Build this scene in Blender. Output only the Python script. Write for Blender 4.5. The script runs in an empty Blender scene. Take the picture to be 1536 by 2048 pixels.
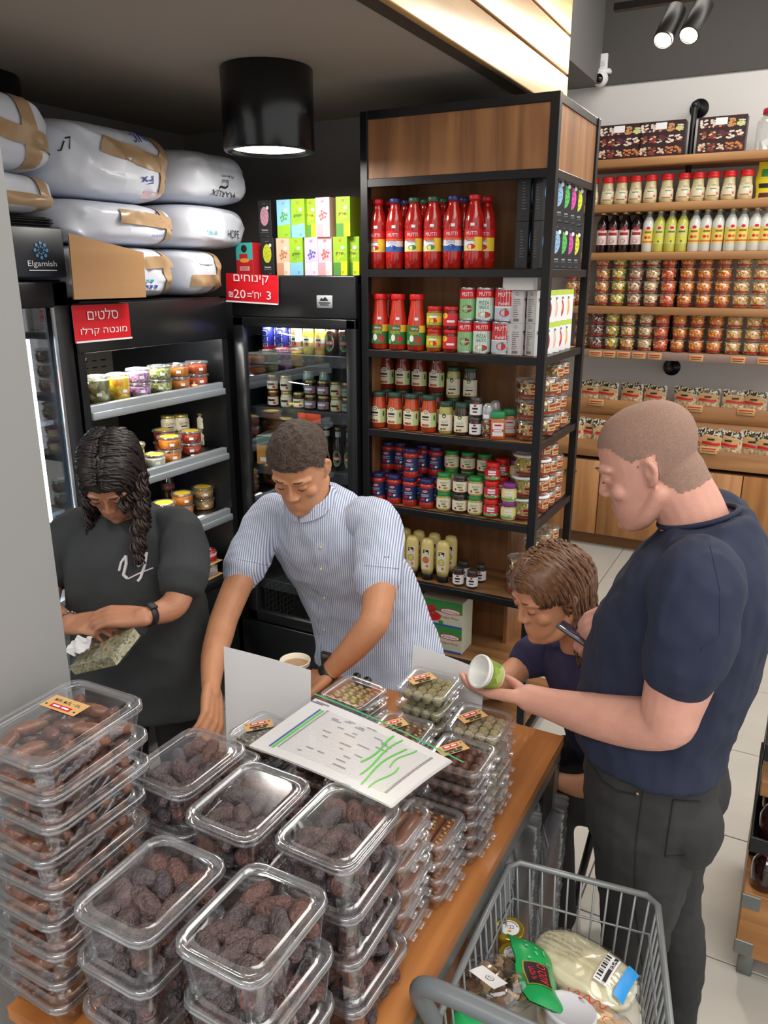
import bpy, bmesh, math, random
from mathutils import Vector, Matrix, noise
R = math.radians
rnd = random.Random(7)
SC = bpy.context.scene
COL = SC.collection

# ------------------------------------------------------------------ camera
CAM_H, PITCH, YAW, FPX = 1.9, R(16.9), R(28.0), 1560.0
cd = bpy.data.cameras.new('camera')
cam = bpy.data.objects.new('camera', cd); COL.objects.link(cam)
cd.sensor_fit = 'VERTICAL'; cd.sensor_height = 24.0; cd.lens = 24.0 * FPX / 2048.0
cd.clip_start = 0.02
cam.location = (0, 0, CAM_H); cam.rotation_euler = (R(90) - PITCH, 0, YAW)
SC.camera = cam
_F = Vector((-math.sin(YAW) * math.cos(PITCH), math.cos(YAW) * math.cos(PITCH), -math.sin(PITCH)))
_R = Vector((math.cos(YAW), math.sin(YAW), 0)); _U = _R.cross(_F)

def at(u, v, axis, val):
    """point of the room seen at photo pixel (u, v) on the plane axis = val (metres)"""
    d = _F + _R * ((u - 768) / FPX) - _U * ((v - 1024) / FPX)
    o = Vector((0, 0, CAM_H)); t = (val - o[axis]) / d[axis]
    return o + d * t

# ------------------------------------------------------------------ world and light
w = bpy.data.worlds.new('daylight'); SC.world = w; w.use_nodes = True
w.node_tree.nodes['Background'].inputs[0].default_value = (1.0, 0.985, 0.96, 1)
w.node_tree.nodes['Background'].inputs[1].default_value = 0.80
SC.view_settings.view_transform = 'Standard'; SC.view_settings.look = 'None'
SC.view_settings.gamma = 1.0; SC.view_settings.use_curve_mapping = False
SC.view_settings.exposure = 0.42
SC.cycles.max_bounces = 10; SC.cycles.diffuse_bounces = 5; SC.cycles.glossy_bounces = 4
SC.cycles.transmission_bounces = 6; SC.cycles.transparent_max_bounces = 40
SC.cycles.caustics_reflective = False; SC.cycles.caustics_refractive = False
SC.cycles.use_denoising = True

def area(name, loc, size, watts, color=(1, .95, .88), rot=(0, 0, 0), shape='DISK', size_y=None, parent=None, spread=None):
    l = bpy.data.lights.new(name, 'AREA'); l.shape = shape; l.size = size
    if size_y: l.size_y = size_y
    l.energy = watts; l.color = color
    if spread: l.spread = spread
    o = bpy.data.objects.new(name, l); COL.objects.link(o); o.location = loc; o.rotation_euler = rot
    if parent: o.parent = parent
    return o
# unseen fill lights, added above and behind the camera and over the aisle
area('added_fill_light', (1.2, 3.6, 3.75), 2.2, 62, shape='RECTANGLE', size_y=2.6)
area('added_fill_light', (1.0, 0.6, 3.75), 2.0, 50, shape='RECTANGLE', size_y=2.4)
area('added_fill_light', (-0.2, -1.6, 3.3), 2.2, 135, shape='RECTANGLE', size_y=1.6, rot=(R(-25), 0, 0))
area('added_fill_light', (-0.2, 4.75, 3.85), 2.6, 24, shape='RECTANGLE', size_y=.7, rot=(R(12), 0, 0))

# ------------------------------------------------------------------ materials
MATS = {}
def _principled(name):
    m = bpy.data.materials.new(name); m.use_nodes = True
    return m, m.node_tree, m.node_tree.nodes['Principled BSDF']

def srgb(r, g, b):
    f = lambda c: (c / 255 / 12.92) if c / 255 <= .04045 else ((c / 255 + .055) / 1.055) ** 2.4
    return (f(r), f(g), f(b), 1)

def mat(name, col, rough=.5, metal=0., var=0., vscale=20., bump=0., bscale=60., spec=.5, coat=0., sss=0.):
    """col is an sRGB 0-255 triple; var mottles it, bump adds fine relief"""
    if name in MATS: return MATS[name]
    m, nt, p = _principled(name)
    c = srgb(*col); p.inputs['Base Color'].default_value = c
    p.inputs['Roughness'].default_value = rough; p.inputs['Metallic'].default_value = metal
    p.inputs['Specular IOR Level'].default_value = spec; p.inputs['Coat Weight'].default_value = coat
    if sss: p.inputs['Subsurface Weight'].default_value = sss; p.inputs['Subsurface Scale'].default_value = .01
    tc = nt.nodes.new('ShaderNodeTexCoord')
    if var:
        n = nt.nodes.new('ShaderNodeTexNoise'); n.inputs['Scale'].default_value = vscale; n.inputs['Detail'].default_value = 4
        nt.links.new(tc.outputs['Object'], n.inputs['Vector'])
        rp = nt.nodes.new('ShaderNodeValToRGB')
        rp.color_ramp.elements[0].position = .3; rp.color_ramp.elements[1].position = .7
        rp.color_ramp.elements[0].color = tuple(max(0, k * (1 - var)) for k in c[:3]) + (1,)
        rp.color_ramp.elements[1].color = tuple(min(1, k * (1 + var)) for k in c[:3]) + (1,)
        nt.links.new(n.outputs['Fac'], rp.inputs['Fac']); nt.links.new(rp.outputs['Color'], p.inputs['Base Color'])
    if bump:
        n2 = nt.nodes.new('ShaderNodeTexNoise'); n2.inputs['Scale'].default_value = bscale; n2.inputs['Detail'].default_value = 3
        nt.links.new(tc.outputs['Object'], n2.inputs['Vector'])
        b = nt.nodes.new('ShaderNodeBump'); b.inputs['Strength'].default_value = bump; b.inputs['Distance'].default_value = .01
        nt.links.new(n2.outputs['Fac'], b.inputs['Height']); nt.links.new(b.outputs['Normal'], p.inputs['Normal'])
    MATS[name] = m; return m

def wood(name, c1, c2, axis=0, scale=6., rough=.45, knots=0.):
    """grain runs along the given axis"""
    if name in MATS: return MATS[name]
    m, nt, p = _principled(name); L = nt.links.new
    tc = nt.nodes.new('ShaderNodeTexCoord'); mp = nt.nodes.new('ShaderNodeMapping')
    s = [scale * 6] * 3; s[axis] = scale * .45; mp.inputs['Scale'].default_value = s
    oi = nt.nodes.new('ShaderNodeObjectInfo')
    L(tc.outputs['Object'], mp.inputs['Vector'])
    va = nt.nodes.new('ShaderNodeVectorMath'); va.operation = 'ADD'
    L(mp.outputs['Vector'], va.inputs[0]); L(oi.outputs['Location'], va.inputs[1])
    n = nt.nodes.new('ShaderNodeTexNoise'); n.inputs['Scale'].default_value = 1.; n.inputs['Detail'].default_value = 6
    n.inputs['Distortion'].default_value = .6
    L(va.outputs['Vector'], n.inputs['Vector'])
    rp = nt.nodes.new('ShaderNodeValToRGB'); e = rp.color_ramp.elements
    e[0].position = .33; e[1].position = .68; e[0].color = srgb(*c1); e[1].color = srgb(*c2)
    L(n.outputs['Fac'], rp.inputs['Fac'])
    out = rp.outputs['Color']
    if knots:
        mp2 = nt.nodes.new('ShaderNodeMapping'); s2 = [7.] * 3; s2[axis] = 2.2; mp2.inputs['Scale'].default_value = s2
        L(tc.outputs['Object'], mp2.inputs['Vector'])
        v = nt.nodes.new('ShaderNodeTexVoronoi'); v.inputs['Scale'].default_value = 1.
        L(mp2.outputs['Vector'], v.inputs['Vector'])
        r2 = nt.nodes.new('ShaderNodeValToRGB'); r2.color_ramp.elements[0].position = .05; r2.color_ramp.elements[1].position = .2
        r2.color_ramp.elements[0].color = (.35, .35, .35, 1); r2.color_ramp.elements[1].color = (1, 1, 1, 1)
        L(v.outputs['Distance'], r2.inputs['Fac'])
        mx = nt.nodes.new('ShaderNodeMix'); mx.data_type = 'RGBA'; mx.blend_type = 'MULTIPLY'; mx.inputs[0].default_value = knots
        L(out, mx.inputs[6]); L(r2.outputs['Color'], mx.inputs[7]); out = mx.outputs[2]
    L(out, p.inputs['Base Color']); p.inputs['Roughness'].default_value = rough
    b = nt.nodes.new('ShaderNodeBump'); b.inputs['Strength'].default_value = .12; b.inputs['Distance'].default_value = .004
    L(n.outputs['Fac'], b.inputs['Height']); L(b.outputs['Normal'], p.inputs['Normal'])
    MATS[name] = m; return m

def clear(name, tint=(1, 1, 1), rough=.06, base=.05, edge=.55, milky=0.):
    """thin clear plastic or glass: see-through, shinier at grazing angles"""
    if name in MATS: return MATS[name]
    m = bpy.data.materials.new(name); m.use_nodes = True; nt = m.node_tree; nt.nodes.clear(); L = nt.links.new
    o = nt.nodes.new('ShaderNodeOutputMaterial'); t = nt.nodes.new('ShaderNodeBsdfTransparent')
    t.inputs[0].default_value = tuple(tint) + (1,)
    g = nt.nodes.new('ShaderNodeBsdfGlossy'); g.inputs['Roughness'].default_value = rough; g.inputs[0].default_value = (.95, .97, 1, 1)
    lw = nt.nodes.new('ShaderNodeLayerWeight'); lw.inputs['Blend'].default_value = .35
    mr = nt.nodes.new('ShaderNodeMapRange'); mr.inputs['To Min'].default_value = base; mr.inputs['To Max'].default_value = edge
    L(lw.outputs['Facing'], mr.inputs['Value'])
    mx = nt.nodes.new('ShaderNodeMixShader'); L(mr.outputs['Result'], mx.inputs[0]); L(t.outputs[0], mx.inputs[1]); L(g.outputs[0], mx.inputs[2])
    last = mx.outputs[0]
    if milky:
        d = nt.nodes.new('ShaderNodeBsdfDiffuse'); d.inputs[0].default_value = (.85, .88, .9, 1)
        m2 = nt.nodes.new('ShaderNodeMixShader'); m2.inputs[0].default_value = milky
        L(last, m2.inputs[1]); L(d.outputs[0], m2.inputs[2]); last = m2.outputs[0]
    L(last, o.inputs['Surface'])
    MATS[name] = m; return m

def emit(name, col, strength):
    if name in MATS: return MATS[name]
    m = bpy.data.materials.new(name); m.use_nodes = True; nt = m.node_tree; nt.nodes.clear()
    o = nt.nodes.new('ShaderNodeOutputMaterial'); e = nt.nodes.new('ShaderNodeEmission')
    e.inputs[0].default_value = srgb(*col); e.inputs[1].default_value = strength
    nt.links.new(e.outputs[0], o.inputs[0]); MATS[name] = m; return m

def speckle(name, cols, scale=60., rough=.35, bump=.6, coat=0.):
    """small lumps of several colours (chopped salad, crumbs, seeds)"""
    if name in MATS: return MATS[name]
    m, nt, p = _principled(name); L = nt.links.new
    tc = nt.nodes.new('ShaderNodeTexCoord'); v = nt.nodes.new('ShaderNodeTexVoronoi'); v.inputs['Scale'].default_value = scale
    L(tc.outputs['Object'], v.inputs['Vector'])
    sp = nt.nodes.new('ShaderNodeSeparateColor'); L(v.outputs['Color'], sp.inputs[0])
    rp = nt.nodes.new('ShaderNodeValToRGB'); rp.color_ramp.interpolation = 'CONSTANT'
    els = rp.color_ramp.elements
    for i, c in enumerate(cols):
        e = els[i] if i < 2 else els.new(i / len(cols))
        e.position = i / len(cols); e.color = srgb(*c)
    L(sp.outputs[0], rp.inputs['Fac']); L(rp.outputs['Color'], p.inputs['Base Color'])
    b = nt.nodes.new('ShaderNodeBump'); b.inputs['Strength'].default_value = bump; b.inputs['Distance'].default_value = .004; b.invert = True
    L(v.outputs['Distance'], b.inputs['Height']); L(b.outputs['Normal'], p.inputs['Normal'])
    p.inputs['Roughness'].default_value = rough; p.inputs['Coat Weight'].default_value = coat
    MATS[name] = m; return m

# ------------------------------------------------------------------ mesh builder
_FONT = {}
def text_geo(s):
    """vertices and faces of flat lettering, about one unit high, centred; right-to-left text is given already mirrored in order"""
    if s in _FONT: return _FONT[s]
    cu = bpy.data.curves.new('t', 'FONT'); cu.body = s; cu.resolution_u = 2; cu.align_x = 'CENTER'; cu.align_y = 'CENTER'
    o = bpy.data.objects.new('t', cu); COL.objects.link(o)
    dg = bpy.context.evaluated_depsgraph_get(); ev = o.evaluated_get(dg); me = ev.to_mesh()
    r = ([v.co.copy() for v in me.vertices], [tuple(p.vertices) for p in me.polygons])
    ev.to_mesh_clear(); bpy.data.objects.remove(o); bpy.data.curves.remove(cu)
    _FONT[s] = r; return r

def heb(s): return s[::-1]

class MB:
    def __init__(s): s.v = []; s.f = []; s.mi = []; s.sm = []
    def add(s, verts, faces, mi=0, sm=False, M=None):
        k = len(s.v)
        s.v += [tuple(M @ Vector(p)) if M is not None else tuple(p) for p in verts]
        for f in faces: s.f.append(tuple(i + k for i in f)); s.mi.append(mi); s.sm.append(sm)
        return s
    def box(s, x0, x1, y0, y1, z0, z1, mi=0, M=None):
        vs = [(x, y, z) for z in (z0, z1) for y in (y0, y1) for x in (x0, x1)]
        return s.add(vs, [(0, 2, 3, 1), (4, 5, 7, 6), (0, 1, 5, 4), (2, 6, 7, 3), (0, 4, 6, 2), (1, 3, 7, 5)], mi, False, M)
    def rbox(s, x0, x1, y0, y1, z0, z1, r=.004, seg=2, mi=0, M=None, sm=True):
        bm = bmesh.new(); bmesh.ops.create_cube(bm, size=1)
        for v in bm.verts:
            v.co = Vector(((x0 + x1) / 2 + v.co.x * (x1 - x0), (y0 + y1) / 2 + v.co.y * (y1 - y0), (z0 + z1) / 2 + v.co.z * (z1 - z0)))
        bmesh.ops.bevel(bm, geom=bm.edges[:], offset=r, segments=seg, affect='EDGES', profile=.5)
        return s.bm(bm, mi, sm, M)
    def bm(s, bm, mi=0, sm=True, M=None):
        bm.verts.index_update()
        s.add([v.co.copy() for v in bm.verts], [tuple(v.index for v in f.verts) for f in bm.faces], mi, sm, M); bm.free(); return s
    def lathe(s, prof, n=20, mi=0, M=None, cap=True, sm=True, a0=0., a1=2 * math.pi):
        """prof: [(r, z)] bottom to top; mi may be a list, one per band"""
        full = abs(a1 - a0 - 2 * math.pi) < 1e-6; k = n if full else n + 1
        vs = [(r * math.cos(a0 + (a1 - a0) * i / n), r * math.sin(a0 + (a1 - a0) * i / n), z) for r, z in prof for i in range(k)]
        for j in range(len(prof) - 1):
            fs = [(j * k + i, j * k + (i + 1) % k, (j + 1) * k + (i + 1) % k, (j + 1) * k + i) for i in range(n)]
            if j == 0: base = len(s.v); s.add(vs, fs, mi[j] if isinstance(mi, list) else mi, sm, M)
            else:
                for f in fs: s.f.append(tuple(i + base for i in f)); s.mi.append(mi[j] if isinstance(mi, list) else mi); s.sm.append(sm)
        if cap and full:
            if prof[0][0] > 1e-6: s.f.append(tuple(base + i for i in reversed(range(n)))); s.mi.append(mi[0] if isinstance(mi, list) else mi); s.sm.append(False)
            if prof[-1][0] > 1e-6: s.f.append(tuple(base + (len(prof) - 1) * k + i for i in range(n))); s.mi.append(mi[-1] if isinstance(mi, list) else mi); s.sm.append(False)
        return s
    def rrect(s, rings, mi=0, M=None, cap0=True, cap1=True, seg=3, sm=True):
        """loft of rounded rectangles: rings [(half_x, half_y, corner_radius, z)]"""
        k = None; vs = []
        for hx, hy, r, z in rings:
            ring = []
            for q, (sx, sy) in enumerate(((1, 1), (-1, 1), (-1, -1), (1, -1))):
                for t in range(seg + 1):
                    a = R(90) * (q + t / seg)
                    ring.append((sx * (hx - r) + r * math.cos(a), sy * (hy - r) + r * math.sin(a), z))
            k = len(ring); vs += ring
        fs = [(j * k + i, j * k + (i + 1) % k, (j + 1) * k + (i + 1) % k, (j + 1) * k + i) for j in range(len(rings) - 1) for i in range(k)]
        s.add(vs, fs, mi, sm, M)
        b = len(s.v) - len(vs)
        if cap0: s.f.append(tuple(b + i for i in reversed(range(k)))); s.mi.append(mi); s.sm.append(False)
        if cap1: s.f.append(tuple(len(s.v) - k + i for i in range(k))); s.mi.append(mi); s.sm.append(False)
        return s
    def tube(s, pts, r=.005, n=8, mi=0, M=None, closed=False, cap=True):
        pts = [Vector(p) for p in pts]; N = len(pts); rr = r if isinstance(r, (list, tuple)) else [r] * N
        vs = []; prev = None
        for i, p in enumerate(pts):
            a = pts[i - 1] if (i > 0 or closed) else p; b = pts[(i + 1) % N] if (i < N - 1 or closed) else p
            t = (b - a).normalized()
            if prev is None:
                prev = t.orthogonal().normalized()
            prev = (prev - t * prev.dot(t)).normalized(); q = t.cross(prev)
            vs += [p + (prev * math.cos(2 * math.pi * j / n) + q * math.sin(2 * math.pi * j / n)) * rr[i] for j in range(n)]
        fs = []
        for i in range(N if closed else N - 1):
            i2 = (i + 1) % N
            fs += [(i * n + j, i * n + (j + 1) % n, i2 * n + (j + 1) % n, i2 * n + j) for j in range(n)]
        if cap and not closed: fs += [tuple(reversed(range(n))), tuple((N - 1) * n + j for j in range(n))]
        return s.add(vs, fs, mi, True, M)
    def ball(s, c, rx, ry=None, rz=None, n=10, m=6, mi=0, M=None):
        ry = ry or rx; rz = rz or rx; c = Vector(c)
        vs = [c + Vector((0, 0, -rz))]
        for j in range(1, m):
            a = math.pi * j / m - math.pi / 2
            vs += [c + Vector((rx * math.cos(a) * math.cos(2 * math.pi * i / n), ry * math.cos(a) * math.sin(2 * math.pi * i / n), rz * math.sin(a))) for i in range(n)]
        vs.append(c + Vector((0, 0, rz))); T = len(vs) - 1
        fs = [(0, 1 + (i + 1) % n, 1 + i) for i in range(n)]
        for j in range(m - 2):
            o = 1 + j * n; fs += [(o + i, o + (i + 1) % n, o + n + (i + 1) % n, o + n + i) for i in range(n)]
        o = 1 + (m - 2) * n; fs += [(o + i, o + (i + 1) % n, T) for i in range(n)]
        return s.add(vs, fs, mi, True, M)
    def prism(s, poly, z0, z1, mi=0, M=None, sm=False):
        n = len(poly)
        vs = [(x, y, z0) for x, y in poly] + [(x, y, z1) for x, y in poly]
        fs = [tuple(reversed(range(n))), tuple(range(n, 2 * n))] + [(i, (i + 1) % n, n + (i + 1) % n, n + i) for i in range(n)]
        return s.add(vs, fs, mi, sm, M)
    def grid(s, fn, nu, nv, mi=0, sm=True, M=None):
        vs = [fn(i / nu, j / nv) for j in range(nv + 1) for i in range(nu + 1)]
        fs = [(j * (nu + 1) + i, j * (nu + 1) + i + 1, (j + 1) * (nu + 1) + i + 1, (j + 1) * (nu + 1) + i) for j in range(nv) for i in range(nu)]
        return s.add(vs, fs, mi, sm, M)
    # lettering and print in a local frame: x right, z up, facing -y
    def text(s, t, x, z, h, y=0., mi=0, M=None, w=None, rot=0., bend=None, shear=0.):
        """flat print; bend = radius wraps it round a cylinder whose front is at y = -radius"""
        V, Fc = text_geo(t)
        if not V: return s
        xs = [p.x for p in V]; ys = [p.y for p in V]
        k = h / max(max(ys) - min(ys), .01); kx = k
        if w: kx = w / max(max(xs) - min(xs), .01)
        cx = (max(xs) + min(xs)) / 2; cy = (max(ys) + min(ys)) / 2; out = []
        for p in V:
            a, b = (p.x - cx) * kx, (p.y - cy) * k
            a += shear * b
            a, b = a * math.cos(rot) - b * math.sin(rot), a * math.sin(rot) + b * math.cos(rot)
            a += x; b += z
            if bend: out.append((bend * math.sin(a / bend), -bend * math.cos(a / bend), b))
            else: out.append((a, y, b))
        return s.add(out, Fc, mi, False, M)
    def plate(s, poly, y=0., mi=0, M=None, bend=None, seg=1):
        """flat or bent patch given in x, z"""
        if bend:
            x0 = min(p[0] for p in poly); x1 = max(p[0] for p in poly); z0 = min(p[1] for p in poly); z1 = max(p[1] for p in poly)
            n = max(3, seg)
            vs = [(bend * math.sin((x0 + (x1 - x0) * i / n) / bend), -bend * math.cos((x0 + (x1 - x0) * i / n) / bend), z) for z in (z0, z1) for i in range(n + 1)]
            return s.add(vs, [(i, i + 1, n + 2 + i, n + 1 + i) for i in range(n)], mi, True, M)
        return s.add([(x, y, z) for x, z in poly], [tuple(range(len(poly)))], mi, False, M)
    def rect(s, x0, x1, z0, z1, y=0., mi=0, M=None, bend=None, seg=8):
        return s.plate([(x0, z0), (x1, z0), (x1, z1), (x0, z1)], y, mi, M, bend, seg)
    def disc(s, x, z, rx, rz=None, y=0., mi=0, M=None, n=14, bend=None):
        rz = rz or rx
        pts = [(x + rx * math.cos(2 * math.pi * i / n), z + rz * math.sin(2 * math.pi * i / n)) for i in range(n)]
        if bend: return s.add([(bend * math.sin(a / bend), -bend * math.cos(a / bend), b) for a, b in pts], [tuple(range(n))], mi, False, M)
        return s.add([(a, y, b) for a, b in pts], [tuple(range(n))], mi, False, M)
    def mesh(s, name, mats):
        me = bpy.data.meshes.new(name); me.from_pydata(s.v, [], s.f)
        for m in (mats if isinstance(mats, (list, tuple)) else [mats]): me.materials.append(m)
        me.polygons.foreach_set('material_index', s.mi); me.polygons.foreach_set('use_smooth', s.sm); me.update(); return me
    def obj(s, name, mats, parent=None, loc=None, rotz=0.):
        return link(name, s.mesh(name, mats), parent, loc, rotz)

def link(name, me, parent=None, loc=None, rotz=0.):
    o = bpy.data.objects.new(name, me); COL.objects.link(o)
    if parent: o.parent = parent
    if loc is not None: o.location = loc
    if rotz: o.rotation_euler = (0, 0, rotz)
    return o
def thing(name, label, cat, loc=(0, 0, 0), rotz=0., group=None):
    o = bpy.data.objects.new(name, None); COL.objects.link(o); o.empty_display_size = .05
    o.location = loc; o.rotation_euler = (0, 0, rotz); return tag(o, label, cat, group)
def tag(o, label, cat, group=None):
    o['label'] = label; o['category'] = cat
    if group: o['group'] = group
    return o
def struct(o): o['kind'] = 'structure'; return o
def stuff(o): o['kind'] = 'stuff'; return o
KIDS = {}
def tree(o):
    """children of a prototype, found once"""
    if o.name not in KIDS: KIDS[o.name] = [(c, list(c.children)) for c in o.children]
    return KIDS[o.name]
def dup(o, label=None, group=None):
    r = o.copy(); COL.objects.link(r)
    for c, gs in tree(o):
        c2 = c.copy(); COL.objects.link(c2); c2.parent = r
        for g in gs: g2 = g.copy(); COL.objects.link(g2); g2.parent = c2
    return r
class Kind:
    """one prototype, built once; the first placing moves it, later ones copy it"""
    def __init__(s, make): s.make = make; s.o = None
    def put(s, loc, rotz=0., label='', group=None, tilt=None):
        if s.o is None: s.o = s.make(); tree(s.o); o = s.o
        else: o = dup(s.o)
        o.location = loc; o.rotation_euler = tilt if tilt else (0, 0, rotz); o['label'] = label
        if group: o['group'] = group
        return o
ORD = ['first', 'second', 'third', 'fourth', 'fifth', 'sixth', 'seventh', 'eighth', 'ninth', 'tenth', 'eleventh', 'twelfth',
       'thirteenth', 'fourteenth', 'fifteenth', 'sixteenth']
def nth(i, n):
    if n > 1 and i == 0: return 'leftmost'
    if n > 2 and i == n - 1: return 'rightmost'
    return ORD[i] + ' from left'

# common materials
M_black = mat('black_steel', (22, 22, 24), .38, .2)
M_fridge = mat('black_fridge_paint', (23, 25, 28), .33)
M_white = mat('white_paper', (236, 236, 238), .7)
M_ink = mat('dark_print', (32, 30, 30), .6)
M_red = mat('red_print', (205, 24, 34), .5)
M_yellow = mat('yellow_print', (238, 206, 52), .5)
M_green = mat('green_print', (60, 140, 66), .5)
M_blue = mat('blue_print', (40, 96, 176), .5)
M_cream = mat('cream_label', (232, 222, 196), .6)
M_kraft = mat('kraft_paper', (205, 164, 108), .75)
M_clear = clear('clear_plastic')
M_glass = clear('jar_glass', (.97, .99, .98), .03, .06, .5)
M_steel = mat('grey_metal', (128, 131, 134), .35, .75)

# ================================================================== the room
M_ceil = mat('dark_ceiling_paint', (158, 149, 139), .8)
M_dwall = mat('dark_wall_paint', (124, 120, 118), .75, bump=.05, bscale=200)
M_wall = mat('light_wall_paint', (212, 211, 209), .8, bump=.04, bscale=150)
M_upper = mat('upper_wall_grey', (78, 75, 73), .8)
M_tile = mat('stone_floor_tile', (184, 181, 174), .34, var=.05, vscale=5)
M_joint = mat('tile_joint', (98, 95, 90), .8)

# floor: slab with single tiles laid on it
fl = struct(MB().box(-3.4, 3.2, -1.2, 6.6, -.1, -.006).obj('floor', M_joint))
T, G, X0, Y0 = .577, .0045, -.395, 2.033
tm = None
for i in range(-4, 6):
    for j in range(-3, 8):
        x, y = X0 + i * T, Y0 + j * T
        if x + T < -2.3 or y + T < .6: continue
        if tm is None: tm = MB().rbox(G / 2, T - G / 2, G / 2, T - G / 2, -.0055, 0, .0012, 1, sm=False).mesh('tile', M_tile)
        link('tile', tm, fl, (x, y, 0))
# alcove: walls, dropped ceiling, wood clad bulkhead
ZC = 2.56
struct(MB().box(-3.0, -2.86, .3, 3.3, 0, ZC).obj('wall_left', M_dwall))
struct(MB().box(-3.0, -1.05, 3.27, 3.4, 0, ZC + .1).obj('wall_alcove', M_dwall))
struct(MB().box(-3.0, -1.055, -1.2, 3.4, ZC, ZC + .14).obj('ceiling', M_ceil))
bul = struct(MB().box(-1.11, -1.055, -1.2, 3.56, ZC - .004, 3.75).obj('trim_1', mat('bulkhead_batten', (60, 50, 40), .8)))
pine = wood('pale_pine', (158, 120, 74), (194, 160, 108), axis=1, scale=2.2, rough=.4, knots=.45)
zp = ZC - .01
for k in range(7):
    h = .138
    MB().rbox(-.0125, .0125, -2.38, 2.38, 0, h, .004, 2).obj('plank', pine, bul, (-1.041, 1.19, zp))
    zp += h + .009
struct(MB().box(-2.9, -1.055, 3.4, 3.56, ZC, 3.75).obj('trim_2', M_ceil))
# column on the left, painted light grey
struct(MB().box(-1.62, -1.05, .12, .814, 0, ZC).obj('wall_column', mat('column_paint', (142, 141, 140), .6, bump=.03, bscale=40)))
# shop behind
struct(MB().box(-3.4, 3.2, 6.0, 6.14, 0, 3.145).obj('wall_back', M_wall))
struct(MB().box(-3.4, 3.2, 5.985, 6.14, 3.145, 4.0).obj('wall_back_upper', M_upper))
struct(MB().box(-1.72, -1.50, 5.0, 5.985, 3.145, 4.0).obj('wall_beam', mat('beam_paint', (112, 110, 108), .8)))
struct(MB().box(-3.4, 3.2, -1.2, 6.6, 4.0, 4.1).obj('ceiling_high', M_upper))
struct(MB().box(-3.5, -3.38, 3.4, 6.1, 0, 4.0).obj('wall_far_left', M_wall))

# ------------------------------------------------------------------ lamps
def downlight():
    t = thing('ceiling_lamp', '', 'lamp')
    MB().lathe([(.152, 0), (.155, .004), (.155, .252), (.152, .256)], 40, cap=False).lathe([(.128, .012), (.132, 0), (.152, 0)], 40, cap=False).lathe([(.152, .256), (0, .256)], 40, cap=False).obj('shade', mat('gloss_black', (14, 15, 18), .22), t)
    MB().lathe([(0, .012), (.129, .012)], 40, cap=False).obj('diffuser', emit('lamp_glow', (255, 246, 232), 9), t)
    area('bulb', (0, 0, .004), .24, 4.5, (1, .95, .88), parent=t)
    return t
LAMP = Kind(downlight)
LAMP.put((-1.722, 2.40, ZC - .256), label='glossy black cylindrical ceiling lamp hanging before the white sacks, lit')
LAMP.put((-2.66, 1.98, ZC - .256), label='glossy black cylindrical ceiling lamp cut off at the top left, above the sacks')
LAMP.put((-1.722, .55, ZC - .256), label='glossy black cylindrical ceiling lamp added out of view to light the table')  # unseen third lamp, added for its light on the table side

def spot():
    t = thing('track_spotlight', '', 'lamp')
    b = mat('spot_housing', (42, 40, 40), .45)
    MB().lathe([(.0, .2), (.04, .2), (.043, .197), (.043, .004), (.038, 0), (.036, .012)], 24, cap=False).obj('housing', b, t)
    MB().lathe([(0, .010), (.037, .010)], 24, cap=False).obj('lens', emit('spot_glow', (255, 232, 196), 16), t)
    l = area('bulb', (0, 0, .006), .06, 9, (1, .9, .76), parent=t)
    MB().tube([(0, .0, .16), (0, .06, .17), (0, .075, .22)], .009, 8).obj('bracket', b, t)
    return t
SPOT = Kind(spot)
for (uv0, uv1, lab) in (((1325, 82), (1352, 22), 'dark grey track spotlight, left one of the lit pair at the top right'),
                        ((1377, 72), (1406, 14), 'dark grey track spotlight, right one of the lit pair, facing the viewer')):
    p0 = at(*uv0, 1, 4.0); p1 = at(*uv1, 1, 4.13)
    d = (p1 - p0).normalized()
    q = Vector((0, 0, 1)).rotation_difference(d)
    SPOT.put(p0, label=lab, tilt=q.to_euler(), group='track spotlights')
tr = tag(MB().box(-1.0, 1.6, 4.14, 4.18, 3.07, 3.10).obj('lighting_track', M_black), 'black ceiling rail that carries the pair of spotlights', 'lighting track')
for hx in (-.7, 1.2): MB().tube([(hx, 4.16, 3.1), (hx, 4.16, 4.0)], .006).obj('hanger', M_black, tr)
p = at(1204, 150, 1, 5.985)
t = thing('security_camera', 'white dome security camera on the back wall below the sensor', 'camera', p)
MB().lathe([(.062, 0), (.066, .012), (.06, .03), (.0, .03)], 24).obj('base', M_white, t)
Mr = Matrix.Rotation(R(35), 4, 'X')
MB().ball((0, -.035, -.03), .052, n=18, m=10).obj('dome', M_white, t)
MB().lathe([(.0, .03), (.026, .03), (.03, 0)], 18, M=Matrix.Translation((0, -.065, -.04)) @ Matrix.Rotation(R(75), 4, 'X')).obj('lens', mat('black_lens', (10, 10, 12), .15), t)
p = at(1207, 125, 1, 5.985)
t = tag(MB().rbox(-.032, .032, -.03, 0, -.05, .05, .006).obj('motion_sensor', M_white, None, p), 'small white motion sensor box above the dome camera', 'sensor')
MB().rbox(-.022, .022, -.034, -.028, -.03, .005, .003).obj('window', mat('sensor_lens', (214, 214, 218), .2), t)

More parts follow.
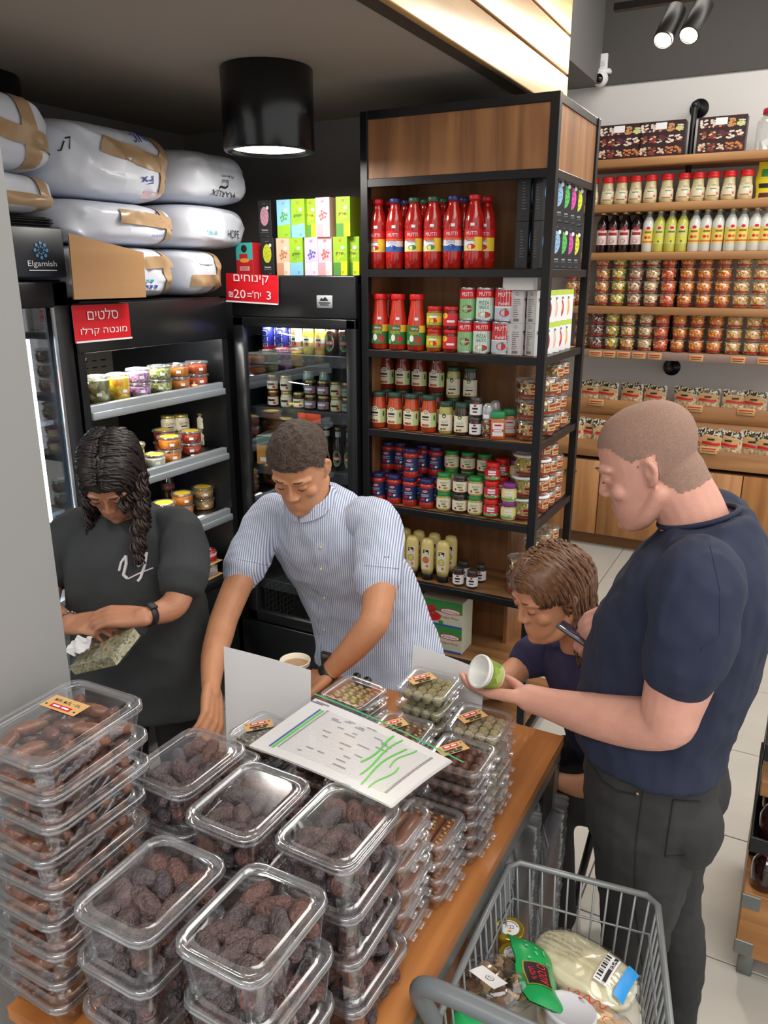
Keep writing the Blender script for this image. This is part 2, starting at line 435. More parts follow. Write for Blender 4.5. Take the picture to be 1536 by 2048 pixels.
# ================================================================== black metal and wood shelving unit
W_unit = wood('walnut_board', (118, 78, 46), (164, 113, 70), axis=2, scale=2.6, rough=.5)
W_board = wood('shelf_board', (120, 84, 52), (168, 120, 76), axis=0, scale=3, rough=.5)
UX0, UX1, UY0, UY1, UZT = -1.535, -.800, 2.70, 3.25, 2.462
SZ = [1.920, 1.622, 1.310, 1.000, .690, .380, .09]     # shelf tops, highest first
unit = thing('shelving_unit', 'tall black steel frame shelving unit with walnut back panels, full of sauces and jars', 'shelving unit', ((UX0 + UX1) / 2, (UY0 + UY1) / 2, 0))
_off = Vector(((UX0 + UX1) / 2, (UY0 + UY1) / 2, 0))
def ubox(name, x0, x1, y0, y1, z0, z1, m):
    return MB().rbox(x0 - _off.x, x1 - _off.x, y0 - _off.y, y1 - _off.y, z0, z1, .0012, 1, sm=False).obj(name, m, unit)
P = .03
for x in (UX0, UX1 - P):
    for y in (UY0, UY1 - P): ubox('post', x, x + P, y, y + P, 0, UZT, M_black)
for z in [UZT, 2.236] + SZ:
    ubox('rail', UX0 + P, UX1 - P, UY0, UY0 + .025, z - .028, z, M_black)
    ubox('rail', UX1 - P, UX1 - .005, UY0 + P, UY1 - P, z - .028, z, M_black)
for z in SZ: ubox('shelf_board', UX0 + .012, UX1 - P, UY0 + .025, UY1 - .004, z - .02, z - .0005, W_board)
ubox('back_panel', UX0 + .015, -.985, 3.0, 3.016, .07, UZT - .03, W_unit)
ubox('divider_panel', -.985, -.969, 2.94, UY1 - .002, .07, 2.236, W_unit)
ubox('side_panel', UX0 + .004, UX0 + .018, UY0 + P, UY1 - P, .07, UZT - .03, W_unit)
ubox('fascia_panel', UX0 + P, UX1 - P, UY0 + .006, UY0 + .02, 2.236, UZT - .028, W_unit)
ubox('fascia_panel', UX1 - .02, UX1 - .008, UY0 + P, UY1 - P, 2.236, UZT - .028, W_unit)
ubox('top_panel', UX0 + .01, UX1 - .01, UY0 + .01, UY1 - .01, UZT - .02, UZT - .002, M_black)

# ================================================================== upright drinks fridge beside it
FX0, FX1, FY0, FY1, FZ = -2.140, -1.545, 2.70, 3.24, 1.898
fr = thing('drinks_fridge', 'black upright glass door fridge with drinks and jars, under the tea boxes', 'fridge', ((FX0 + FX1) / 2, FY0, 0))
fo = Vector(((FX0 + FX1) / 2, FY0, 0)); hw = (FX1 - FX0) / 2
MB().box(-hw, -hw + .03, 0, .54, .04, FZ).box(hw - .03, hw, 0, .54, .04, FZ).box(-hw + .03, hw - .03, .51, .54, .04, FZ) \
    .box(-hw, hw, 0, .54, FZ - .03, FZ).box(-hw, hw, 0, .54, .04, .12).obj('cabinet', M_fridge, fr)
MB().rbox(-hw, hw, -.028, 0, 1.735, FZ, .006).obj('header_panel', M_fridge, fr)
d = MB().rbox(-hw, -hw + .055, -.03, 0, .36, 1.735, .005).rbox(hw - .045, hw, -.03, 0, .36, 1.735, .005).rbox(-hw, hw, -.03, 0, 1.695, 1.735, .005).rbox(-hw, hw, -.03, 0, .36, .41, .005).obj('door', M_fridge, fr)
MB().box(-hw + .05, hw - .04, -.018, -.014, .40, 1.70).obj('glass_pane', clear('fridge_glass', (.93, .96, .97), .02, .04, .45), d)
k = MB().rbox(-hw, hw, -.028, 0, .06, .35, .006).obj('kick_panel', M_fridge, fr)
MB().rbox(-.02, .045, -.033, -.026, .20, .235, .002).obj('thermostat', mat('thermostat_face', (70, 72, 76), .4), k)
MB().box(0.0, .03, -.0345, -.033, .208, .228).obj('display', emit('red_led', (255, 40, 40), 1.2), k)
for z in (1.583, 1.352, 1.10, .80, .55):
    MB().rbox(-hw + .035, hw - .035, .03, .48, z - .012, z, .002, 1, sm=False).rbox(-hw + .04, hw - .035, .015, .03, z - .045, z + .004, .003, 1, sm=False).obj('shelf', mat('fridge_shelf', (52, 52, 55), .45), fr)
MB().rbox(-.02, .012, .022, .03, 1.64, 1.70, .002).obj('light_strip', emit('fridge_led', (222, 238, 255), 2.5), fr)
area('fridge_bulb', (fo.x, FY0 + .06, 1.69), .4, 1.5, (.9, .96, 1), rot=(R(18), 0, 0), shape='RECTANGLE', size_y=.03)
b = MB().rbox(-.036, .036, -.0305, -.028, -.024, .024, .001, 1).obj('maker_badge', mat('badge_silver', (188, 194, 200), .35, .3), fr, (.16, 0, 1.80))
MB().plate([(-.022, .004), (-.012, .016), (-.006, .010), (.004, .019), (.016, .008), (.02, .004)], -.0315).rect(-.026, .026, -.006, -.002, -.0315).rect(-.02, .02, -.013, -.010, -.0315).obj('badge_print', M_ink, b)
# paper tickets on the second shelf edge
MB().rbox(-.035, .035, -.002, 0, -.02, .02, .0008, 1).obj('price_ticket', mat('orange_ticket', (240, 84, 40), .6), fr, (.07, .012, 1.327))
MB().rbox(-.022, .022, -.002, 0, -.02, .02, .0008, 1).obj('price_ticket', mat('orange_ticket', (240, 84, 40), .6), fr, (.012, .012, 1.327))

# ================================================================== open salad cooler along the left wall (faces +x)
CX, CY0, CY1, CZ = -2.16, 1.868, 2.655, 1.815
co = thing('open_cooler', 'black open front cooler with grey edged shelves of salads, beneath the white sacks', 'cooler', (CX, (CY0 + CY1) / 2, 0))
hy = (CY1 - CY0) / 2
MB().box(-.70, .0, -hy, -hy + .03, 0, CZ).box(-.70, 0, hy - .035, hy, 0, CZ).box(-.70, -.66, -hy, hy, 0, CZ).box(-.70, 0, -hy, hy, CZ - .03, CZ).obj('cabinet', M_fridge, co)
MB().rbox(-.02, .004, -hy, hy, 1.645, CZ - .004, .006).obj('header_panel', M_fridge, co)
MB().rbox(-.02, 0, -hy, hy, .05, .575, .006).obj('front_panel', M_fridge, co)
MB().rbox(-.66, .006, -hy + .03, hy - .035, .575, .612, .008).obj('deck', M_black, co)
g = MB()
for i in range(9): g.box(.001, .005, -.12 + i * .03, -.115 + i * .03, .16, .46)
for i in range(11): g.box(.001, .004, -.12, .122, .16 + i * .03, .163 + i * .03)
g.box(-.001, .0015, -.13, .13, .15, .47, 1)
MB.obj(g, 'vent_grille', [mat('grille_wire', (120, 122, 120), .5, .4), M_black], co, (0, .16, 0))
for z in (1.46, 1.178, .903):
    s = MB().box(-.50, -.03, -hy + .032, hy - .037, z - .018, z - .004).obj('shelf', M_black, co)
    area('shelf_lamp', (CX - .06, (CY0 + CY1) / 2, z - .045), .5, 1.3, (1, .95, .86), rot=(0, R(-12), R(90)), shape='RECTANGLE', size_y=.02)
    MB().rbox(-.030, -.002, -hy + .03, hy - .04, z - .040, z + .006, .004).rbox(-.006, .010, -hy + .03, hy - .04, z - .046, z - .018, .004).obj('price_rail', mat('price_rail_grey', (168, 176, 182), .3, .3), s)
sl = mat('cooler_back', (84, 80, 70), .5)
bk = MB().box(-.655, -.645, -hy + .03, hy - .035, .61, 1.66).obj('back_panel', sl, co)
for r in range(4):
    for i in range(13):
        MB().box(-.646, -.643, 0, .026, 0, .006).obj('slot', M_black, bk, (0, -hy + .06 + i * .052, 1.34 - r * .03 + (0 if r < 2 else .25))) if (r, i) == (0, 0) else link('slot', bpy.data.meshes['slot'], bk, (0, -hy + .06 + i * .052, 1.34 - r * .03 + (0 if r < 2 else .25)))
MB().box(-.12, -.08, -.2, .2, 1.648, 1.653).obj('light_strip', emit('cooler_led', (255, 250, 236), 3), co)
area('cooler_bulb', (CX - .10, (CY0 + CY1) / 2, 1.644), .5, 4.5, (1, .97, .92), rot=(0, R(18), 0), shape='RECTANGLE', size_y=.03).rotation_euler = (0, R(-10), R(90))

# ================================================================== black drinks fridge behind the column, maker lettering kept
eo = (CX, 1.53, 0)
el = thing('display_fridge', 'dark glass door fridge with a bright light strip, half hidden by the grey column', 'fridge', eo)
MB().box(-.66, -.03, -.32, -.29, .05, 1.885).box(-.66, -.03, .29, .325, .05, 1.885).box(-.66, -.63, -.3, .3, .05, 1.885).box(-.66, -.03, -.32, .325, .05, .15).obj('cabinet', M_fridge, el)
h = MB().rbox(-.66, .006, -.32, .328, 1.892, 2.045, .006).obj('header_panel', mat('header_grey', (44, 50, 58), .35), el)
MR = Matrix.Translation((.008, .235, 1.94)) @ Matrix.Rotation(R(90), 4, 'Z')
lg = MB()
for i in range(8):
    a = i * math.pi / 4
    lg.disc(.022 * math.cos(a), .034 + .022 * math.sin(a), .0055, mi=1, M=MR, n=8).disc(.011 * math.cos(a), .034 + .011 * math.sin(a), .003, mi=1, M=MR, n=6)
lg.text('Elgamish', 0, -.008, .022, mi=0, M=MR, w=.108).rect(-.052, .052, -.0275, -.0245, mi=0, M=MR)
lg.obj('lettering', [M_white, mat('logo_blue', (86, 150, 196), .5)], h)
d = MB().rbox(-.03, .002, -.32, -.27, .16, 1.88, .005).rbox(-.03, .002, .262, .325, .16, 1.88, .005).rbox(-.03, .002, -.32, .325, 1.80, 1.88, .005).rbox(-.03, .002, -.32, .325, .16, .22, .005).obj('door', M_fridge, el)
MB().box(-.018, -.014, -.27, .265, .22, 1.80).obj('glass_pane', clear('fridge_glass'), d)
MB().box(-.003, .0035, .252, .262, .22, 1.80).obj('chrome_edge', mat('chrome', (200, 205, 210), .15, .9), d)
st = MB().box(-.08, -.07, .20, .212, 1.08, 1.70).obj('light_strip', emit('led_white', (235, 246, 255), 9), el)
for i in range(10): (MB().ball((-.068, .17, 0), .008, n=8, m=5).obj('led', emit('led_blue', (190, 232, 255), 7), st, (0, 0, 1.68 - i * .064)) if i == 0 else link('led', bpy.data.meshes['led'], st, (0, 0, 1.68 - i * .064)))
for z in (1.42, 1.10, .78, .46): MB().box(-.60, -.1, -.29, .29, z - .014, z).obj('shelf', mat('wire_shelf', (120, 128, 134), .4, .3), el)
area('display_fridge_bulb', (CX - .06, 1.72, 1.1), 1.1, 4, (.86, .94, 1), rot=(0, R(90), 0), shape='RECTANGLE', size_y=.02)
# something red and white standing in it
for (yy, zz, hh, cc, lab) in ((1.63, 1.42, .16, (206, 40, 48), 'red topped white tub on the shelf behind the fridge glass'), (1.66, .78, .2, (240, 240, 240), 'white bottle low in the fridge behind the column')):
    t = MB().lathe([(.05, 0), (.062, .01), (.062, hh * .5), (.045, hh * .62)], 18).obj('tub' if hh < .18 else 'bottle', M_white, None, (CX - .18, yy, zz)); tag(t, lab, 'tub' if hh < .18 else 'bottle')
    MB().lathe([(.046, hh * .62), (.05, hh * .66), (.03, hh * .97), (.0, hh)], 18).obj('cap', mat('cap_%d' % cc[1], cc, .4), t)

# ================================================================== red paper signs with white lettering
def sign(name, label, w, h, lines, loc, rotz, tilt=0.):
    o = MB()
    o.grid(lambda a, b: ((a - .5) * w, -.004 * math.sin(a * math.pi) * (1 if b < .6 else .5), (b - .5) * h), 8, 4, 0)
    o.grid(lambda a, b: ((.5 - a) * w, .0008 - .004 * math.sin(a * math.pi) * (1 if b < .6 else .5), (b - .5) * h), 8, 4, 1)
    o.rect(-w / 2, w / 2, -h / 2, -h / 2 + .006, -.0052, 1)
    r = o.obj(name, [mat('sign_red', (214, 16, 34), .5), M_white], None, loc); r.rotation_euler = (0, tilt, rotz)
    p = MB()
    for s, x, z, hh, ww in lines: p.text(s, x, z, hh, -.0056, w=ww)
    p.obj('lettering', M_white, r); return tag(r, label, 'sign')
sign('paper_sign', 'red paper sign with white Hebrew lettering on the open salad cooler', .25, .122,
     [(heb('סלטים'), .0, .030, .036, .135), (heb('מונטה קרלו'), 0, -.026, .03, .205)], (CX + .0135, 1.978, 1.743), R(90), R(0))
sign('paper_sign', 'red paper sign with a 20 shekel price on the drinks fridge', .262, .114,
     [(heb('קינוחים'), 0, .036, .036, .175), ('₪', -.103, -.026, .022, .022), ('20', -.058, -.022, .034, .06), ('=', -.008, -.024, .014, .022), ("'" + heb('יח'), .028, -.022, .03, .042), ('3', .088, -.022, .032, .022)], (-2.026, 2.664, 1.846), 0, R(2))

# ================================================================== white sacks with brown tape
M_sack = mat('white_sack_film', (208, 213, 224), .34, var=.03, vscale=6)
M_tape = mat('brown_tape', (172, 142, 108), .3, var=.06, vscale=30)
def sack(label, loc, a, b, c, bands=(), prints=(), seed=0, rot=0., n=4.6):
    """plump sack; a, b, c are half sizes along x (front), y and z; bands and prints lie on its +x front as (y, z) strips"""
    def wr(y, z):
        q = Vector((y * 9 + seed * 3.1, z * 9, seed)); ridge = 1 - abs(noise.noise(Vector((y * 7 + z * 13 + seed, z * 5 - y * 5, seed * 2.))))
        return .016 * noise.noise(q) + .016 * (ridge ** 4 - .4) + .004 * noise.noise(q * 3)
    def X(y, z):
        k = 1 - abs(y / b) ** n - abs(z / c) ** n
        return a * max(k, 0) ** (1 / n) * .999 + wr(y, z) * (max(k, 0) ** .3)
    o = MB()
    def sgp(v, e): return math.copysign(abs(v) ** e, v)
    def P3(u, v):
        th = 2 * math.pi * u; ph = math.pi * (v - .5); e = 2 / n
        cx = sgp(math.cos(ph), e); x = a * cx * sgp(math.cos(th), e); y = b * cx * sgp(math.sin(th), e); z = c * sgp(math.sin(ph), e)
        return Vector((X(y, z) if x >= 0 else x, y, z))
    o.grid(P3, 128, 64, 0)
    r = o.obj('white_sack', M_sack, None, loc, rot); tag(r, label, 'sack', None)
    for (y0, z0, y1, z1, wd) in bands:
        t = MB(); dy, dz = y1 - y0, z1 - z0; L = math.hypot(dy, dz); ny, nz = -dz / L, dy / L
        def S(u, v):
            y = y0 + dy * u + ny * wd * (v - .5); z = z0 + dz * u + nz * wd * (v - .5)
            y = max(-b * .985, min(b * .985, y)); z = max(-c * .985, min(c * .985, z))
            return (X(y, z) + .0075, y, z)
        t.grid(S, 22, 5, 0); t.obj('tape_strip', M_tape, r)
    for (s, y, z, h, wdt, m, ang) in prints:
        V, Fc = text_geo(s); xs = [p.x for p in V]; ys = [p.y for p in V]
        k = h / max(max(ys) - min(ys), .01); kx = wdt / max(max(xs) - min(xs), .01); cx = (max(xs) + min(xs)) / 2; cy = (max(ys) + min(ys)) / 2
        vs = []
        for p in V:
            aa, bb = (p.x - cx) * kx, (p.y - cy) * k
            yy = y + aa * math.cos(ang) - bb * math.sin(ang); zz = z + aa * math.sin(ang) + bb * math.cos(ang)
            yy = max(-b * .98, min(b * .98, yy)); zz = max(-c * .98, min(c * .98, zz)); vs.append((X(yy, zz) + .006, yy, zz))
        MB().add(vs, Fc).obj('print', m, r)
    return r
navy = mat('navy_print', (38, 62, 150), .6); teal = mat('teal_print', (30, 150, 170), .6); pinkp = mat('pink_print', (226, 196, 204), .6)
sack('white sack with two crossing tape bands, topmost at the far left above the dark fridge', (-2.36, 1.60, 2.302), .28, .238, .108, [(-.26, .03, .26, -.035, .048), (.10, .12, .135, -.12, .05)], seed=1)
sack('white sack with crossed tape, squeezed between the black stack and the upper left sack', (-2.36, 1.60, 2.137), .27, .238, .057, [(-.27, -.01, .27, -.03, .036), (.15, .07, .17, -.07, .04)], seed=2)
sack('largest white sack, bulging top middle one marked with black handwriting', (-2.46, 2.122, 2.268), .34, .282, .121,
     [(-.10, .045, .285, -.012, .052), (.165, .118, .20, -.085, .05)],
     [('7', -.215, .03, .036, .014, M_ink, .3), ('J', -.235, .02, .034, .01, M_ink, -.3), ('SNIC', .095, .088, .03, .075, navy, 3.3), ('JTI', .215, .075, .026, .05, navy, 3.2), ('Fx', .10, -.05, .026, .06, navy, 3.3), ('k', .20, -.045, .026, .03, navy, 3.2), ('▬▬▬▬', .17, -.094, .022, .14, pinkp, 0.)], seed=3)
sack('grey white sack with one long tape strip, second of the middle pile', (-2.46, 2.12, 2.073), .335, .278, .073,
     [(-.05, .02, .26, .008, .045), (.18, .07, .20, -.07, .036)], [('4', .15, .035, .028, .025, navy, 0.), ('suebneu', .13, -.04, .013, .075, navy, 3.2)], seed=4)
sack('white sack with blue chevrons and a tape cross, bottom of the middle pile', (-2.44, 2.12, 1.908), .32, .272, .091,
     [(-.02, .03, .255, .042, .042), (.155, .09, .175, -.09, .034)], [('▼▼▼▼', .06, -.05, .014, .1, navy, 0.), ('▼▼▼', .055, -.03, .012, .08, teal, 0.), ('O', .185, -.062, .032, .03, navy, 0.)], seed=5)
sack('plain plump white sack with upside down black print, top right of the pile', (-2.44, 2.612, 2.265), .34, .205, .096, [],
     [('MARLEX', -.0, -.060, .02, .15, M_ink, math.pi), ('Saudi', .01, -.016, .016, .045, M_ink, math.pi), ('Polymers', .015, .004, .014, .07, M_ink, math.pi), ('~', .0, -.036, .014, .06, M_ink, .2)], seed=6)
sack('plump white sack printed HDPE, second one down at the right', (-2.44, 2.602, 2.083), .34, .196, .083, [],
     [('HDPE', .055, -.026, .03, .085, M_ink, 0.), ('SIBUR', -.075, -.026, .016, .065, teal, 0.)], seed=7)
sack('white sack with pink print and tape, lowest at the right behind the red sign', (-2.46, 2.52, 1.909), .34, .118, .09,
     [(-.09, -.03, .10, -.03, .044), (.05, .085, .06, -.085, .034)], [('▬▬', -.02, .045, .03, .08, pinkp, 0.), ('▬▬', .09, .045, .03, .04, pinkp, 0.), ('OIRE', .06, -.066, .022, .06, M_ink, 0.)], seed=8)
# black folded stack under the left sacks, and the sheet of cardboard
rnd.seed(3)
for i in range(9):
    o = MB().rbox(-.28, .27, -.25, .25, 0, .0025, .001, 1, sm=False).obj('black_tray', mat('black_plastic_sheet', (16, 16, 17), .5), None, (-2.43 + rnd.uniform(-.012, .008), 1.575 + rnd.uniform(-.015, .015), 2.046 + i * .0032), rnd.uniform(-.02, .02))
    tag(o, 'thin black plastic sheet, %s in the flat stack on the dark fridge' % ('lowest' if i == 0 else ORD[i] + ' from bottom'), 'sheet', 'black sheets under the left sacks')
cb = wood('cardboard', (158, 118, 78), (176, 136, 94), axis=1, scale=1.2, rough=.85)
o = MB().grid(lambda a, b: (.006 * math.sin(a * 3) - .004 * b, (a - .5) * .315 + .01 * b, (b - .5) * .20 - .05 * a * b), 10, 6, 0).grid(lambda a, b: (.006 * math.sin((1 - a) * 3) - .004 * b - .005, (.5 - a) * .315 + .01 * b, (b - .5) * .20 - .05 * (1 - a) * b), 10, 6, 0).obj('cardboard_sheet', cb, None, (-2.085, 1.972, 1.925))
tag(o, 'torn sheet of brown cardboard leaning on the lowest white sacks', 'cardboard')

# ================================================================== jars, bottles, cans and boxes (prototypes)
def body_mat(name, col, rough=.16): return mat(name, col, rough, coat=.6, var=.12, vscale=60)
def lid_prof(r, z0, z1): return [(r * .98, z0), (r, z0 + (z1 - z0) * .12), (r, z1 - (z1 - z0) * .15), (r * .94, z1), (0, z1)]

def lathe_kind(name, cat, prof, bmat, lid=None, label=None, n=18, label_name='paper_label'):
    """prof of the filled body; lid = (profile, material); label = function(MB) -> material list"""
    def make():
        o = MB().lathe(prof, n).obj(name, bmat); o['category'] = cat
        if lid: MB().lathe(lid[0], n, cap=True).obj('lid' if 'bottle' not in name else 'cap', lid[1], o)
        if label:
            m = MB(); ms = label(m); m.obj(label_name, ms, o)
        return o
    return Kind(make)

def band_label(r, z0, z1, half, base=0):
    def f(m): m.rect(-half, half, z0, z1, mi=base, bend=r, seg=10)
    return f
def sticker(m, x, z, r, mi, w=.007): m.rect(x - w, x + w, z - .005, z + .005, mi=mi, bend=r + .0006, seg=3)

# --- tall passata bottles with a red banded label (three flavours)
M_tom = body_mat('tomato_passata', (176, 30, 22))
PB = [(.026, 0), (.034, .004), (.0345, .06), (.033, .068), (.033, .128), (.0345, .136), (.0345, .158), (.030, .185), (.021, .212), (.0185, .222), (.0185, .236)]
def passata(cap_col, low, art, words):
    def lab(m):
        r = .0338
        m.rect(-.046, .046, .064, .136, mi=0, bend=r, seg=12)
        m.rect(-.046, .046, .108, .137, mi=1, bend=r + .0004, seg=12)
        m.rect(-.046, .046, .100, .108, mi=2, bend=r + .0004, seg=12)
        m.rect(-.0465, -.0445, .063, .138, mi=2, bend=r + .0004, seg=2)
        m.rect(-.046, .046, .062, .080, mi=3, bend=r + .0004, seg=12)
        if low != 'blue': m.rect(.012, .046, .064, .108, mi=5, bend=r + .0006, seg=6)
        m.disc(.0, .076, .016, .009, mi=4, bend=r + .0009)
        m.text('MUTTI', 0, .121, .012, mi=6, bend=r + .001, w=.042)
        for k, wd in enumerate(words): m.text(wd, -.004, .098 - k * .0085, .0075, mi=7, bend=r + .001, w=.034)
        sticker(m, .004, .150, .0345, 6)
        return [M_white, M_red, mat('orange_red', (226, 92, 40), .5), M_blue if low == 'blue' else mat('pale_lemon', (236, 226, 150), .5), {'red': M_red, 'green': M_green, 'blue': mat('deep_blue', (24, 62, 150), .5)}[art], M_yellow if low != 'blue' else M_white, M_white, M_blue if low == 'blue' else M_ink]
    return lathe_kind('sauce_bottle', 'bottle', PB, M_tom, ([(.0195, .232), (.021, .234), (.021, .247), (.0195, .249), (0, .249)], mat('cap_' + cap_col, {'red': (196, 26, 36), 'blue': (38, 48, 108), 'green': (44, 84, 60)}[cap_col], .4)), lab, 20)
K_pr = passata('red', 'red', 'red', ['Passata']); K_pb = passata('blue', 'blue', 'blue', ['POLPA', 'JUSTICA']); K_pg = passata('green', 'green', 'green', ['Passata'])
def ux(u, v, y): return at(u, v, 1, y).x
yf, yb = 2.757, 2.835
for i, (u, k, w) in enumerate([(756, K_pr, 'red capped'), (790, K_pb, 'blue capped'), (828, K_pg, 'green capped'), (866, K_pg, 'green capped'), (906, K_pb, 'blue capped'), (948, K_pr, 'red capped')]):
    k.put((ux(u, 465, yf), yf, SZ[0] + .001), rnd.uniform(-.25, .1) + .2, '%s passata bottle, %s in the front row on the topmost goods shelf' % (w, nth(i, 6)), 'front row of passata bottles')
for i, (u, k, w) in enumerate([(777, K_pr, 'red capped'), (812, K_pb, 'blue capped'), (850, K_pg, 'green capped'), (888, K_pg, 'green capped'), (927, K_pb, 'blue capped'), (973, K_pr, 'red capped')]):
    k.put((ux(u, 465, yb), yb, SZ[0] + .001), rnd.uniform(0, .3), '%s passata bottle, %s in the row behind, topmost goods shelf' % (w, nth(i, 6)), 'back row of passata bottles')

# --- flared passata bottles with a green label
GB = [(.028, 0), (.035, .004), (.036, .05), (.0355, .09), (.031, .125), (.026, .155), (.0235, .18), (.0235, .192)]
def glab(m):
    r = .0368
    m.rect(-.05, .05, .022, .094, mi=0, bend=r, seg=12)
    m.rect(.018, .05, .068, .094, mi=1, bend=r + .0004, seg=6)
    m.disc(.0, .083, .020, .009, mi=2, bend=r + .0006, n=16); m.text('Althea', 0, .083, .008, mi=4, bend=r + .001, w=.028)
    m.text('POSSUTO', -.004, .066, .011, mi=1, bend=r + .0008, w=.04)
    m.disc(.012, .042, .015, .013, mi=2, bend=r + .0006); m.disc(-.012, .046, .009, .013, mi=4, bend=r + .0007); m.disc(-.028, .032, .008, .009, mi=5, bend=r + .0007)
    sticker(m, .006, .118, .034, 4)
    return [mat('label_green', (48, 122, 62), .5), M_yellow, M_red, M_red, M_white, mat('leaf_green', (130, 190, 90), .5)]
K_gb = lathe_kind('sauce_bottle', 'bottle', GB, body_mat('tomato_puree', (196, 52, 32)), ([(.0255, .186), (.027, .188), (.027, .206), (.0255, .208), (0, .208)], mat('cap_bright_red', (220, 30, 34), .35)), glab, 20)
for i, u in enumerate((760, 796, 833)):
    K_gb.put((ux(u, 650, yf), yf, SZ[1] + .001), .25, 'red capped passata bottle with green label, %s of three in front' % nth(i, 3), 'green label passata bottles')
K_gb.put((ux(776, 640, yb + .005), yb + .005, SZ[1] + .001), .25, 'red capped green label passata bottle, hidden behind the front three', 'green label passata bottles')

# --- small squat jars
def squat(name, cat, r, h, bmat, lcol, lab, lid_h=.014, lidm=None):
    pr = [(r * .86, 0), (r, .006), (r, h - lid_h - .012), (r * .86, h - lid_h), (r * .86, h - lid_h + .002)]
    return lathe_kind(name, cat, pr, bmat, (lid_prof(r * .93, h - lid_h, h), lidm or mat('lid_%d_%d_%d' % lcol, lcol, .35)), lab, 18)
def lab_simple(r, z0, z1, half, cols, words=(), marks=()):
    """cols = [base, top band, bottom band, text]; words [(text, x, z, h, w, material index)]; marks [(x, z, rx, rz, index)]"""
    def f(m):
        m.rect(-half, half, z0, z1, mi=0, bend=r, seg=10)
        if cols[1]: m.rect(-half, half, z1 - (z1 - z0) * .24, z1 + .0005, mi=1, bend=r + .0003, seg=10)
        if cols[2]: m.rect(-half, half, z0 - .0005, z0 + (z1 - z0) * .22, mi=2, bend=r + .0003, seg=10)
        for (x, z, a, b, i) in marks: m.disc(x, z, a, b, mi=i, bend=r + .0005)
        for (s, x, z, h, wd, i) in words: m.text(s, x, z, h, mi=i, bend=r + .0009, w=wd)
        return [c or cols[0] for c in cols[:3]] + list(cols[3:])
    return f
M_spread = body_mat('dark_red_spread', (120, 30, 22)); M_saf = body_mat('orange_spread', (176, 82, 26)); M_pesto = body_mat('pale_pesto', (176, 168, 92)); M_olive = body_mat('dark_tapenade', (62, 40, 30))
Ka = squat('relish_jar', 'jar', .030, .082, M_saf, (196, 30, 34), lab_simple(.0306, .016, .058, .042, [M_yellow, mat('lime_label', (156, 186, 70), .5), mat('lime_label', (156, 186, 70), .5), M_red, M_white], [('▬▬▬', 0, .045, .008, .03, 4)], [(0, .045, .016, .007, 3), (0, .030, .016, .010, 3)]))
Kb = squat('relish_jar', 'jar', .030, .082, M_spread, (196, 30, 34), lab_simple(.0306, .014, .058, .042, [mat('label_scarlet', (214, 44, 54), .5), None, None, M_yellow, M_white], [('▬▬▬', .004, .03, .008, .03, 4)], [(-.02, .05, .012, .01, 3)]))
for i, (u, k, z, w) in enumerate([(869, Ka, 0, 'yellow labelled relish jar with red lid, lower left of the four'), (902, Kb, 0, 'red labelled relish jar, lower right of the four by the cans'),
                                  (869, Ka, .083, 'yellow labelled relish jar with red lid, upper left of the four'), (902, Kb, .083, 'red labelled relish jar with red lid, upper right of the four')]):
    k.put((ux(u, 670, yf), yf, SZ[1] + .001 + z), .2, w)

# --- cans
def can(r, h, design, name='tomato_can'):
    def make():
        o = MB().lathe([(r * .97, 0), (r, .002), (r, .004), (r * .985, .006), (r * .985, h - .006), (r, h - .004), (r, h - .001), (r * .95, h), (r * .95, h - .004), (0, h - .004)], 22).obj(name, mat('tin', (178, 180, 184), .3, .8)); o['category'] = 'can'
        m = MB(); ms = design(m, r * .99, h); m.obj('paper_label', ms, o); return o
    return Kind(make)
def can_red(m, r, h):
    a = r * 2.4; m.rect(-a, a, .008, h - .008, mi=0, bend=r, seg=18); m.rect(-a, a, .008, h * .42, mi=1, bend=r + .0003, seg=18); m.rect(-a, a, h * .42, h * .45, mi=2, bend=r + .0005, seg=18)
    m.text('MUTTI', 0, h - .024, .015, mi=2, bend=r + .001, w=r * 1.35); m.text('Pelati', -.004, h * .54, .012, mi=2, bend=r + .001, w=r, rot=.06); m.disc(0, h * .26, .018, .013, mi=3, bend=r + .001); m.disc(.004, h * .37, .006, .003, mi=4, bend=r + .001)
    return [M_red, mat('can_silver_blue', (180, 192, 204), .4), M_white, mat('tomato_print', (200, 26, 26), .4), M_green]
def can_green(m, r, h):
    a = r * 2.4; m.rect(-a, a, .008, h - .008, mi=0, bend=r, seg=18); m.rect(-a, a, h * .66, h - .008, mi=1, bend=r + .0003, seg=18)
    m.text('MUTTI', 0, h - .024, .015, mi=2, bend=r + .001, w=r * 1.35); m.disc(0, h * .36, .02, .014, mi=3, bend=r + .0008); m.text('Ciliegini', 0, h * .36, .010, mi=2, bend=r + .0012, w=r * 1.2)
    return [mat('can_green', (122, 186, 112), .45), M_red, M_white, mat('cherry_dark', (140, 24, 34), .4)]
def can_pizza(m, r, h):
    a = r * 2.4; m.rect(-a, a, .008, h - .008, mi=0, bend=r, seg=18); m.rect(-a, a, h * .70, h - .008, mi=1, bend=r + .0003, seg=18)
    m.text('MUTTI', 0, h - .022, .014, mi=2, bend=r + .001, w=r * 1.35); m.text('PIZZA', -.002, h * .55, .012, mi=3, bend=r + .001, w=r * 1.1); m.text('SAUCE', -.002, h * .42, .012, mi=3, bend=r + .001, w=r * 1.1)
    m.disc(0, h * .19, .024, .011, mi=1, bend=r + .0008); m.disc(-.006, h * .21, .006, .004, mi=2, bend=r + .0011); m.disc(.008, h * .17, .006, .004, mi=4, bend=r + .0011)
    return [mat('can_mint', (206, 228, 214), .45), M_red, M_white, mat('teal_word', (24, 104, 92), .5), M_green]
Kcg, Kcp, Kcr = can(.031, .117, can_green), can(.0335, .117, can_pizza), can(.0385, .117, can_red)
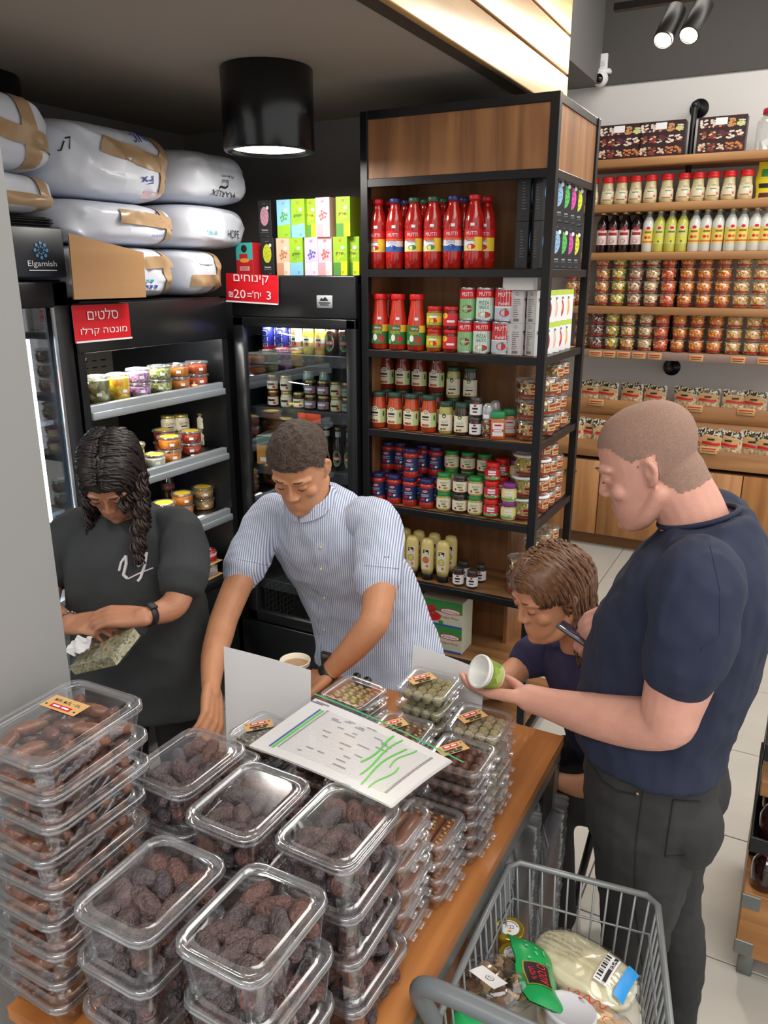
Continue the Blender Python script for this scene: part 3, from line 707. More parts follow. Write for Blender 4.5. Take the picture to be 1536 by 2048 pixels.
for lay, wd in ((0, 'lower'), (1, 'upper')):
    z = SZ[1] + .001 + lay * .1175
    Kcg.put((ux(935 - 3 * (1 - lay), 650, yf), yf, z), .25, 'green and red tomato can, %s one of its stack of two' % wd)
    Kcp.put((ux(969 - 4 * (1 - lay), 650, yf), yf, z), .3, 'mint green pizza sauce can with red top band, %s of two' % wd)
    Kcr.put((ux(1009 - 4 * (1 - lay), 650, yf), yf + .002, z), .25, 'red and silver peeled tomato can, %s of the two in front' % wd)
    Kcr.put((ux(1037 - 3 * (1 - lay), 650, yf + .085), yf + .085, z), .25, 'red and silver peeled tomato can behind the front pair, %s layer' % wd)

# --- grey carton boxes (their printed fronts face the right side of the unit)
def carton(w, d, h, front, side, name='pasta_box', cat='box'):
    """local front is -y; w along x, d along y"""
    def make():
        o = MB().rbox(-w / 2, w / 2, -d / 2, d / 2, 0, h, .0012, 1, sm=False).obj(name, front.base); o['category'] = cat
        m = MB(); ms = front(m, w, d, h); m.obj('printed_front', ms, o)
        if side:
            m = MB(); ms = side(m, w, d, h); m.obj('printed_side', ms, o)
        return o
    return Kind(make)
M_ltgrey = mat('grey_white_card', (196, 194, 192), .6); M_grey = mat('grey_print', (110, 108, 108), .6)
rndc = random.Random(4)
def f_grain(col):
    def f(m, w, d, h):
        y = -d / 2 - .0006
        m.rect(-w / 2, w / 2, 0, h, y, 0); m.rect(.0, w / 2, h * .84, h, y - .0003, 1); m.disc(0, h * .40, w * .2, h * .27, y - .0003, 2, n=16)
        m.disc(-w * .04, h * .44, w * .12, h * .16, y - .0005, 4, n=10)
        m.text('▬▬▬', -w * .1, h * .74, h * .06, y - .0004, 3, w=w * .5)
        for k in range(3): m.rect(-w * .35, w * .1, h * (.66 - k * .0 + .02 * k), h * (.67 + .02 * k), y - .0004, 3)
        return [M_white, mat('lime_tag', (190, 214, 74), .5), mat('grain_%d_%d_%d' % col, col, .6), M_grey, mat('grain_pale', (232, 210, 180), .6)]
    f.base = M_ltgrey; return f
def s_text(m, w, d, h):
    """printed narrow side on the -x face: rows of small print"""
    Mx = Matrix.Rotation(R(-90), 4, 'Z')
    y = -w / 2 - .0006
    for k in range(9): m.rect(-d * .3, -d * .3 + d * rndc.uniform(.3, .6), h * (.2 + k * .065), h * (.222 + k * .065), y, 0, M=Mx)
    m.disc(-d * .02, h * .9, d * .13, d * .13, y, 0, M=Mx); m.disc(-d * .02, h * .9, d * .09, d * .09, y - .0003, 1, M=Mx); m.rect(-d * .25, d * .2, h * .06, h * .15, y, 0, M=Mx)
    return [M_grey, M_ltgrey]
KG = [carton(.066, .045, .112, f_grain(c), s_text) for c in ((226, 176, 92), (150, 50, 70), (222, 190, 160), (206, 70, 60))]
ysr = [2.772, 2.852, 2.932, 3.012, 3.092]; cn = ['golden grain', 'dark red bean', 'pale grain', 'red lentil', 'golden grain']
for j, y in enumerate(ysr):
    for lay in (0, 1):
        KG[j % 4].put((-.858, y + .0, SZ[1] + .001 + lay * .1125), R(65), 'white box with %s picture, %s layer, %s from front post' % (cn[j], ('lower', 'upper')[lay], ORD[j]), 'white grain boxes on the right side')
for j, (y, dz) in enumerate(((2.80, .2255), (2.93, .2255))):
    o = KG[j].put((-.862, y, SZ[1] + .001 + dz + .0335), 0, 'grey white box lying flat on top of the white grain boxes, %s one' % ('front', 'rear')[j])
    o.rotation_euler = (R(-90), R(90), R(90)); o.location = (-.862, y - .056, SZ[1] + .001 + dz + .0335)
KG[2].put((-.958, 2.765, SZ[1] + .001), R(90), 'grey carton spine standing right beside the red and silver cans')
for lay in (0, 1): KG[1].put((-.922, 2.768, SZ[1] + .001 + lay * .1125), R(90), 'grey printed carton spine just left of the corner post, %s' % ('lower', 'upper')[lay])

# --- black spice tea boxes, ovals of colour, facing the right side
def f_oval(col, txt):
    def f(m, w, d, h):
        y = -d / 2 - .0006
        m.disc(0, h * .58, w * .33, h * .25, y, 1, n=22)
        for k in range(16): a = k * 2.4; q = math.sqrt(k / 16.); m.disc(w * .27 * q * math.cos(a), h * .58 + h * .2 * q * math.sin(a), w * .035, w * .035, y - .0003, 2, n=5)
        m.text(txt, 0, h * .22, h * .05, y, 0, w=w * .5); m.rect(-w * .3, w * .3, h * .15, h * .165, y, 3); m.rect(-w * .15, w * .15, h * .9, h * .915, y, 3); m.rect(w * .1, w * .3, h * .04, h * .055, y, 3)
        m.disc(w * .26, h * .8, w * .1, w * .1, y - .0005, 0, n=10)
        return [M_white, mat('oval_%d_%d_%d' % col, col, .5), mat('ovald_%d_%d_%d' % col, tuple(int(c * .6) for c in col), .5), M_grey]
    f.base = mat('matt_black_card', (30, 30, 33), .5); return f
def s_spine(m, w, d, h):
    Mx = Matrix.Rotation(R(-90), 4, 'Z'); y = -w / 2 - .0006
    for k in range(10): m.rect(-d * .12, -d * .12 + d * rndc.uniform(.1, .4), h * (.25 + k * .06), h * (.262 + k * .06), y, 0, M=Mx)
    return [M_grey]
tea_c = [((150, 190, 226), 'blue'), ((92, 196, 92), 'green'), ((222, 84, 170), 'pink'), ((222, 226, 40), 'yellow')]
KT = [carton(.074, .045, .155, f_oval(c, 'Cinnamon'), s_spine, 'tea_box') for c, _ in tea_c]
tpos = [(2.772, 0), (2.860, 0), (2.948, 1), (3.036, 2), (3.124, 3)]
for j, (y, kk) in enumerate(tpos):
    for lay in (0, 1):
        KT[kk].put((-.852, y, SZ[0] + .001 + lay * .1555), R(60), 'black tea box with %s oval, %s layer, %s from the front post' % (tea_c[kk][1], ('lower', 'upper')[lay], ORD[j]), 'black tea boxes on the right side')
for lay in (0, 1):
    KT[0].put((-.918, 2.775, SZ[0] + .001 + lay * .1555), R(90), 'black tea box showing its spine, left of the corner post, %s layer' % ('lower', 'upper')[lay])

# --- tomato sauce jars with dark green lids
dk = mat('dark_green_lid', (38, 72, 60), .4)
TJ = [(.027, 0), (.0315, .005), (.0315, .075), (.0295, .092), (.026, .112), (.0245, .122), (.0245, .128)]
def tj_lab(v):
    def f(m):
        r = .0322; m.rect(-.045, .045, .022, .078, mi=0, bend=r, seg=12); m.rect(.018, .045, .022, .078, mi=1, bend=r + .0003, seg=5)
        m.disc(-.004, .080, .013, .009, mi=0, bend=r + .0004); m.disc(-.004, .079, .008, .006, mi=2, bend=r + .0006); m.text('▬▬▬', -.004, .079, .006, mi=3, bend=r + .001, w=.009)
        m.text('▬▬▬', -.006, .062, .007, mi=4, bend=r + .0008, w=.03); m.rect(-.02, .008, .050, .0525, mi=4, bend=r + .0006, seg=3)
        for k in range(3): m.disc(-.016 + k * .010, .030, .006, .005, mi=[5, 6, 5][(k + v) % 3], bend=r + .0007 + k * .0002)
        m.disc(.032, .058, .004, .012, mi=2, bend=r + .0006)
        return [M_cream, mat('pale_green_label', (186, 206, 140), .5), mat('deep_green', (44, 92, 50), .5), M_white, M_ink, mat('nut_brown', (172, 118, 66), .6), M_red]
    return f
K_tj = [lathe_kind('sauce_jar', 'jar', TJ, body_mat('tomato_sauce', (186, 72, 30)), (lid_prof(.028, .126, .142), dk), tj_lab(v), 18) for v in (0, 1)]
K_td = lathe_kind('sauce_jar', 'jar', TJ, body_mat('dark_tomato_sauce', (130, 44, 24)), (lid_prof(.028, .126, .142), dk), tj_lab(1), 18)
def pesto_lab(r): return lab_simple(r, .014, .076, r * 1.35, [M_cream, None, None, mat('deep_green', (44, 92, 50), .5), M_ink, mat('aqua_word', (120, 190, 190), .5), mat('nut_brown', (172, 118, 66), .6)], [('▬▬▬', -.002, .070, .006, .008, 0), ('PESTO', 0, .048, .009, .026, 5), ('▬▬▬', 0, .037, .005, .03, 4)], [(-.002, .072, .008, .009, 3), (.0, .022, .008, .004, 6), (-.013, .021, .005, .004, 3)])
K_ps = squat('pesto_jar', 'jar', .0275, .122, M_pesto, (38, 72, 60), pesto_lab(.0282), .016, dk)
K_pd = squat('pesto_jar', 'jar', .0275, .122, M_olive, (38, 72, 60), pesto_lab(.0282), .016, dk)
z3 = SZ[2] + .001
for i, u in enumerate((758, 790, 823, 858)):
    K_tj[i % 2].put((ux(u, 830, yf), yf, z3), .15 + rnd.uniform(-.1, .1), 'orange tomato sauce jar with dark green lid, %s of the front lower four' % nth(i, 4))
    K_td.put((ux(u + 15, 815, yb + .02), yb + .02, z3), .15, 'tomato sauce jar half hidden behind the front lower four, %s' % nth(i, 4), 'tomato jars in the second row')
    K_td.put((ux(u + 16, 755, yb + .02), yb + .02, z3 + .1425), .15 + rnd.uniform(-.1, .1), 'dark tomato sauce jar on the upper layer under the shelf, %s of four' % nth(i, 4))
K_ps.put((ux(892, 830, yf), yf, z3), .2, 'pale green pesto jar with dark green lid, front row of the middle shelf')
K_pd.put((ux(923, 835, yf), yf, z3), .2, 'brown tapenade jar with dark green lid beside the pale pesto, front row')
for u, k, w in ((907, K_ps, 'pale green pesto'), (941, K_pd, 'brown tapenade')):
    K_pd.put((ux(u, 815, yb + .03), yb + .03, z3), .2, 'jar hidden behind the front row, carrying the upper %s jar' % w)
    k.put((ux(u, 765, yb + .03), yb + .03, z3 + .1225), .2, '%s jar on the upper layer at the right of the dark tomato jars' % w)
K_sp = squat('spice_jar', 'jar', .0235, .074, M_olive, (46, 44, 44), lab_simple(.0241, .010, .05, .034, [M_white, None, None, M_ink, M_red], [('▬▬▬', 0, .034, .007, .022, 3), ('▬▬▬', 0, .022, .005, .018, 3)], [(0, .045, .006, .004, 4)]), .013, mat('pewter_lid', (90, 88, 86), .3, .6))
for lay in (0, 1): K_sp.put((ux(951, 850, yf), yf, z3 + .0745 * lay), .2, 'small dark jar with pewter lid and white label, %s of the stacked pair' % ('lower', 'upper')[lay])
K_sp.put((ux(972, 800, yb), yb, z3), .2, 'small dark jar standing behind the stacked pair')
def grinder():
    o = MB().lathe([(.019, 0), (.020, .003), (.020, .06), (.0185, .068)], 16).obj('spice_grinder', speckle('peppercorns', [(60, 48, 40), (150, 120, 90), (210, 190, 160), (90, 50, 40)], 160)); o['category'] = 'spice grinder'
    MB().lathe([(.0195, .068), (.021, .07), (.021, .098), (.019, .118), (.012, .128), (0, .13)], 16).obj('cap', clear('frosted_cap', (.93, .95, .97), .2, .25, .6, .25), o)
    m = MB(); m.rect(-.012, .012, .075, .09, bend=.0215, seg=4); m.obj('sticker', M_white, o); return o
K_gr = Kind(grinder)
K_gr.put((ux(975, 850, yf), yf, z3), 0, 'clear capped pepper grinder between the stacked dark pair and the paprika')
K_gr.put((ux(990, 820, yb), yb, z3), 0, 'clear capped pepper grinder standing one row back')
def paprika():
    o = MB().rrect([(.026, .02, .006, 0), (.027, .021, .006, .003), (.027, .021, .006, .074), (.022, .018, .006, .08)]).obj('paprika_jar', body_mat('paprika_powder', (196, 96, 30))); o['category'] = 'spice jar'
    MB().rrect([(.0245, .0195, .007, .078), (.025, .02, .007, .08), (.025, .02, .007, .100), (.022, .017, .006, .103)]).obj('lid', mat('lid_green', (32, 140, 84), .4), o)
    m = MB(); m.rect(-.020, .020, .012, .062, -.0216, 0).rect(-.020, .020, .028, .038, -.022, 1).rect(-.016, .016, .03, .036, -.0222, 0).text('▬▬▬', 0, .053, .006, -.022, 1, w=.026); m.obj('paper_label', [M_white, M_red], o); return o
K_pa = Kind(paprika)
K_pa.put((ux(996, 850, yf), yf, z3), .35, 'orange paprika jar with green lid, in front')
K_pa.put((ux(1019, 850, yb), yb, z3), .35, 'orange paprika jar with green lid, the one behind')

# --- blue label sauce jars, green, red and purple lids (shelf below)
z4 = SZ[3] + .001
navyL = mat('navy_label', (28, 46, 96), .45)
BJ = [(.028, 0), (.031, .004), (.031, .022), (.0295, .026), (.0295, .082), (.031, .087), (.031, .094), (.026, .102)]
def blab(m):
    r = .0302; m.rect(-.05, .05, .026, .083, mi=0, bend=r, seg=12); m.disc(0, .072, .013, .006, mi=1, bend=r + .0005); m.disc(0, .072, .010, .0042, mi=2, bend=r + .0008)
    m.text('▬▬▬', 0, .072, .004, mi=1, bend=r + .0011, w=.015); m.text('ARRABBIATA', 0, .058, .006, mi=2, bend=r + .0008, w=.034)
    m.disc(-.008, .040, .009, .006, mi=3, bend=r + .0008); m.disc(.010, .038, .005, .005, mi=2, bend=r + .0008); m.disc(.018, .041, .004, .003, mi=4, bend=r + .0008); m.rect(-.016, .016, .050, .0515, mi=2, bend=r + .0008, seg=3)
    return [navyL, M_white, M_white, M_red, M_green]
_bl = lambda m: (blab(m), [navyL, M_red, M_white, M_red, M_green])[1]
K_bj = lathe_kind('sauce_jar', 'jar', BJ, body_mat('red_sauce', (176, 44, 30)), (lid_prof(.0285, .101, .118), mat('navy_lid', (34, 40, 92), .35)), _bl, 18)
for i, u in enumerate((757, 789, 820, 854)):
    K_bj.put((ux(u, 985, yf), yf, z4), .1 + rnd.uniform(-.1, .1), 'navy labelled sauce jar with navy lid, %s of the front four' % nth(i, 4))
    K_bj.put((ux(u + 17, 960, yb), yb, z4), .1, 'navy labelled sauce jar in the second row, %s of four' % nth(i, 4), 'navy jars in the second row')
for i, (u, y) in enumerate(((777, yb), (802, yb + .01), (846, yb + .01), (872, yb))): K_bj.put((ux(u, 925, y), y, z4 + .1185), .1, 'navy labelled sauce jar on the upper layer at the back, %s' % nth(i, 4))
K_bj.put((ux(822, 925, yf), yf, z4 + .1185), .2, 'navy labelled sauce jar standing alone atop the front four')
gl = mat('bright_green_lid', (34, 142, 70), .35)
def veg_lab(r): return lab_simple(r, .012, .053, r * 1.45, [M_cream, None, None, mat('mid_green', (70, 142, 66), .5), M_red, mat('nut_brown', (172, 118, 66), .6)], [('PESTO', .002, .041, .0085, .028, 3), ('▬▬▬', .002, .031, .005, .018, 3)], [(-.016, .022, .005, .005, 4), (.008, .020, .01, .004, 5)])
Kv = [squat('pesto_jar', 'jar', .0295, .0755, m_, (34, 142, 70), veg_lab(.0302), .014, lm) for m_, lm in ((M_pesto, gl), (body_mat('red_pesto', (140, 60, 34)), gl), (M_olive, mat('pewter_lid', (90, 88, 86), .3, .6)))]
for i, (u, k, w) in enumerate(((888, 0, 'green lid, pale filling'), (920, 2, 'pewter lid, dark filling'), (951, 0, 'green lid, pale filling'))):
    for lay in (0, 1): Kv[k].put((ux(u, 1000, yf), yf, z4 + .076 * lay), .2 + rnd.uniform(-.1, .1), 'squat pesto jar (%s), %s front stack, %s' % (w, ('left', 'middle', 'right')[i], ('lower', 'upper')[lay]))
for i, (u, k, w) in enumerate(((903, 0, 'pale'), (935, 1, 'red'), (968, 1, 'red'))):
    for lay in range(3): Kv[k].put((ux(u, 960, yb), yb, z4 + .076 * lay), .2, 'squat green lidded %s pesto jar in the row behind, %s stack, %s' % (w, ('left', 'middle', 'right')[i], ('bottom', 'middle layer', 'topmost')[lay]))
def jam(lidc, bm, main):
    return squat('cheese_jar', 'jar', .0295, .072, bm, lidc, lab_simple(.0302, .010, .048, .044, [main, None, mat('meadow', (120, 170, 90), .5), M_white, M_red, mat('sky_blue_print', (150, 200, 226), .5)], [('▬▬▬', .002, .040, .008, .03, 3), ('▬▬▬', .002, .030, .006, .03, 3)], [(.0, .0205, .016, .003, 5), (.02, .016, .004, .003, 3)]), .018)
K_rj = jam((216, 34, 30), body_mat('red_paste', (150, 40, 26)), mat('label_scarlet', (214, 44, 54), .5)); K_pj = jam((126, 54, 128), body_mat('cream_paste', (222, 206, 150)), mat('butter_label', (238, 226, 150), .5))
for lay in range(3):
    K_rj.put((ux(984, 980, yf), yf, z4 + .0725 * lay), .2, 'red lidded jar with red label, %s of the front stack of three' % ('bottom', 'middle', 'top')[lay])
    K_rj.put((ux(1003, 960, yb), yb, z4 + .0725 * lay), .2, 'red lidded jar in the stack behind, %s' % ('bottom', 'middle', 'top')[lay])
for lay in range(2): K_pj.put((ux(1018, 1000, yf), yf, z4 + .0725 * lay), .2, 'purple lidded cream jar, %s of the front pair' % ('lower', 'upper')[lay])
for lay in range(3): K_pj.put((ux(1034, 960, yb), yb, z4 + .0725 * lay), .2, 'purple lidded cream jar in the stack behind, %s' % ('bottom', 'middle', 'top')[lay])

# --- clear tubs with their contents (used on the unit's right side, on the back wall and in the cooler)
def lumps(n, r, h, s, seed, cols, flat=1.):
    """loose pieces filling a tub: many small lumps, one mesh"""
    q = random.Random(seed); m = MB()
    for i in range(n):
        a = q.uniform(0, 6.283); z = q.uniform(s, h); rr = (r(z) - s * .8) * (1 if q.random() < .75 and z < h - s else math.sqrt(q.random()))
        if z > h - s: rr = (r(z) - s) * math.sqrt(q.random())
        M = Matrix.Translation((rr * math.cos(a), rr * math.sin(a), z)) @ Matrix.Rotation(q.uniform(0, 6), 4, (q.random(), q.random(), q.random() + .1))
        m.ball((0, 0, 0), s * q.uniform(.9, 1.4), s * q.uniform(.6, .9), s * .7 * flat, n=6, m=4, mi=q.randrange(len(cols)), M=M)
    m.lathe([(r(0) * .6, .002), (r(h) * .82, h * .9), (0, h * .93)], 10, 0)
    return m
def tub(rb, rt, h, cols, seed, n=70, s=.008, lidm=None, label=None, fill=.86):
    def make():
        o = MB().lathe([(rb * .5, .0012), (rb * .96, .001), (rb, .004), (rt, h - .008)], 20, cap=True).obj('snack_tub', M_clear); o['category'] = 'tub'
        c = lumps(n, lambda z: rb + (rt - rb) * z / h - .0015, h * fill, s, seed, cols).obj('contents', [mat('nut_%d_%d_%d' % c, c, .5) for c in cols], o); stuff(c)
        MB().lathe([(rt + .001, h - .010), (rt + .003, h - .009), (rt + .0035, h - .003), (rt + .001, h), (rt * .9, h + .0005), (rt * .88, h - .002), (0, h - .002)], 20, cap=False).obj('lid', lidm or clear('tub_lid', (1, 1, 1), .1, .10, .6, .06), o)
        if label:
            m = MB(); ms = label(m, rb + (rt - rb) * .3 + .0012); m.obj('paper_label', ms, o)
        return o
    return Kind(make)
def red_band(m, r):
    m.rect(-r * 1.3, r * 1.3, .012, .020, mi=0, bend=r, seg=8); m.rect(-r * .55, r * .55, .022, .05, mi=1, bend=r + .003, seg=5); m.rect(-r * .4, r * .4, .038, .047, mi=0, bend=r + .0036, seg=4); m.rect(-r * .3, r * .3, .028, .031, mi=2, bend=r + .0036, seg=3)
    return [mat('crimson_band', (150, 30, 28), .5), M_kraft, M_ink]
K_cr = tub(.045, .052, .075, [(226, 204, 150), (196, 160, 96), (110, 60, 40)], 1, 70, .009, label=red_band)
K_or = tub(.036, .042, .072, [(226, 120, 40), (236, 150, 70)], 2, 60, .009, label=red_band, lidm=M_white)
K_pale = tub(.046, .049, .085, [(206, 190, 96), (186, 170, 70), (226, 212, 140)], 3, 70, .011, label=red_band, lidm=mat('white_lid', (236, 236, 238), .35))
K_mix = tub(.036, .042, .065, [(196, 160, 90), (226, 200, 130), (150, 100, 50)], 5, 60, .008, label=red_band)
for sh, kinds, nl, lab in ((2, [K_cr, K_cr, K_mix, K_mix], (3, 3, 4, 4), 'the middle shelf'), (3, [K_pale, K_or, K_mix, K_mix], (3, 4, 4, 3), 'the fourth shelf'), (4, [K_cr, K_mix, K_mix, K_mix], (2, 3, 3, 3), 'the low shelf')):
    for j, y in enumerate((2.80, 2.905, 2.998, 3.09)):
        hh = {id(K_cr): .0755, id(K_or): .0725, id(K_pale): .0855, id(K_mix): .0655}[id(kinds[j])]
        x = -.868 - (.01 if j == 0 else -.01)
        for lay in range(nl[j]):
            kinds[j].put((x + rnd.uniform(-.003, .003), y, SZ[sh] + .001 + lay * hh), R(70 if j else 40), 'snack tub on %s, %s stack from front post, %s from bottom' % (lab, ORD[j], ORD[lay]), 'snack tubs on the right side')

# --- upside down mustard and mayonnaise bottles (low shelf)
MU = [(.024, .026), (.0275, .05), (.028, .12), (.027, .155), (.022, .172), (.010, .178)]
def mustard(col, ring):
    def make():
        o = MB().lathe(MU, 20, M=Matrix.Diagonal((1, .75, 1, 1))).obj('squeeze_bottle', mat('squeeze_%d' % col[2], col, .3, coat=.4)); o['category'] = 'bottle'
        MB().lathe([(.023, 0), (.024, .002), (.023, .022), (.019, .027)], 20, M=Matrix.Diagonal((1, .75, 1, 1))).obj('cap', M_black, o)
        m = MB(); y = -.0216
        def pt(a, b): return Vector((a, -.0214 * math.sqrt(max(0, 1 - (a / .0282) ** 2)), b))
        m.grid(lambda a, b: pt((a - .5) * .034, .048 + b * .09), 6, 1, 0); 
        m.rect(-.012, .012, .118, .134, y - .0004, 1); m.rect(-.009, 0, .126, .131, y - .0008, 2); m.text('▬▬▬', .001, .121, .006, y - .0008, 4, w=.014); m.disc(0, .090, .013, .014, y - .0004, 1, n=18); m.disc(0, .090, .0115, .0125, y - .0008, 3, n=18); m.disc(.006, .064, .006, .006, y - .0006, 5)
        m.obj('paper_label', [mat('beige_label', (230, 222, 196), .5), M_ink, M_yellow, mat('ring_%d' % ring[1], ring, .5), M_white, mat('soft_red', (214, 110, 100), .5)], o); return o
    return Kind(make)
K_m1, K_m2 = mustard((226, 206, 130), (214, 200, 110)), mustard((232, 196, 130), (214, 110, 60))
z5 = SZ[4] + .001
for i, (u, k) in enumerate(((800, K_m1), (825, K_m1), (855, K_m2), (886, K_m1))): k.put((ux(u, 1115, yf), yf, z5), .1, 'upside down pale squeeze bottle with black cap, %s of the front four' % nth(i, 4))
for i, u in enumerate((811, 838, 869, 902)): K_m1.put((ux(u, 1090, yb), yb, z5), .1, 'upside down pale squeeze bottle in the row behind, %s of four' % nth(i, 4), 'squeeze bottles in the second row')
for i, (u, y) in enumerate(((918, yf), (928, yb), (946, yf), (962, yb))): K_sp.put((ux(u, 1120, y), y, z5), .2, 'small dark jar right of the squeeze bottles on the low shelf, %s' % nth(i, 4))

# --- bottom shelf: standing packs in a red tray, green cartons
def pouch():
    m = MB()
    m.grid(lambda a, b: ((a - .5) * (.042 + .006 * (b > .92)), -.016 * math.sin(math.pi * min(max(a, 0), 1)) * (1 - b ** 6) - .001, b * .2), 8, 10, 0); m.grid(lambda a, b: ((.5 - a) * (.042 + .006 * (b > .92)), .012 * math.sin(math.pi * a) * (1 - b ** 6) + .001, b * .2), 8, 10, 0)
    o = m.obj('sauce_pouch', mat('pouch_green', (176, 190, 120), .3)); o['category'] = 'pouch'
    q = MB(); f = lambda a, b: ((a - .5) * .043, -.0165 * math.sin(math.pi * a) * (1 - b ** 6) - .0018, b * .2)
    q.grid(lambda a, b: f(a, .62 + b * .28), 8, 3, 0); q.grid(lambda a, b: f(a, .90 + b * .09), 8, 2, 1); q.grid(lambda a, b: f(.25 + a * .5, .22 + b * .2), 5, 3, 0); q.text('MUTTI', 0, .155, .013, -.0192, 1, w=.03)
    q.obj('print', [M_red, M_white], o); return o
K_po = Kind(pouch)
z6 = SZ[5] + .001
for i, (u, y) in enumerate(((803, yf + .02), (818, yf), (840, yf), (806, yb), (826, yb), (846, yb))):
    K_po.put((ux(u, 1260, y), y, z6 + .003), .1, 'red and green sauce pouch in the red tray, %s row, %s' % (('front', 'back')[i // 3], ('left', 'middle', 'right')[i % 3]))
xt = ux(823, 1290, yf); tr = tag(MB().box(-.075, .075, -.035, .115, 0, .003).box(-.075, .075, -.037, -.034, 0, .035).box(.074, .077, -.037, .115, 0, .035).box(-.077, -.074, -.037, .115, 0, .035).obj('display_tray', mat('tray_red', (208, 24, 26), .5), None, (xt, yf + .005, z6 - .0005)), 'low red card tray holding the sauce pouches', 'tray')
def f_polpa(m, w, d, h):
    y = -d / 2 - .0006
    m.rect(-w / 2, w / 2, h * .55, h, y, 0); m.rect(-w / 2, w / 2, 0, h * .08, y, 5)
    for cx, cz, rr in ((-.28, .62, .17), (-.2, .34, .2)): m.disc(w * cx, h * cz, w * rr, h * rr * .95, y - .0004, 1, n=16); m.disc(w * cx, h * (cz + .12), w * .05, h * .05, y - .0008, 0, n=6)
    m.disc(w * .22, h * .62, w * .25, h * .11, y - .0004, 1, n=16); m.disc(w * .22, h * .62, w * .22, h * .085, y - .0006, 3, n=16); m.text('Althea', w * .22, h * .62, h * .09, y - .0009, 1, w=w * .34); m.text('Polpa Fina', w * .2, h * .36, h * .1, y - .0006, 1, w=w * .42); m.disc(w * .0, h * .14, w * .06, h * .08, y - .0006, 0)
    return [M_green, M_red, M_red, M_white, M_white, M_blue]
f_polpa.base = mat('polpa_card', (206, 206, 186), .5)
K_pl = carton(.19, .12, .115, f_polpa, None, 'tomato_carton')
for lay in range(2): K_pl.put((ux(892, 1260, yf + .05), yf + .05, z6 + lay * .1155), .02, 'green and white tomato carton, %s of the two on the bottom shelf' % ('lower', 'upper')[lay])

# ================================================================== tea boxes standing on the drinks fridge
def f_tea(top, low, fruit, word, accent):
    def f(m, w, d, h):
        y = -d / 2 - .0006
        m.rect(-w / 2, w / 2, 0, h, y, 0); m.rect(-w / 2, w / 2, 0, h * .33, y - .0003, 1); m.rect(w * .05, w / 2, 0, h * .36, y - .0005, 4)
        m.text('W', 0, h * .9, h * .09, y - .0008, 2, w=w * .24)
        for k in range(9): a = k * 2.4; q = math.sqrt(k / 9.); m.disc(w * .3 * q * math.cos(a), h * .55 + h * .13 * q * math.sin(a), w * .08, h * .035, y - .0006 - k * .00005, 3, n=8)
        if word: m.text(word, 0, h * .56, h * .085, y - .0014, 5, w=w * .6)
        m.disc(w * .2, h * .72, w * .13, w * .11, y - .0016, 6, n=10); m.text('25', w * .18, h * .08, h * .06, y - .0009, 5, w=w * .16)
        return [mat('tea_%d%d%d' % top, top, .5), mat('tea_%d%d%d' % low, low, .5), M_red, mat('tea_%d%d%d' % fruit, fruit, .5), mat('tea_%d%d%d' % accent, accent, .5), M_ink, M_white]
    f.base = mat('tea_%d%d%d' % top, top, .5); return f
lime, sky, yel, pnk = (140, 186, 40), (126, 186, 226), (206, 220, 40), (236, 176, 186)
KF = dict(green_blue=f_tea(lime, sky, (120, 170, 50), 'green', sky), green_yellow=f_tea(lime, (80, 140, 60), (190, 206, 60), 'green', yel), pink=f_tea(pnk, (226, 150, 160), (216, 90, 90), '', (246, 226, 200)),
          beige=f_tea((214, 176, 150), (190, 140, 110), (170, 110, 80), '', (226, 200, 180)), lilac=f_tea((196, 176, 216), (206, 190, 226), (90, 90, 160), '', (226, 200, 226)), blue_green=f_tea(sky, lime, (90, 150, 40), '', lime))
KF = {k: carton(.062, .075, .142, v, None, 'tea_box') for k, v in KF.items()}
KB = {'lime': carton(.066, .07, .145, f_oval((190, 196, 40), 'Cinnamon'), s_spine, 'tea_box'), 'rose': carton(.066, .07, .145, f_oval((206, 150, 170), 'Cinnamon'), s_spine, 'tea_box')}
zt = FZ + .001
for lay, row in enumerate(([(576, 'beige'), (603, 'green_blue'), (633, 'lilac'), (660, 'pink'), (690, 'green_yellow'), (714, 'green_yellow')], [(580, 'blue_green'), (608, 'green_blue'), (632, 'green_yellow'), (657, 'pink'), (697, 'green_yellow')])):
    for i, (u, k) in enumerate(row):
        y = 2.758 + (.02 if (lay, i) in ((1, 2), (0, 5)) else 0) - (.008 if (lay, i) == (1, 3) else 0)
        KF[k].put((ux(u, 500, y), y, zt + lay * .1425), rnd.uniform(-.04, .04), '%s tea box on the drinks fridge, %s in the %s row' % (k.replace('_', ' and '), nth(i, len(row)), ('lower', 'upper')[lay]))
KB['lime'].put((ux(545, 500, 2.76), 2.76, zt), -.05, 'black tea box with lime oval, lower one at the left of the coloured boxes')
KB['rose'].put((ux(540, 440, 2.80), 2.80, zt + .1455), -.05, 'black tea box with rose oval standing on the lime oval one')
def f_rice(m, w, d, h):
    y = -d / 2 - .0006
    m.rect(-w / 2, w / 2, h * .48, h, y, 0); m.rect(-w / 2, w / 2, 0, h * .48, y, 1); m.disc(0, h * .82, w * .18, h * .12, y - .0004, 2); m.rect(-w * .3, w * .2, h * .5, h * .66, y - .0003, 1); m.disc(0, h * .46, w * .3, h * .07, y - .0006, 3); m.rect(-w * .3, w * .3, h * .14, h * .28, y - .0004, 4); m.text('SHOT', 0, h * .21, h * .09, y - .0007, 1, w=w * .4)
    return [mat('turquoise', (64, 176, 170), .5), mat('box_red', (186, 36, 44), .5), M_ink, mat('box_orange', (236, 150, 60), .5), mat('box_pale', (226, 150, 150), .5)]
f_rice.base = mat('box_red', (186, 36, 44), .5)
carton(.09, .07, .128, f_rice, None, 'snack_box').put((ux(500, 510, 2.76), 2.76, zt), -.08, 'turquoise and red snack box at the left end on the drinks fridge')

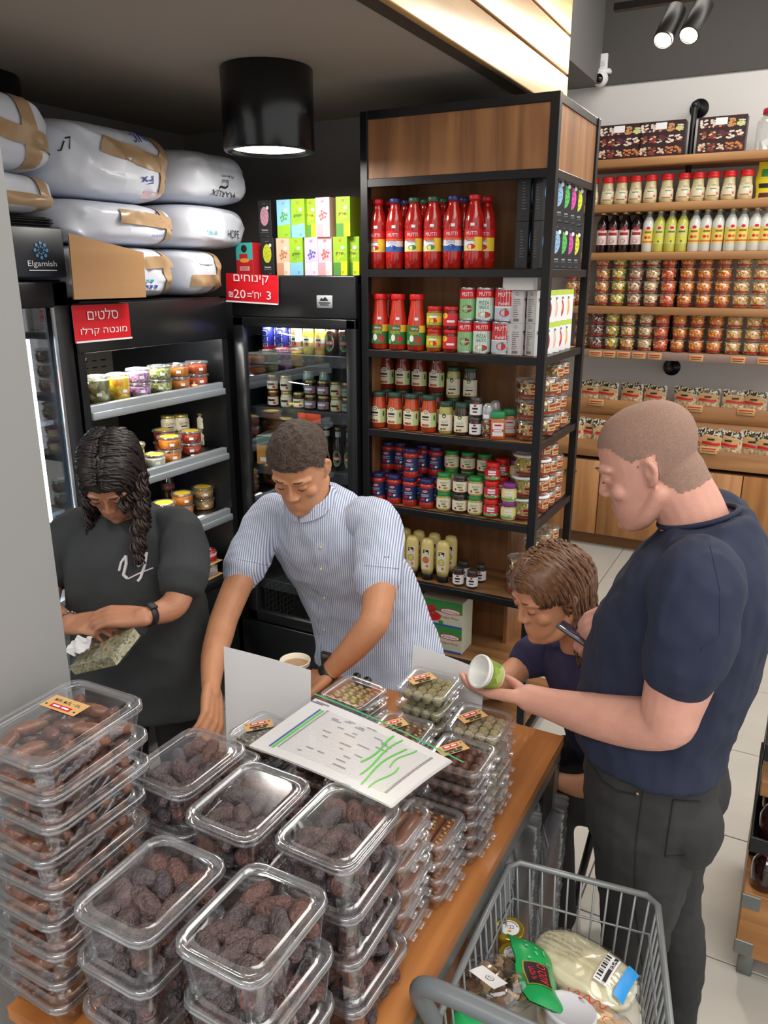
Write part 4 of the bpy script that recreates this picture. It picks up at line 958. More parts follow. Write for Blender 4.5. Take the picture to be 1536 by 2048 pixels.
# ================================================================== goods in the drinks fridge
zf1, zf2 = 1.584, 1.353
def drink_can():
    o = MB().lathe([(.021, 0), (.024, .005), (.025, .012), (.025, .104), (.022, .112), (.022, .114), (.0205, .113), (0, .112)], 18, [0, 1, 2, 3, 4, 4, 4]).obj('drink_can', [mat('can_foot', (180, 184, 190), .3, .8), mat('can_redband', (190, 36, 56), .3, .3), mat('can_violet', (60, 60, 160), .3, .3), mat('can_blue', (40, 104, 206), .25, .35), mat('can_foot', (180, 184, 190), .3, .8)]); o['category'] = 'can'
    m = MB(); m.rect(-.05, .05, .012, .03, mi=2, bend=.0253, seg=14).text('BLU', 0, .058, .022, mi=0, rot=R(90), bend=.0258, w=.068).text('BLU', 0, .058, .016, mi=1, rot=R(90), bend=.0261, w=.062); m.obj('print', [M_white, mat('can_deep', (24, 34, 110), .3, .3), mat('can_redband', (190, 36, 56), .3, .3)], o); return o
K_dc = Kind(drink_can)
for i, (u, y) in enumerate(((535, 2.775), (550, 2.83), (564, 2.775), (580, 2.83))): K_dc.put((ux(u, 670, y), y, zf1), .2, 'tall blue energy drink can, %s of the four in the fridge' % nth(i, 4))
def longneck(name, body, prof, capm, label, cat='bottle'):
    return lathe_kind(name, cat, prof, body, ([(prof[-1][0] + .001, prof[-1][1] - .006), (prof[-1][0] + .0022, prof[-1][1] - .004), (prof[-1][0] + .001, prof[-1][1] + .007), (0, prof[-1][1] + .008)], capm), label, 16)
JB = [(.022, 0), (.0235, .004), (.0235, .085), (.021, .105), (.015, .13), (.0125, .15), (.0125, .162)]
def juice_lab(c):
    def f(m):
        m.rect(-.03, .03, .03, .07, mi=0, bend=.0241, seg=8).rect(-.03, .03, .03, .048, mi=1, bend=.0244, seg=8).text('▬▬▬', 0, .061, .007, mi=2, bend=.0246, w=.022).disc(.0, .042, .010, .008, mi=3, bend=.0247)
        return [M_cream, mat('jl_%d' % c[1], c, .5), M_ink, M_red]
    return f
gcap = mat('gold_cap', (196, 176, 110), .3, .5)
K_j = [longneck('juice_bottle', body_mat(n_, c), JB, gcap, juice_lab(l)) for n_, c, l in (('amber_juice', (190, 140, 60), (206, 150, 120)), ('yellow_juice', (206, 190, 60), (170, 170, 90)), ('gold_juice', (216, 180, 70), (226, 150, 90)))]
for i, u in enumerate((593, 617, 641)):
    K_j[i].put((ux(u, 670, 2.775), 2.775, zf1), .1, '%s juice bottle in the fridge beside the cans, front row' % ('amber', 'yellow', 'golden')[i])
    K_j[(i + 1) % 3].put((ux(u + 8, 660, 2.85), 2.85, zf1), .1, 'juice bottle in the second row behind the %s one' % ('amber', 'yellow', 'golden')[i])
BB = [(.024, 0), (.026, .004), (.026, .09), (.022, .11), (.014, .135), (.0115, .165), (.0125, .178)]
def beer_lab(m):
    m.disc(0, .052, .019, .034, mi=0, bend=.0266, n=20).disc(0, .052, .0165, .031, mi=1, bend=.0269, n=20).rect(-.017, .017, .042, .062, mi=2, bend=.0272, seg=5).text('▬▬▬', 0, .052, .010, mi=0, bend=.0275, w=.028).rect(-.02, .02, .14, .165, mi=0, bend=.0135, seg=6)
    return [mat('silver_label', (206, 206, 204), .4), M_green, M_red]
K_be = longneck('beer_bottle', mat('brown_glass', (44, 24, 12), .1, coat=.6), BB, gcap, beer_lab)
for i, u in enumerate((664, 689)): K_be.put((ux(u, 670, 2.775), 2.775, zf1), .1 + .3 * i, 'dark brown beer bottle with oval label, %s of the pair in front' % ('left', 'right')[i])
for i, u in enumerate((670, 690)): K_be.put((ux(u, 660, 2.85), 2.85, zf1), .1, 'dark brown beer bottle behind the front pair, %s' % ('left', 'right')[i])
gld = mat('gold_lid', (190, 172, 104), .3, .6)
def hj(bm, main, wd, r=.0255, h=.068, name='preserve_jar', band=None, wcol=None):
    return squat(name, 'jar', r, h, bm, (190, 172, 104), lab_simple(r + .0006, .008, h * .62, r * 1.4, [main, None, band, wcol or M_ink, M_red], [(wd, 0, h * .42, h * .13, r * 1.3, 3)], [(r * .6, h * .25, .006, .005, 4)]), .011, gld)
zag = mat('zigzag_label', (150, 140, 150), .5)
K_h = dict(red=hj(M_spread, M_cream, '▬▬▬'), cream=hj(body_mat('tahini', (222, 212, 184)), M_cream, '▬▬▬'), brown=hj(M_olive, M_cream, '▬▬▬'), choc=hj(body_mat('choc_cream', (70, 30, 26)), zag, '▬▬▬', h=.062, wcol=M_white), pale=hj(body_mat('white_cream', (226, 216, 190)), mat('pale_gold_label', (216, 206, 150), .5), '▬▬▬', h=.062), grn=hj(M_olive, zag, '▬▬▬', h=.062, wcol=M_green), teal=hj(body_mat('teal_cream', (176, 214, 212)), mat('teal_label', (170, 216, 216), .5), '▬▬▬', h=.085))
for i, (u, kk, nl) in enumerate(((547, 'red', 2), (573, 'cream', 2), (598, 'brown', 1), (621, 'choc', 2), (647, 'choc', 2), (673, 'pale', 2), (696, 'grn', 2))):
    for lay in range(nl): K_h[kk].put((ux(u, 790, 2.775), 2.775, zf2 + lay * (.0685 if kk in ('red', 'cream', 'brown') else .0625)), .15, 'small gold lidded jar on the second fridge shelf, %s stack, %s' % (nth(i, 7), ('lower', 'upper')[lay] if nl == 2 else 'single'))
for i, u in enumerate((617, 650)):
    K_h['brown'].put((ux(u, 770, 2.86), 2.86, zf2), .1, 'jar hidden behind the front ones, under the %s teal jar' % ('left', 'right')[i])
    K_h['teal'].put((ux(u, 745, 2.86), 2.86, zf2 + .0685), .1, 'pale teal jar with gold lid, raised at the back of the fridge, %s' % ('left', 'right')[i])
def reflection_carton():
    o = MB().rbox(-.085, .085, -.07, .07, 0, .125, .002, 1, sm=False).obj('carton', mat('carton_white', (226, 222, 210), .6)); o['category'] = 'carton'
    MB().rect(-.085, .085, .085, .125, -.0706, 0).rect(-.085, .085, 0, .085, -.0706, 1).rect(-.07, -.04, .012, .03, -.0712, 2).disc(0, .08, .014, .014, -.0714, 0).text('▬▬▬', .02, .105, .02, -.0712, 2, w=.07).disc(.03, .04, .02, .012, -.0712, 2).obj('printed_front', [mat('carton_green', (40, 96, 70), .5), mat('carton_orange', (214, 148, 62), .5), M_white], o); return o
o = Kind(reflection_carton).put((-2.012, 2.80, 1.101), .25, 'orange and green carton standing in for a door reflection, third fridge shelf, left side')  # solid box put in place of a reflection in the door glass
for i in range(3):
    K_dc.put((-1.72 + i * .056, 2.79, 1.101), .2, 'blue energy drink can on the third fridge shelf, %s' % nth(i, 3)) if i < 0 else K_be.put((-1.76 + i * .056, 2.79, 1.101), .2, 'dark bottle on the third fridge shelf, %s of three' % nth(i, 3))

# ================================================================== goods in the open salad cooler (things face +x)
def cy(u, v, x): return at(u, v, 0, x).y
def salad_tub(name, r, h, fill, top=None, tall=False, n=22):
    """clear deli tub with salad inside; top = coloured paper disc on the lid"""
    def make():
        o = MB().lathe([(r * .9, .0005), (r * .95, .003), (r, h - .012), (r, h - .008)], n, cap=True).obj('salad_tub', clear('tub_clear', (1, 1, 1), .05, .06, .5)); o['category'] = 'tub'
        MB().lathe([(r * .88, .002), (r * .93, .004), (r * .975, h - .018), (r * .9, h - .015), (0, h - .014)], n).obj('filling', fill, o)
        l = MB().lathe([(r + .001, h - .011), (r + .004, h - .010), (r + .0045, h - .004), (r + .002, h), (r * .92, h + .0005), (r * .9, h - .0035), (0, h - .0035)], n, cap=False).obj('lid', clear('tub_lid', (1, 1, 1), .1, .10, .6, .06), o)
        if top: MB().lathe([(0, h - .0025), (r * .82, h - .0025)], n, cap=False).obj('paper_disc', top, l)
        m = MB(); m.rect(-.009, .009, h * .3, h * .3 + .011, mi=0, bend=r + .001, seg=3); m.obj('price_sticker', M_white, o); return o
    return Kind(make)
F_mixv = speckle('mixed_pickle', [(226, 190, 150), (206, 110, 50), (236, 216, 180), (150, 50, 40), (170, 176, 110)], 55)
F_pick = speckle('pickled_cucumber', [(110, 116, 70), (130, 134, 86), (176, 178, 140), (90, 100, 54)], 40)
F_yel = speckle('yellow_pickle', [(236, 200, 30), (240, 214, 60), (232, 150, 40), (226, 190, 30)], 45)
F_pur = speckle('purple_cabbage', [(186, 140, 190), (206, 170, 206), (150, 90, 160), (196, 150, 196)], 120)
F_grn = speckle('green_cabbage', [(140, 156, 70), (170, 180, 110), (196, 200, 150), (110, 130, 50)], 120)
F_org = speckle('orange_salad', [(216, 130, 40), (206, 116, 34), (226, 144, 56)], 90, bump=.2)
F_dor = speckle('red_salad', [(196, 84, 34), (206, 100, 44), (184, 70, 30)], 90, bump=.25)
F_mat = speckle('matbucha', [(170, 54, 30), (150, 40, 26), (190, 76, 40)], 80, bump=.4)
F_oli = speckle('olive_salad', [(120, 124, 54), (150, 150, 76), (96, 104, 44)], 50)
F_wht = speckle('white_cheese', [(232, 226, 214), (222, 216, 200), (206, 206, 190)], 60, bump=.2)
F_bei = speckle('aubergine_salad', [(190, 150, 90), (170, 130, 76), (206, 170, 110)], 90)
yl = mat('yellow_lid_paper', (236, 200, 50), .5)
K_s = dict(mix=salad_tub('a', .045, .085, F_mixv), pick=salad_tub('b', .044, .098, F_pick), yel=salad_tub('c', .040, .096, F_yel), pur=salad_tub('d', .043, .052, F_pur), grn=salad_tub('e', .044, .052, F_grn), org=salad_tub('f', .042, .05, F_org), dor=salad_tub('g', .044, .05, F_dor),
           mat=salad_tub('h', .044, .05, F_mat, yl), oly=salad_tub('i', .045, .055, F_oli, yl), wht=salad_tub('j', .042, .052, F_wht, yl), oyl=salad_tub('k', .045, .052, F_org, yl), bei=salad_tub('l', .046, .05, F_bei, yl))
zc = (1.4565, 1.1745, .8995)
names = dict(mix='mixed vegetable pickle', pick='green cucumber pickle', yel='yellow pickle', pur='purple cabbage', grn='green cabbage', org='orange salad', dor='dark orange salad', mat='red salad with yellow disc lid', oly='olive salad with yellow disc lid', wht='white cheese with yellow disc lid', oyl='orange salad with yellow disc lid', bei='beige salad with yellow disc lid')
hts = dict(mix=.0855, pick=.1, yel=.1, pur=.0528, grn=.0528, org=.0508, dor=.0508, mat=.0508, oly=.0558, wht=.0528, oyl=.0528, bei=.0508)
xc = -2.235
for (u, k, nl, dx) in ((150, 'mix', 2, .0), (195, 'pick', 1, 0), (238, 'yel', 1, 0), (279, 'pur', 2, 0), (322, 'grn', 2, 0), (359, 'org', 2, 0), (396, 'dor', 2, 0)):
    y = cy(u, 775, xc)
    for lay in range(nl): K_s[k].put((xc, y, zc[0] + lay * hts[k]), R(60) + rnd.uniform(-.3, .3), 'clear tub of %s on the top cooler shelf%s' % (names[k], ', %s of two' % ('lower', 'upper')[lay] if nl == 2 else ''))
for (u, k, nl, x, w) in ((266, 'oly', 2, -2.225, ''), (309, 'wht', 1, -2.215, ''), (341, 'oyl', 2, -2.225, ''), (331, 'mat', 2, -2.36, 'rear '), (384, 'mat', 2, -2.245, 'front ')):
    y = cy(u, 910, x)
    for lay in range(nl): K_s[k].put((x, y, zc[1] + lay * hts[k]), R(60) + rnd.uniform(-.3, .3), 'tub of %s, second cooler shelf, %sstack%s' % (names[k], w, ', %s' % ('lower', 'upper')[lay] if nl == 2 else ', single'))
K_cj = squat('white_jar', 'jar', .032, .072, body_mat('labneh', (232, 226, 206)), (190, 172, 104), lab_simple(.0326, .008, .052, .05, [M_cream, None, None, M_ink, M_ink], [(heb('חלום'), 0, .038, .011, .036, 3), ('▬▬▬', 0, .024, .006, .026, 3)]), .012, gld)
for i, (u, x) in enumerate(((336, -2.40), (363, -2.37), (385, -2.40), (408, -2.31))):
    y = cy(u, 840, x)
    for lay in (0, 1): K_cj.put((x, y, zc[1] + .0725 * lay), R(60), 'cream gold lidded jar at the back of the second cooler shelf, %s, %s' % (nth(i, 4), ('lower', 'upper')[lay]))
for (u, k, nl, x, w) in ((312, 'bei', 1, -2.40, 'far left'), (328, 'oyl', 2, -2.255, 'front'), (366, 'oyl', 2, -2.29, 'middle'), (408, 'bei', 2, -2.29, 'right')):
    y = cy(u, 1010, x)
    for lay in range(nl): K_s[k].put((x, y, zc[2] + lay * hts[k]), R(60) + rnd.uniform(-.3, .3), 'tub of %s, third cooler shelf, %s stack%s' % (names[k], w, ', %s' % ('lower', 'upper')[lay] if nl == 2 else ''))
def cola():
    o = MB().lathe([(.026, 0), (.030, .004), (.031, .03), (.028, .06), (.031, .09), (.031, .12), (.022, .155), (.0125, .178), (.0125, .19)], 18).obj('cola_bottle', mat('cola_dark', (28, 14, 10), .1, coat=.6)); o['category'] = 'bottle'
    MB().lathe([(.0135, .188), (.0142, .19), (.0142, .205), (.013, .207), (0, .207)], 16).obj('cap', M_black, o)
    MB().rect(-.045, .045, .092, .122, mi=0, bend=.0318, seg=12).text('Coca-Cola', 0, .107, .014, mi=1, bend=.0324, w=.05, shear=.2).obj('paper_label', [M_ink, M_red], o); return o
x = -2.42; Kind(cola).put((x, cy(338, 1000, x), zc[2]), R(60), 'dark cola bottle with black and red label at the back of the third cooler shelf')
# desserts on the cooler deck, two tiers of cups on cardboard
def dessert(red):
    def make():
        o = MB().lathe([(.026, .0005), (.031, .003), (.036, .036), (.037, .038)], 18).obj('dessert_cup', mat('white_cup', (236, 232, 226), .35)); o['category'] = 'dessert cup'
        MB().rect(-.04, .04, .006, .027, mi=0, bend=.0352, seg=8).rect(-.02, .02, .010, .0125, mi=1, bend=.0358, seg=5).rect(-.02, .02, .018, .020, mi=1, bend=.0358, seg=5).obj('paper_label', [M_red if red == 2 else mat('pink_paper', (226, 200, 206), .5), M_ink], o)
        m = MB(); q = random.Random(red)
        if red: m.lathe([(.034, .037), (.030, .042), (.012, .047), (0, .048)], 14, 0)
        else:
            m.lathe([(.034, .037), (.022, .042), (0, .044)], 14, 1)
        for i in range(14): a = q.uniform(0, 6.28); d = q.uniform(.008, .028); m.ball((d * math.cos(a), d * math.sin(a), .044 + q.uniform(0, .006)), .007, n=6, m=4, mi=1 if (a < 2.6 or not red) else 0)
        stuff(m.obj('topping', [mat('berry_jelly', (196, 24, 56), .15, coat=.5), speckle('crumble', [(226, 206, 170), (206, 180, 140)], 200)], o))
        MB().lathe([(.039, .037), (.0395, .041), (.036, .052), (.03, .056), (0, .057)], 18, cap=False).obj('dome_lid', M_clear, o); return o
    return Kind(make)
K_de = [dessert(1), dessert(0), dessert(2)]
brd = mat('tray_card', (196, 160, 112), .8)
zd = .6135
for lay, (z, lab) in enumerate(((zd, 'lower'), (zd + .063, 'upper'))):
    o = MB().rbox(-.18, .18, -.20, .20, -.0, .003, .001, 1, sm=False).obj('card_tray', brd, None, (-2.36, 2.36, z)); tag(o, 'brown card under the %s tier of dessert cups' % lab, 'card')
    for r in range(3):
        for c in range(5):
            K_de[(r * 2 + c + lay) % 3 if c else 0].put((-2.225 - r * .083 + lay * .0, 2.20 + c * .08, z + .0033), R(70) + rnd.uniform(-.3, .3), 'dessert cup, %s tier in the cooler, %s row, %s' % (lab, ('front', 'middle', 'rear')[r], nth(c, 5)))
o = K_de[2].put((-2.42, 2.50, zd + .150), 0, 'red labelled dessert cup tipped on top of the rear cups'); o.rotation_euler = (.5, -.5, 1.2)

# ================================================================== back wall of the shop: pipe hung shelves, bins and cabinets
W_oak = wood('oak_shelf', (150, 104, 62), (186, 136, 88), axis=0, scale=2.4, rough=.5)
W_cab = wood('oak_cabinet', (150, 100, 54), (184, 130, 78), axis=2, scale=2.2, rough=.45)
YW, YS = 6.0, 5.66
SB = [at(1460, v, 1, YS).z for v in (303, 399, 502, 617, 711)]
for i, z in enumerate(SB):
    s = tag(MB().rbox(-1.75, 1.75, 0, YW - YS, -.05, 0, .003, 1).obj('wall_shelf', W_oak, None, (-.75, YS, z)), 'long oak wall shelf, %s of five on the back wall' % (('topmost', 'second from top', 'middle', 'fourth from top', 'lowest')[i]), 'shelf')
    if i == 4:
        MB().rbox(-1.75, 1.75, -.006, 0, -.052, .004, .001, 1).obj('price_rail', mat('rail_mauve', (146, 122, 112), .5), s)
        tg = None
        for u in (1190, 1217, 1246, 1277, 1309, 1392, 1476, 1530):
            p = at(u, 716, 1, YS - .008)
            if tg is None: tg = MB().rbox(-.045, .045, -.002, 0, -.022, .022, .0006, 1, 0).rect(-.036, .036, .002, .010, -.0026, 1).rect(-.03, .03, -.010, -.006, -.0026, 2).mesh('price_tag', [M_kraft, M_red, M_ink])
            link('price_tag', tg, s, (p.x + .75, -.008, -.026))
# black steam-pipe bracket
p0 = at(1398, 216, 1, YW - .02); xp = p0.x
pz1 = at(1345, 735, 1, YW - .02).z
t = thing('pipe_bracket', 'black iron pipe with wall flanges that carries the oak shelves', 'bracket', (xp, YW, 0))
MB().tube([(0, -.02, p0.z), (0, -.17, p0.z), (0, -.20, p0.z - .03), (0, -.20, pz1 + .03), (0, -.17, pz1), (0, -.02, pz1)], .018, 12).obj('pipe', M_black, t)
for z in (p0.z, pz1): MB().lathe([(.0, .03), (.028, .028), (.03, .012), (.058, .010), (.06, 0)], 20, M=Matrix.Translation((0, 0, z)) @ Matrix.Rotation(R(90), 4, 'X')).obj('flange', M_black, t)
for z in (p0.z, pz1): MB().ball((0, -.188, z - .012 if z == p0.z else z + .012), .027, n=12, m=8).obj('elbow', M_black, t)

def wx(u, v, y): return at(u, v, 1, y).x
# gift boxes printed with a grid of nuts
nutc = [(150, 44, 56), (206, 210, 140), (216, 206, 190), (120, 40, 40), (226, 216, 200), (130, 60, 50), (196, 150, 100), (206, 130, 70), (96, 44, 60), (220, 206, 180)]
def nut_box():
    w, h, d = .285, .215, .11
    o = MB().rbox(-w / 2, w / 2, 0, d, 0, h, .002, 1, sm=False).obj('nut_gift_box', mat('gift_box_dark', (54, 32, 36), .4)); o['category'] = 'gift box'
    m = MB(); q = random.Random(5)
    for r in range(3):
        for c in range(5):
            x0 = -w / 2 + .010 + c * .054; z0 = .010 + r * .067; k = q.randrange(10)
            for i in range(16): m.disc(x0 + q.uniform(.007, .043), z0 + q.uniform(.008, .052), .010, .0055, -.0006 - i * .00008 - r * .00001, (k + (i % 4 == 0)) % 10, n=6)
    m.rect(-.04, .03, .165, .205, -.0035, 10); m.obj('printed_front', [mat('nutprint_%d' % i, c, .5) for i, c in enumerate(nutc)] + [M_white], o); return o
K_nb = Kind(nut_box)
yb6 = YS + .06
for u, lab in ((1239, 'left one'), (1322, 'one touching the pipe'), (1441, 'one right of the pipe')): K_nb.put((wx(u, 280, yb6), yb6, SB[0] + .001), 0, 'dark gift box printed with nuts on the topmost oak shelf, ' + lab)
def big_jar():
    o = MB().lathe([(.08, 0), (.085, .006), (.085, .16), (.07, .19), (.052, .20), (.052, .21)], 22).obj('storage_jar', M_glass); o['category'] = 'jar'
    MB().lathe([(.056, .205), (.058, .208), (.058, .235), (.05, .24), (0, .24)], 22).obj('lid', mat('cherry_lid', (190, 30, 52), .35), o); return o
Kind(big_jar).put((wx(1541, 270, YS + .1), YS + .1, SB[0] + .001), 0, 'clear glass storage jar with red lid at the right frame edge')
# red lidded sesame jars
def hip_jar():
    r = [(.040, 0), (.043, .004), (.0455, .03), (.044, .06), (.036, .105), (.034, .13), (.036, .142)]
    o = MB().lathe(r, 20, [0, 1, 1, 1, 1, 1]).obj('tahini_jar', [body_mat('olive_paste', (170, 160, 96)), body_mat('pale_paste', (206, 196, 150))]); o['category'] = 'jar'
    MB().lathe([(.037, .138), (.041, .140), (.041, .152), (.0395, .154), (.041, .156), (.041, .172), (.038, .176), (0, .176)], 20).obj('lid', mat('cap_bright_red', (220, 30, 34), .35), o)
    m = MB(); m.rect(-.045, .045, .022, .085, mi=0, bend=.0458, seg=10)
    m.disc(0, .092, .022, .014, mi=0, bend=.0452); m.text(heb('טחינה'), 0, .094, .010, mi=1, bend=.0464, w=.034); m.disc(.006, .062, .011, .010, mi=2, bend=.0462); m.rect(-.02, .02, .070, .075, mi=3, bend=.0464, seg=4); m.disc(.028, .044, .008, .009, mi=4, bend=.0462); m.rect(-.04, .02, .026, .034, mi=5, bend=.0463, seg=6)
    m.obj('paper_label', [mat('tahini_label', (226, 216, 186), .5), mat('brown_word', (150, 90, 50), .5), M_white, M_green, mat('soft_red', (214, 110, 100), .5), mat('nut_brown', (172, 118, 66), .6)], o); return o
K_hj = Kind(hip_jar)
for i, zx in enumerate((175, 295, 400, 510, 625, 750, 880, 990, 1105, 1230, 1360)):
    y = YS + .09; K_hj.put((wx(1140 + zx / 3.879, 380, y), y, SB[1] + .001), .25 + rnd.uniform(-.15, .15), 'red lidded sesame paste jar on the second oak shelf, %s' % nth(i, 11))
def snack_bag():
    m = MB(); f = lambda s: (lambda a, b: ((a - .5) * .16 * (1 - .06 * math.sin(b * 9)), s * (-.035 * (math.sin(math.pi * a) ** .6) * (1 - b ** 4) - .002), b * .22))
    m.grid(f(1), 10, 10, 0).grid(lambda a, b: f(-1)(1 - a, b), 10, 10, 0); o = m.obj('snack_bag', mat('yellow_bag', (226, 206, 40), .3)); o['category'] = 'bag'
    q = MB(); g = f(1.06); q.grid(lambda a, b: Vector(g(a, .05 + b * .12)), 8, 2, 1).grid(lambda a, b: Vector(g(.15 + a * .6, .6 + b * .2)), 6, 2, 2).grid(lambda a, b: Vector(g(.1 + a * .7, .3 + b * .12)), 6, 2, 0); q.obj('print', [M_ink, mat('plum', (80, 30, 60), .5), M_green], o); return o
Kind(snack_bag).put((wx(1540, 370, YS + .12), YS + .12, SB[1] + .001), .1, 'yellow snack bag with dark print at the right end of the second oak shelf')
# liqueur bottles
LB = [(.034, 0), (.037, .004), (.037, .175), (.033, .195), (.018, .222), (.0145, .235), (.0145, .262)]
def liq(kind):
    cols = dict(dark=(30, 16, 18), milk=(222, 226, 220), lemon=(206, 206, 96))
    def lab(m):
        r = .0376; dark = kind == 'dark'
        m.rect(-.045, .045, .05, .145, mi=0, bend=r, seg=10); m.disc(0, .150, .018, .014, mi=1, bend=r + .0004); m.disc(0, .150, .014, .010, mi=2, bend=r + .0006)
        if dark: m.rect(-.03, .03, .110, .128, mi=2, bend=r + .0006, seg=6).rect(-.028, .028, .098, .106, mi=3, bend=r + .0006, seg=6).disc(-.004, .072, .018, .014, mi=4, bend=r + .0006).disc(-.006, .074, .011, .009, mi=0, bend=r + .0009)
        elif kind == 'milk': m.text('▬▬▬', 0, .125, .012, mi=4, bend=r + .0008, w=.044).disc(-.012, .092, .010, .009, mi=2, bend=r + .0006).disc(.010, .092, .010, .009, mi=3, bend=r + .0007).rect(-.04, .04, .06, .07, mi=3, bend=r + .0006, seg=8)
        else: m.text('▬▬▬', 0, .125, .010, mi=4, bend=r + .0008, w=.044).disc(-.014, .08, .014, .012, mi=3, bend=r + .0006).disc(.012, .078, .014, .012, mi=3, bend=r + .0007).disc(0, .066, .006, .008, mi=4, bend=r + .0009)
        return {'dark': [mat('label_pale_rose', (226, 196, 190), .5), M_red, mat('wine_print', (150, 36, 46), .5), M_white, mat('grey_cup', (150, 140, 140), .5)],
                'milk': [mat('yellow_cream', (232, 206, 96), .5), M_white, M_red, mat('brick_print', (206, 110, 70), .5), mat('olive_word', (120, 110, 40), .5)], 'lemon': [mat('lime_cream', (206, 210, 110), .5), M_white, M_red, mat('lemon_print', (226, 206, 40), .5), mat('olive_word', (120, 110, 40), .5)]}[kind]
    neck = mat('neck_glass', (150, 164, 164), .08, coat=.5)
    def make():
        o = MB().lathe(LB, 18, [0, 0, 0, 0, 1, 1]).obj('liqueur_bottle', [mat('liq_' + kind, cols[kind], .12, coat=.6), neck if kind != 'dark' else mat('liq_dark', cols['dark'], .12, coat=.6)]); o['category'] = 'bottle'
        MB().lathe([(.015, .245), (.0158, .247), (.0158, .29), (.0145, .292), (0, .292)], 14).obj('cap', mat('pale_gold', (206, 180, 120), .35, .4), o)
        m = MB(); ms = lab(m); m.obj('paper_label', ms, o); return o
    return Kind(make)
K_l = {k: liq(k) for k in ('dark', 'milk', 'lemon')}
seq = [(250, 'dark'), (335, 'dark'), (420, 'dark'), (515, 'dark'), (605, 'milk'), (690, 'lemon'), (780, 'lemon'), (870, 'lemon'), (965, 'milk'), (1050, 'milk'), (1145, 'milk'), (1245, 'milk'), (1335, 'milk'), (1430, 'milk'), (1515, 'milk')]
dn = dict(dark='black coffee', milk='milky white', lemon='lemon yellow')
for i, (zx, k) in enumerate(seq):
    y = YS + .07
    K_l[k].put((wx(1140 + zx / 3.879, 465, y), y, SB[2] + .001), .2 + rnd.uniform(-.15, .15), '%s liqueur bottle on the middle oak shelf, front row, %s' % (dn[k], nth(i, 15)))
    if i < 14: K_l[k].put((wx(1140 + (zx + 22) / 3.879, 455, y + .11), y + .11, SB[2] + .001), .2, '%s liqueur bottle behind the front row, %s' % (dn[k], nth(i, 14)))
# tubs of nuts and crackers
pal = dict(brown=[(206, 150, 90), (176, 116, 64), (226, 180, 120)], greenmix=[(206, 180, 60), (110, 130, 60), (226, 190, 40), (220, 216, 180)], beige=[(206, 176, 140), (180, 140, 104), (120, 70, 60)], cream=[(220, 196, 150), (206, 176, 126), (190, 156, 110)],
           orange=[(214, 106, 50), (196, 84, 36), (226, 130, 70)], amber=[(222, 140, 50), (206, 116, 36), (236, 160, 70)], tan=[(216, 176, 110), (196, 150, 86), (230, 196, 130)], darkmix=[(96, 56, 44), (206, 190, 176), (130, 84, 66)])
def thin_band(m, r):
    m.rect(-r * 1.2, r * 1.2, .014, .022, mi=0, bend=r, seg=8); m.rect(-r * .5, r * .5, .012, .024, mi=0, bend=r + .001, seg=4)
    return [mat('crimson_band', (150, 30, 28), .5)]
K_n = {k: tub(.044, .053, .083, [tuple(min(245, int(c_ * 1.14)) for c_ in k_) for k_ in v], 11 + i, 85, .0095, label=thin_band, fill=.95) for i, (k, v) in enumerate(pal.items())}
adj = dict(brown='brown nut', greenmix='green and yellow mix', beige='beige nut', cream='pale cashew', orange='red orange cracker', amber='orange cracker', tan='tan cracker', darkmix='dark and white mix')
colD = ['brown', 'brown', 'brown', 'greenmix', 'beige', 'cream', 'orange', 'amber', 'amber', 'amber', 'tan', 'tan']
for i, zx in enumerate((20, 105, 250, 375, 505, 635, 765, 905, 1045, 1190, 1335, 1480)):
    y = YS + .08
    for lay in range(4):
        K_n[colD[i]].put((wx(1140 + zx / 3.879, 570, y) + rnd.uniform(-.004, .004), y, SB[3] + .001 + lay * .0835), rnd.uniform(-.5, .5), '%s tub on fourth oak shelf, %s column, %s from bottom' % (adj[colD[i]], nth(i, 12), ORD[lay]))
colE = ['brown', 'darkmix', 'greenmix', 'tan', 'cream', 'orange', 'amber', 'amber', 'amber', 'tan', 'tan', 'amber']
for i, zx in enumerate((85, 205, 325, 450, 580, 705, 845, 980, 1125, 1270, 1415, 1545)):
    y = YS + .08
    for lay in range(3):
        K_n[colE[i]].put((wx(1140 + zx / 3.879, 675, y) + rnd.uniform(-.004, .004), y, SB[4] + .001 + lay * .0835), rnd.uniform(-.5, .5), '%s tub on lowest oak shelf, %s column, %s from bottom' % (adj[colE[i]], nth(i, 12), ORD[lay]))
# stepped bins and cabinets
XB0, XB1 = -2.5, 1.2
YB = 5.47
zu = at(1460, 816, 1, 5.70).z; zl = at(1460, 905, 1, YB).z
b = thing('display_bin', 'stepped oak display bins holding the bagged nuts below the wall shelves', 'bin', ((XB0 + XB1) / 2, YB, 0)); h2 = (XB1 - XB0) / 2
MB().rbox(-h2, h2, .22, .24, zu - .11, zu, .003, 1).obj('upper_lip', W_oak, b); MB().rbox(-h2, h2, .24, .525, zu - .06, zu - .04, .002, 1).obj('upper_shelf', W_oak, b)
MB().rbox(-h2, h2, -.004, .016, zl - .12, zl, .003, 1).obj('lower_lip', W_oak, b); MB().rbox(-h2, h2, .016, .24, zl - .07, zl - .05, .002, 1).obj('lower_shelf', W_oak, b)
for x in (-h2, -.35, h2 - .02): MB().rbox(x, x + .02, .016, .22, zl - .05, zl + .01, .002, 1).obj('divider', W_oak, b)
MB().rbox(-h2, h2, .225, .235, zl - .06, zu - .11, .002, 1).obj('riser', W_oak, b)
cbn = thing('base_cabinet', 'oak base cabinet with shell handles under the display bins', 'cabinet', ((XB0 + XB1) / 2, YB, 0))
zt6 = zl - .145
MB().box(-h2, h2, .02, .52, .10, zt6).box(-h2, h2, .08, .52, 0, .10).obj('carcass', mat('cabinet_carcass', (120, 80, 46), .6), cbn)
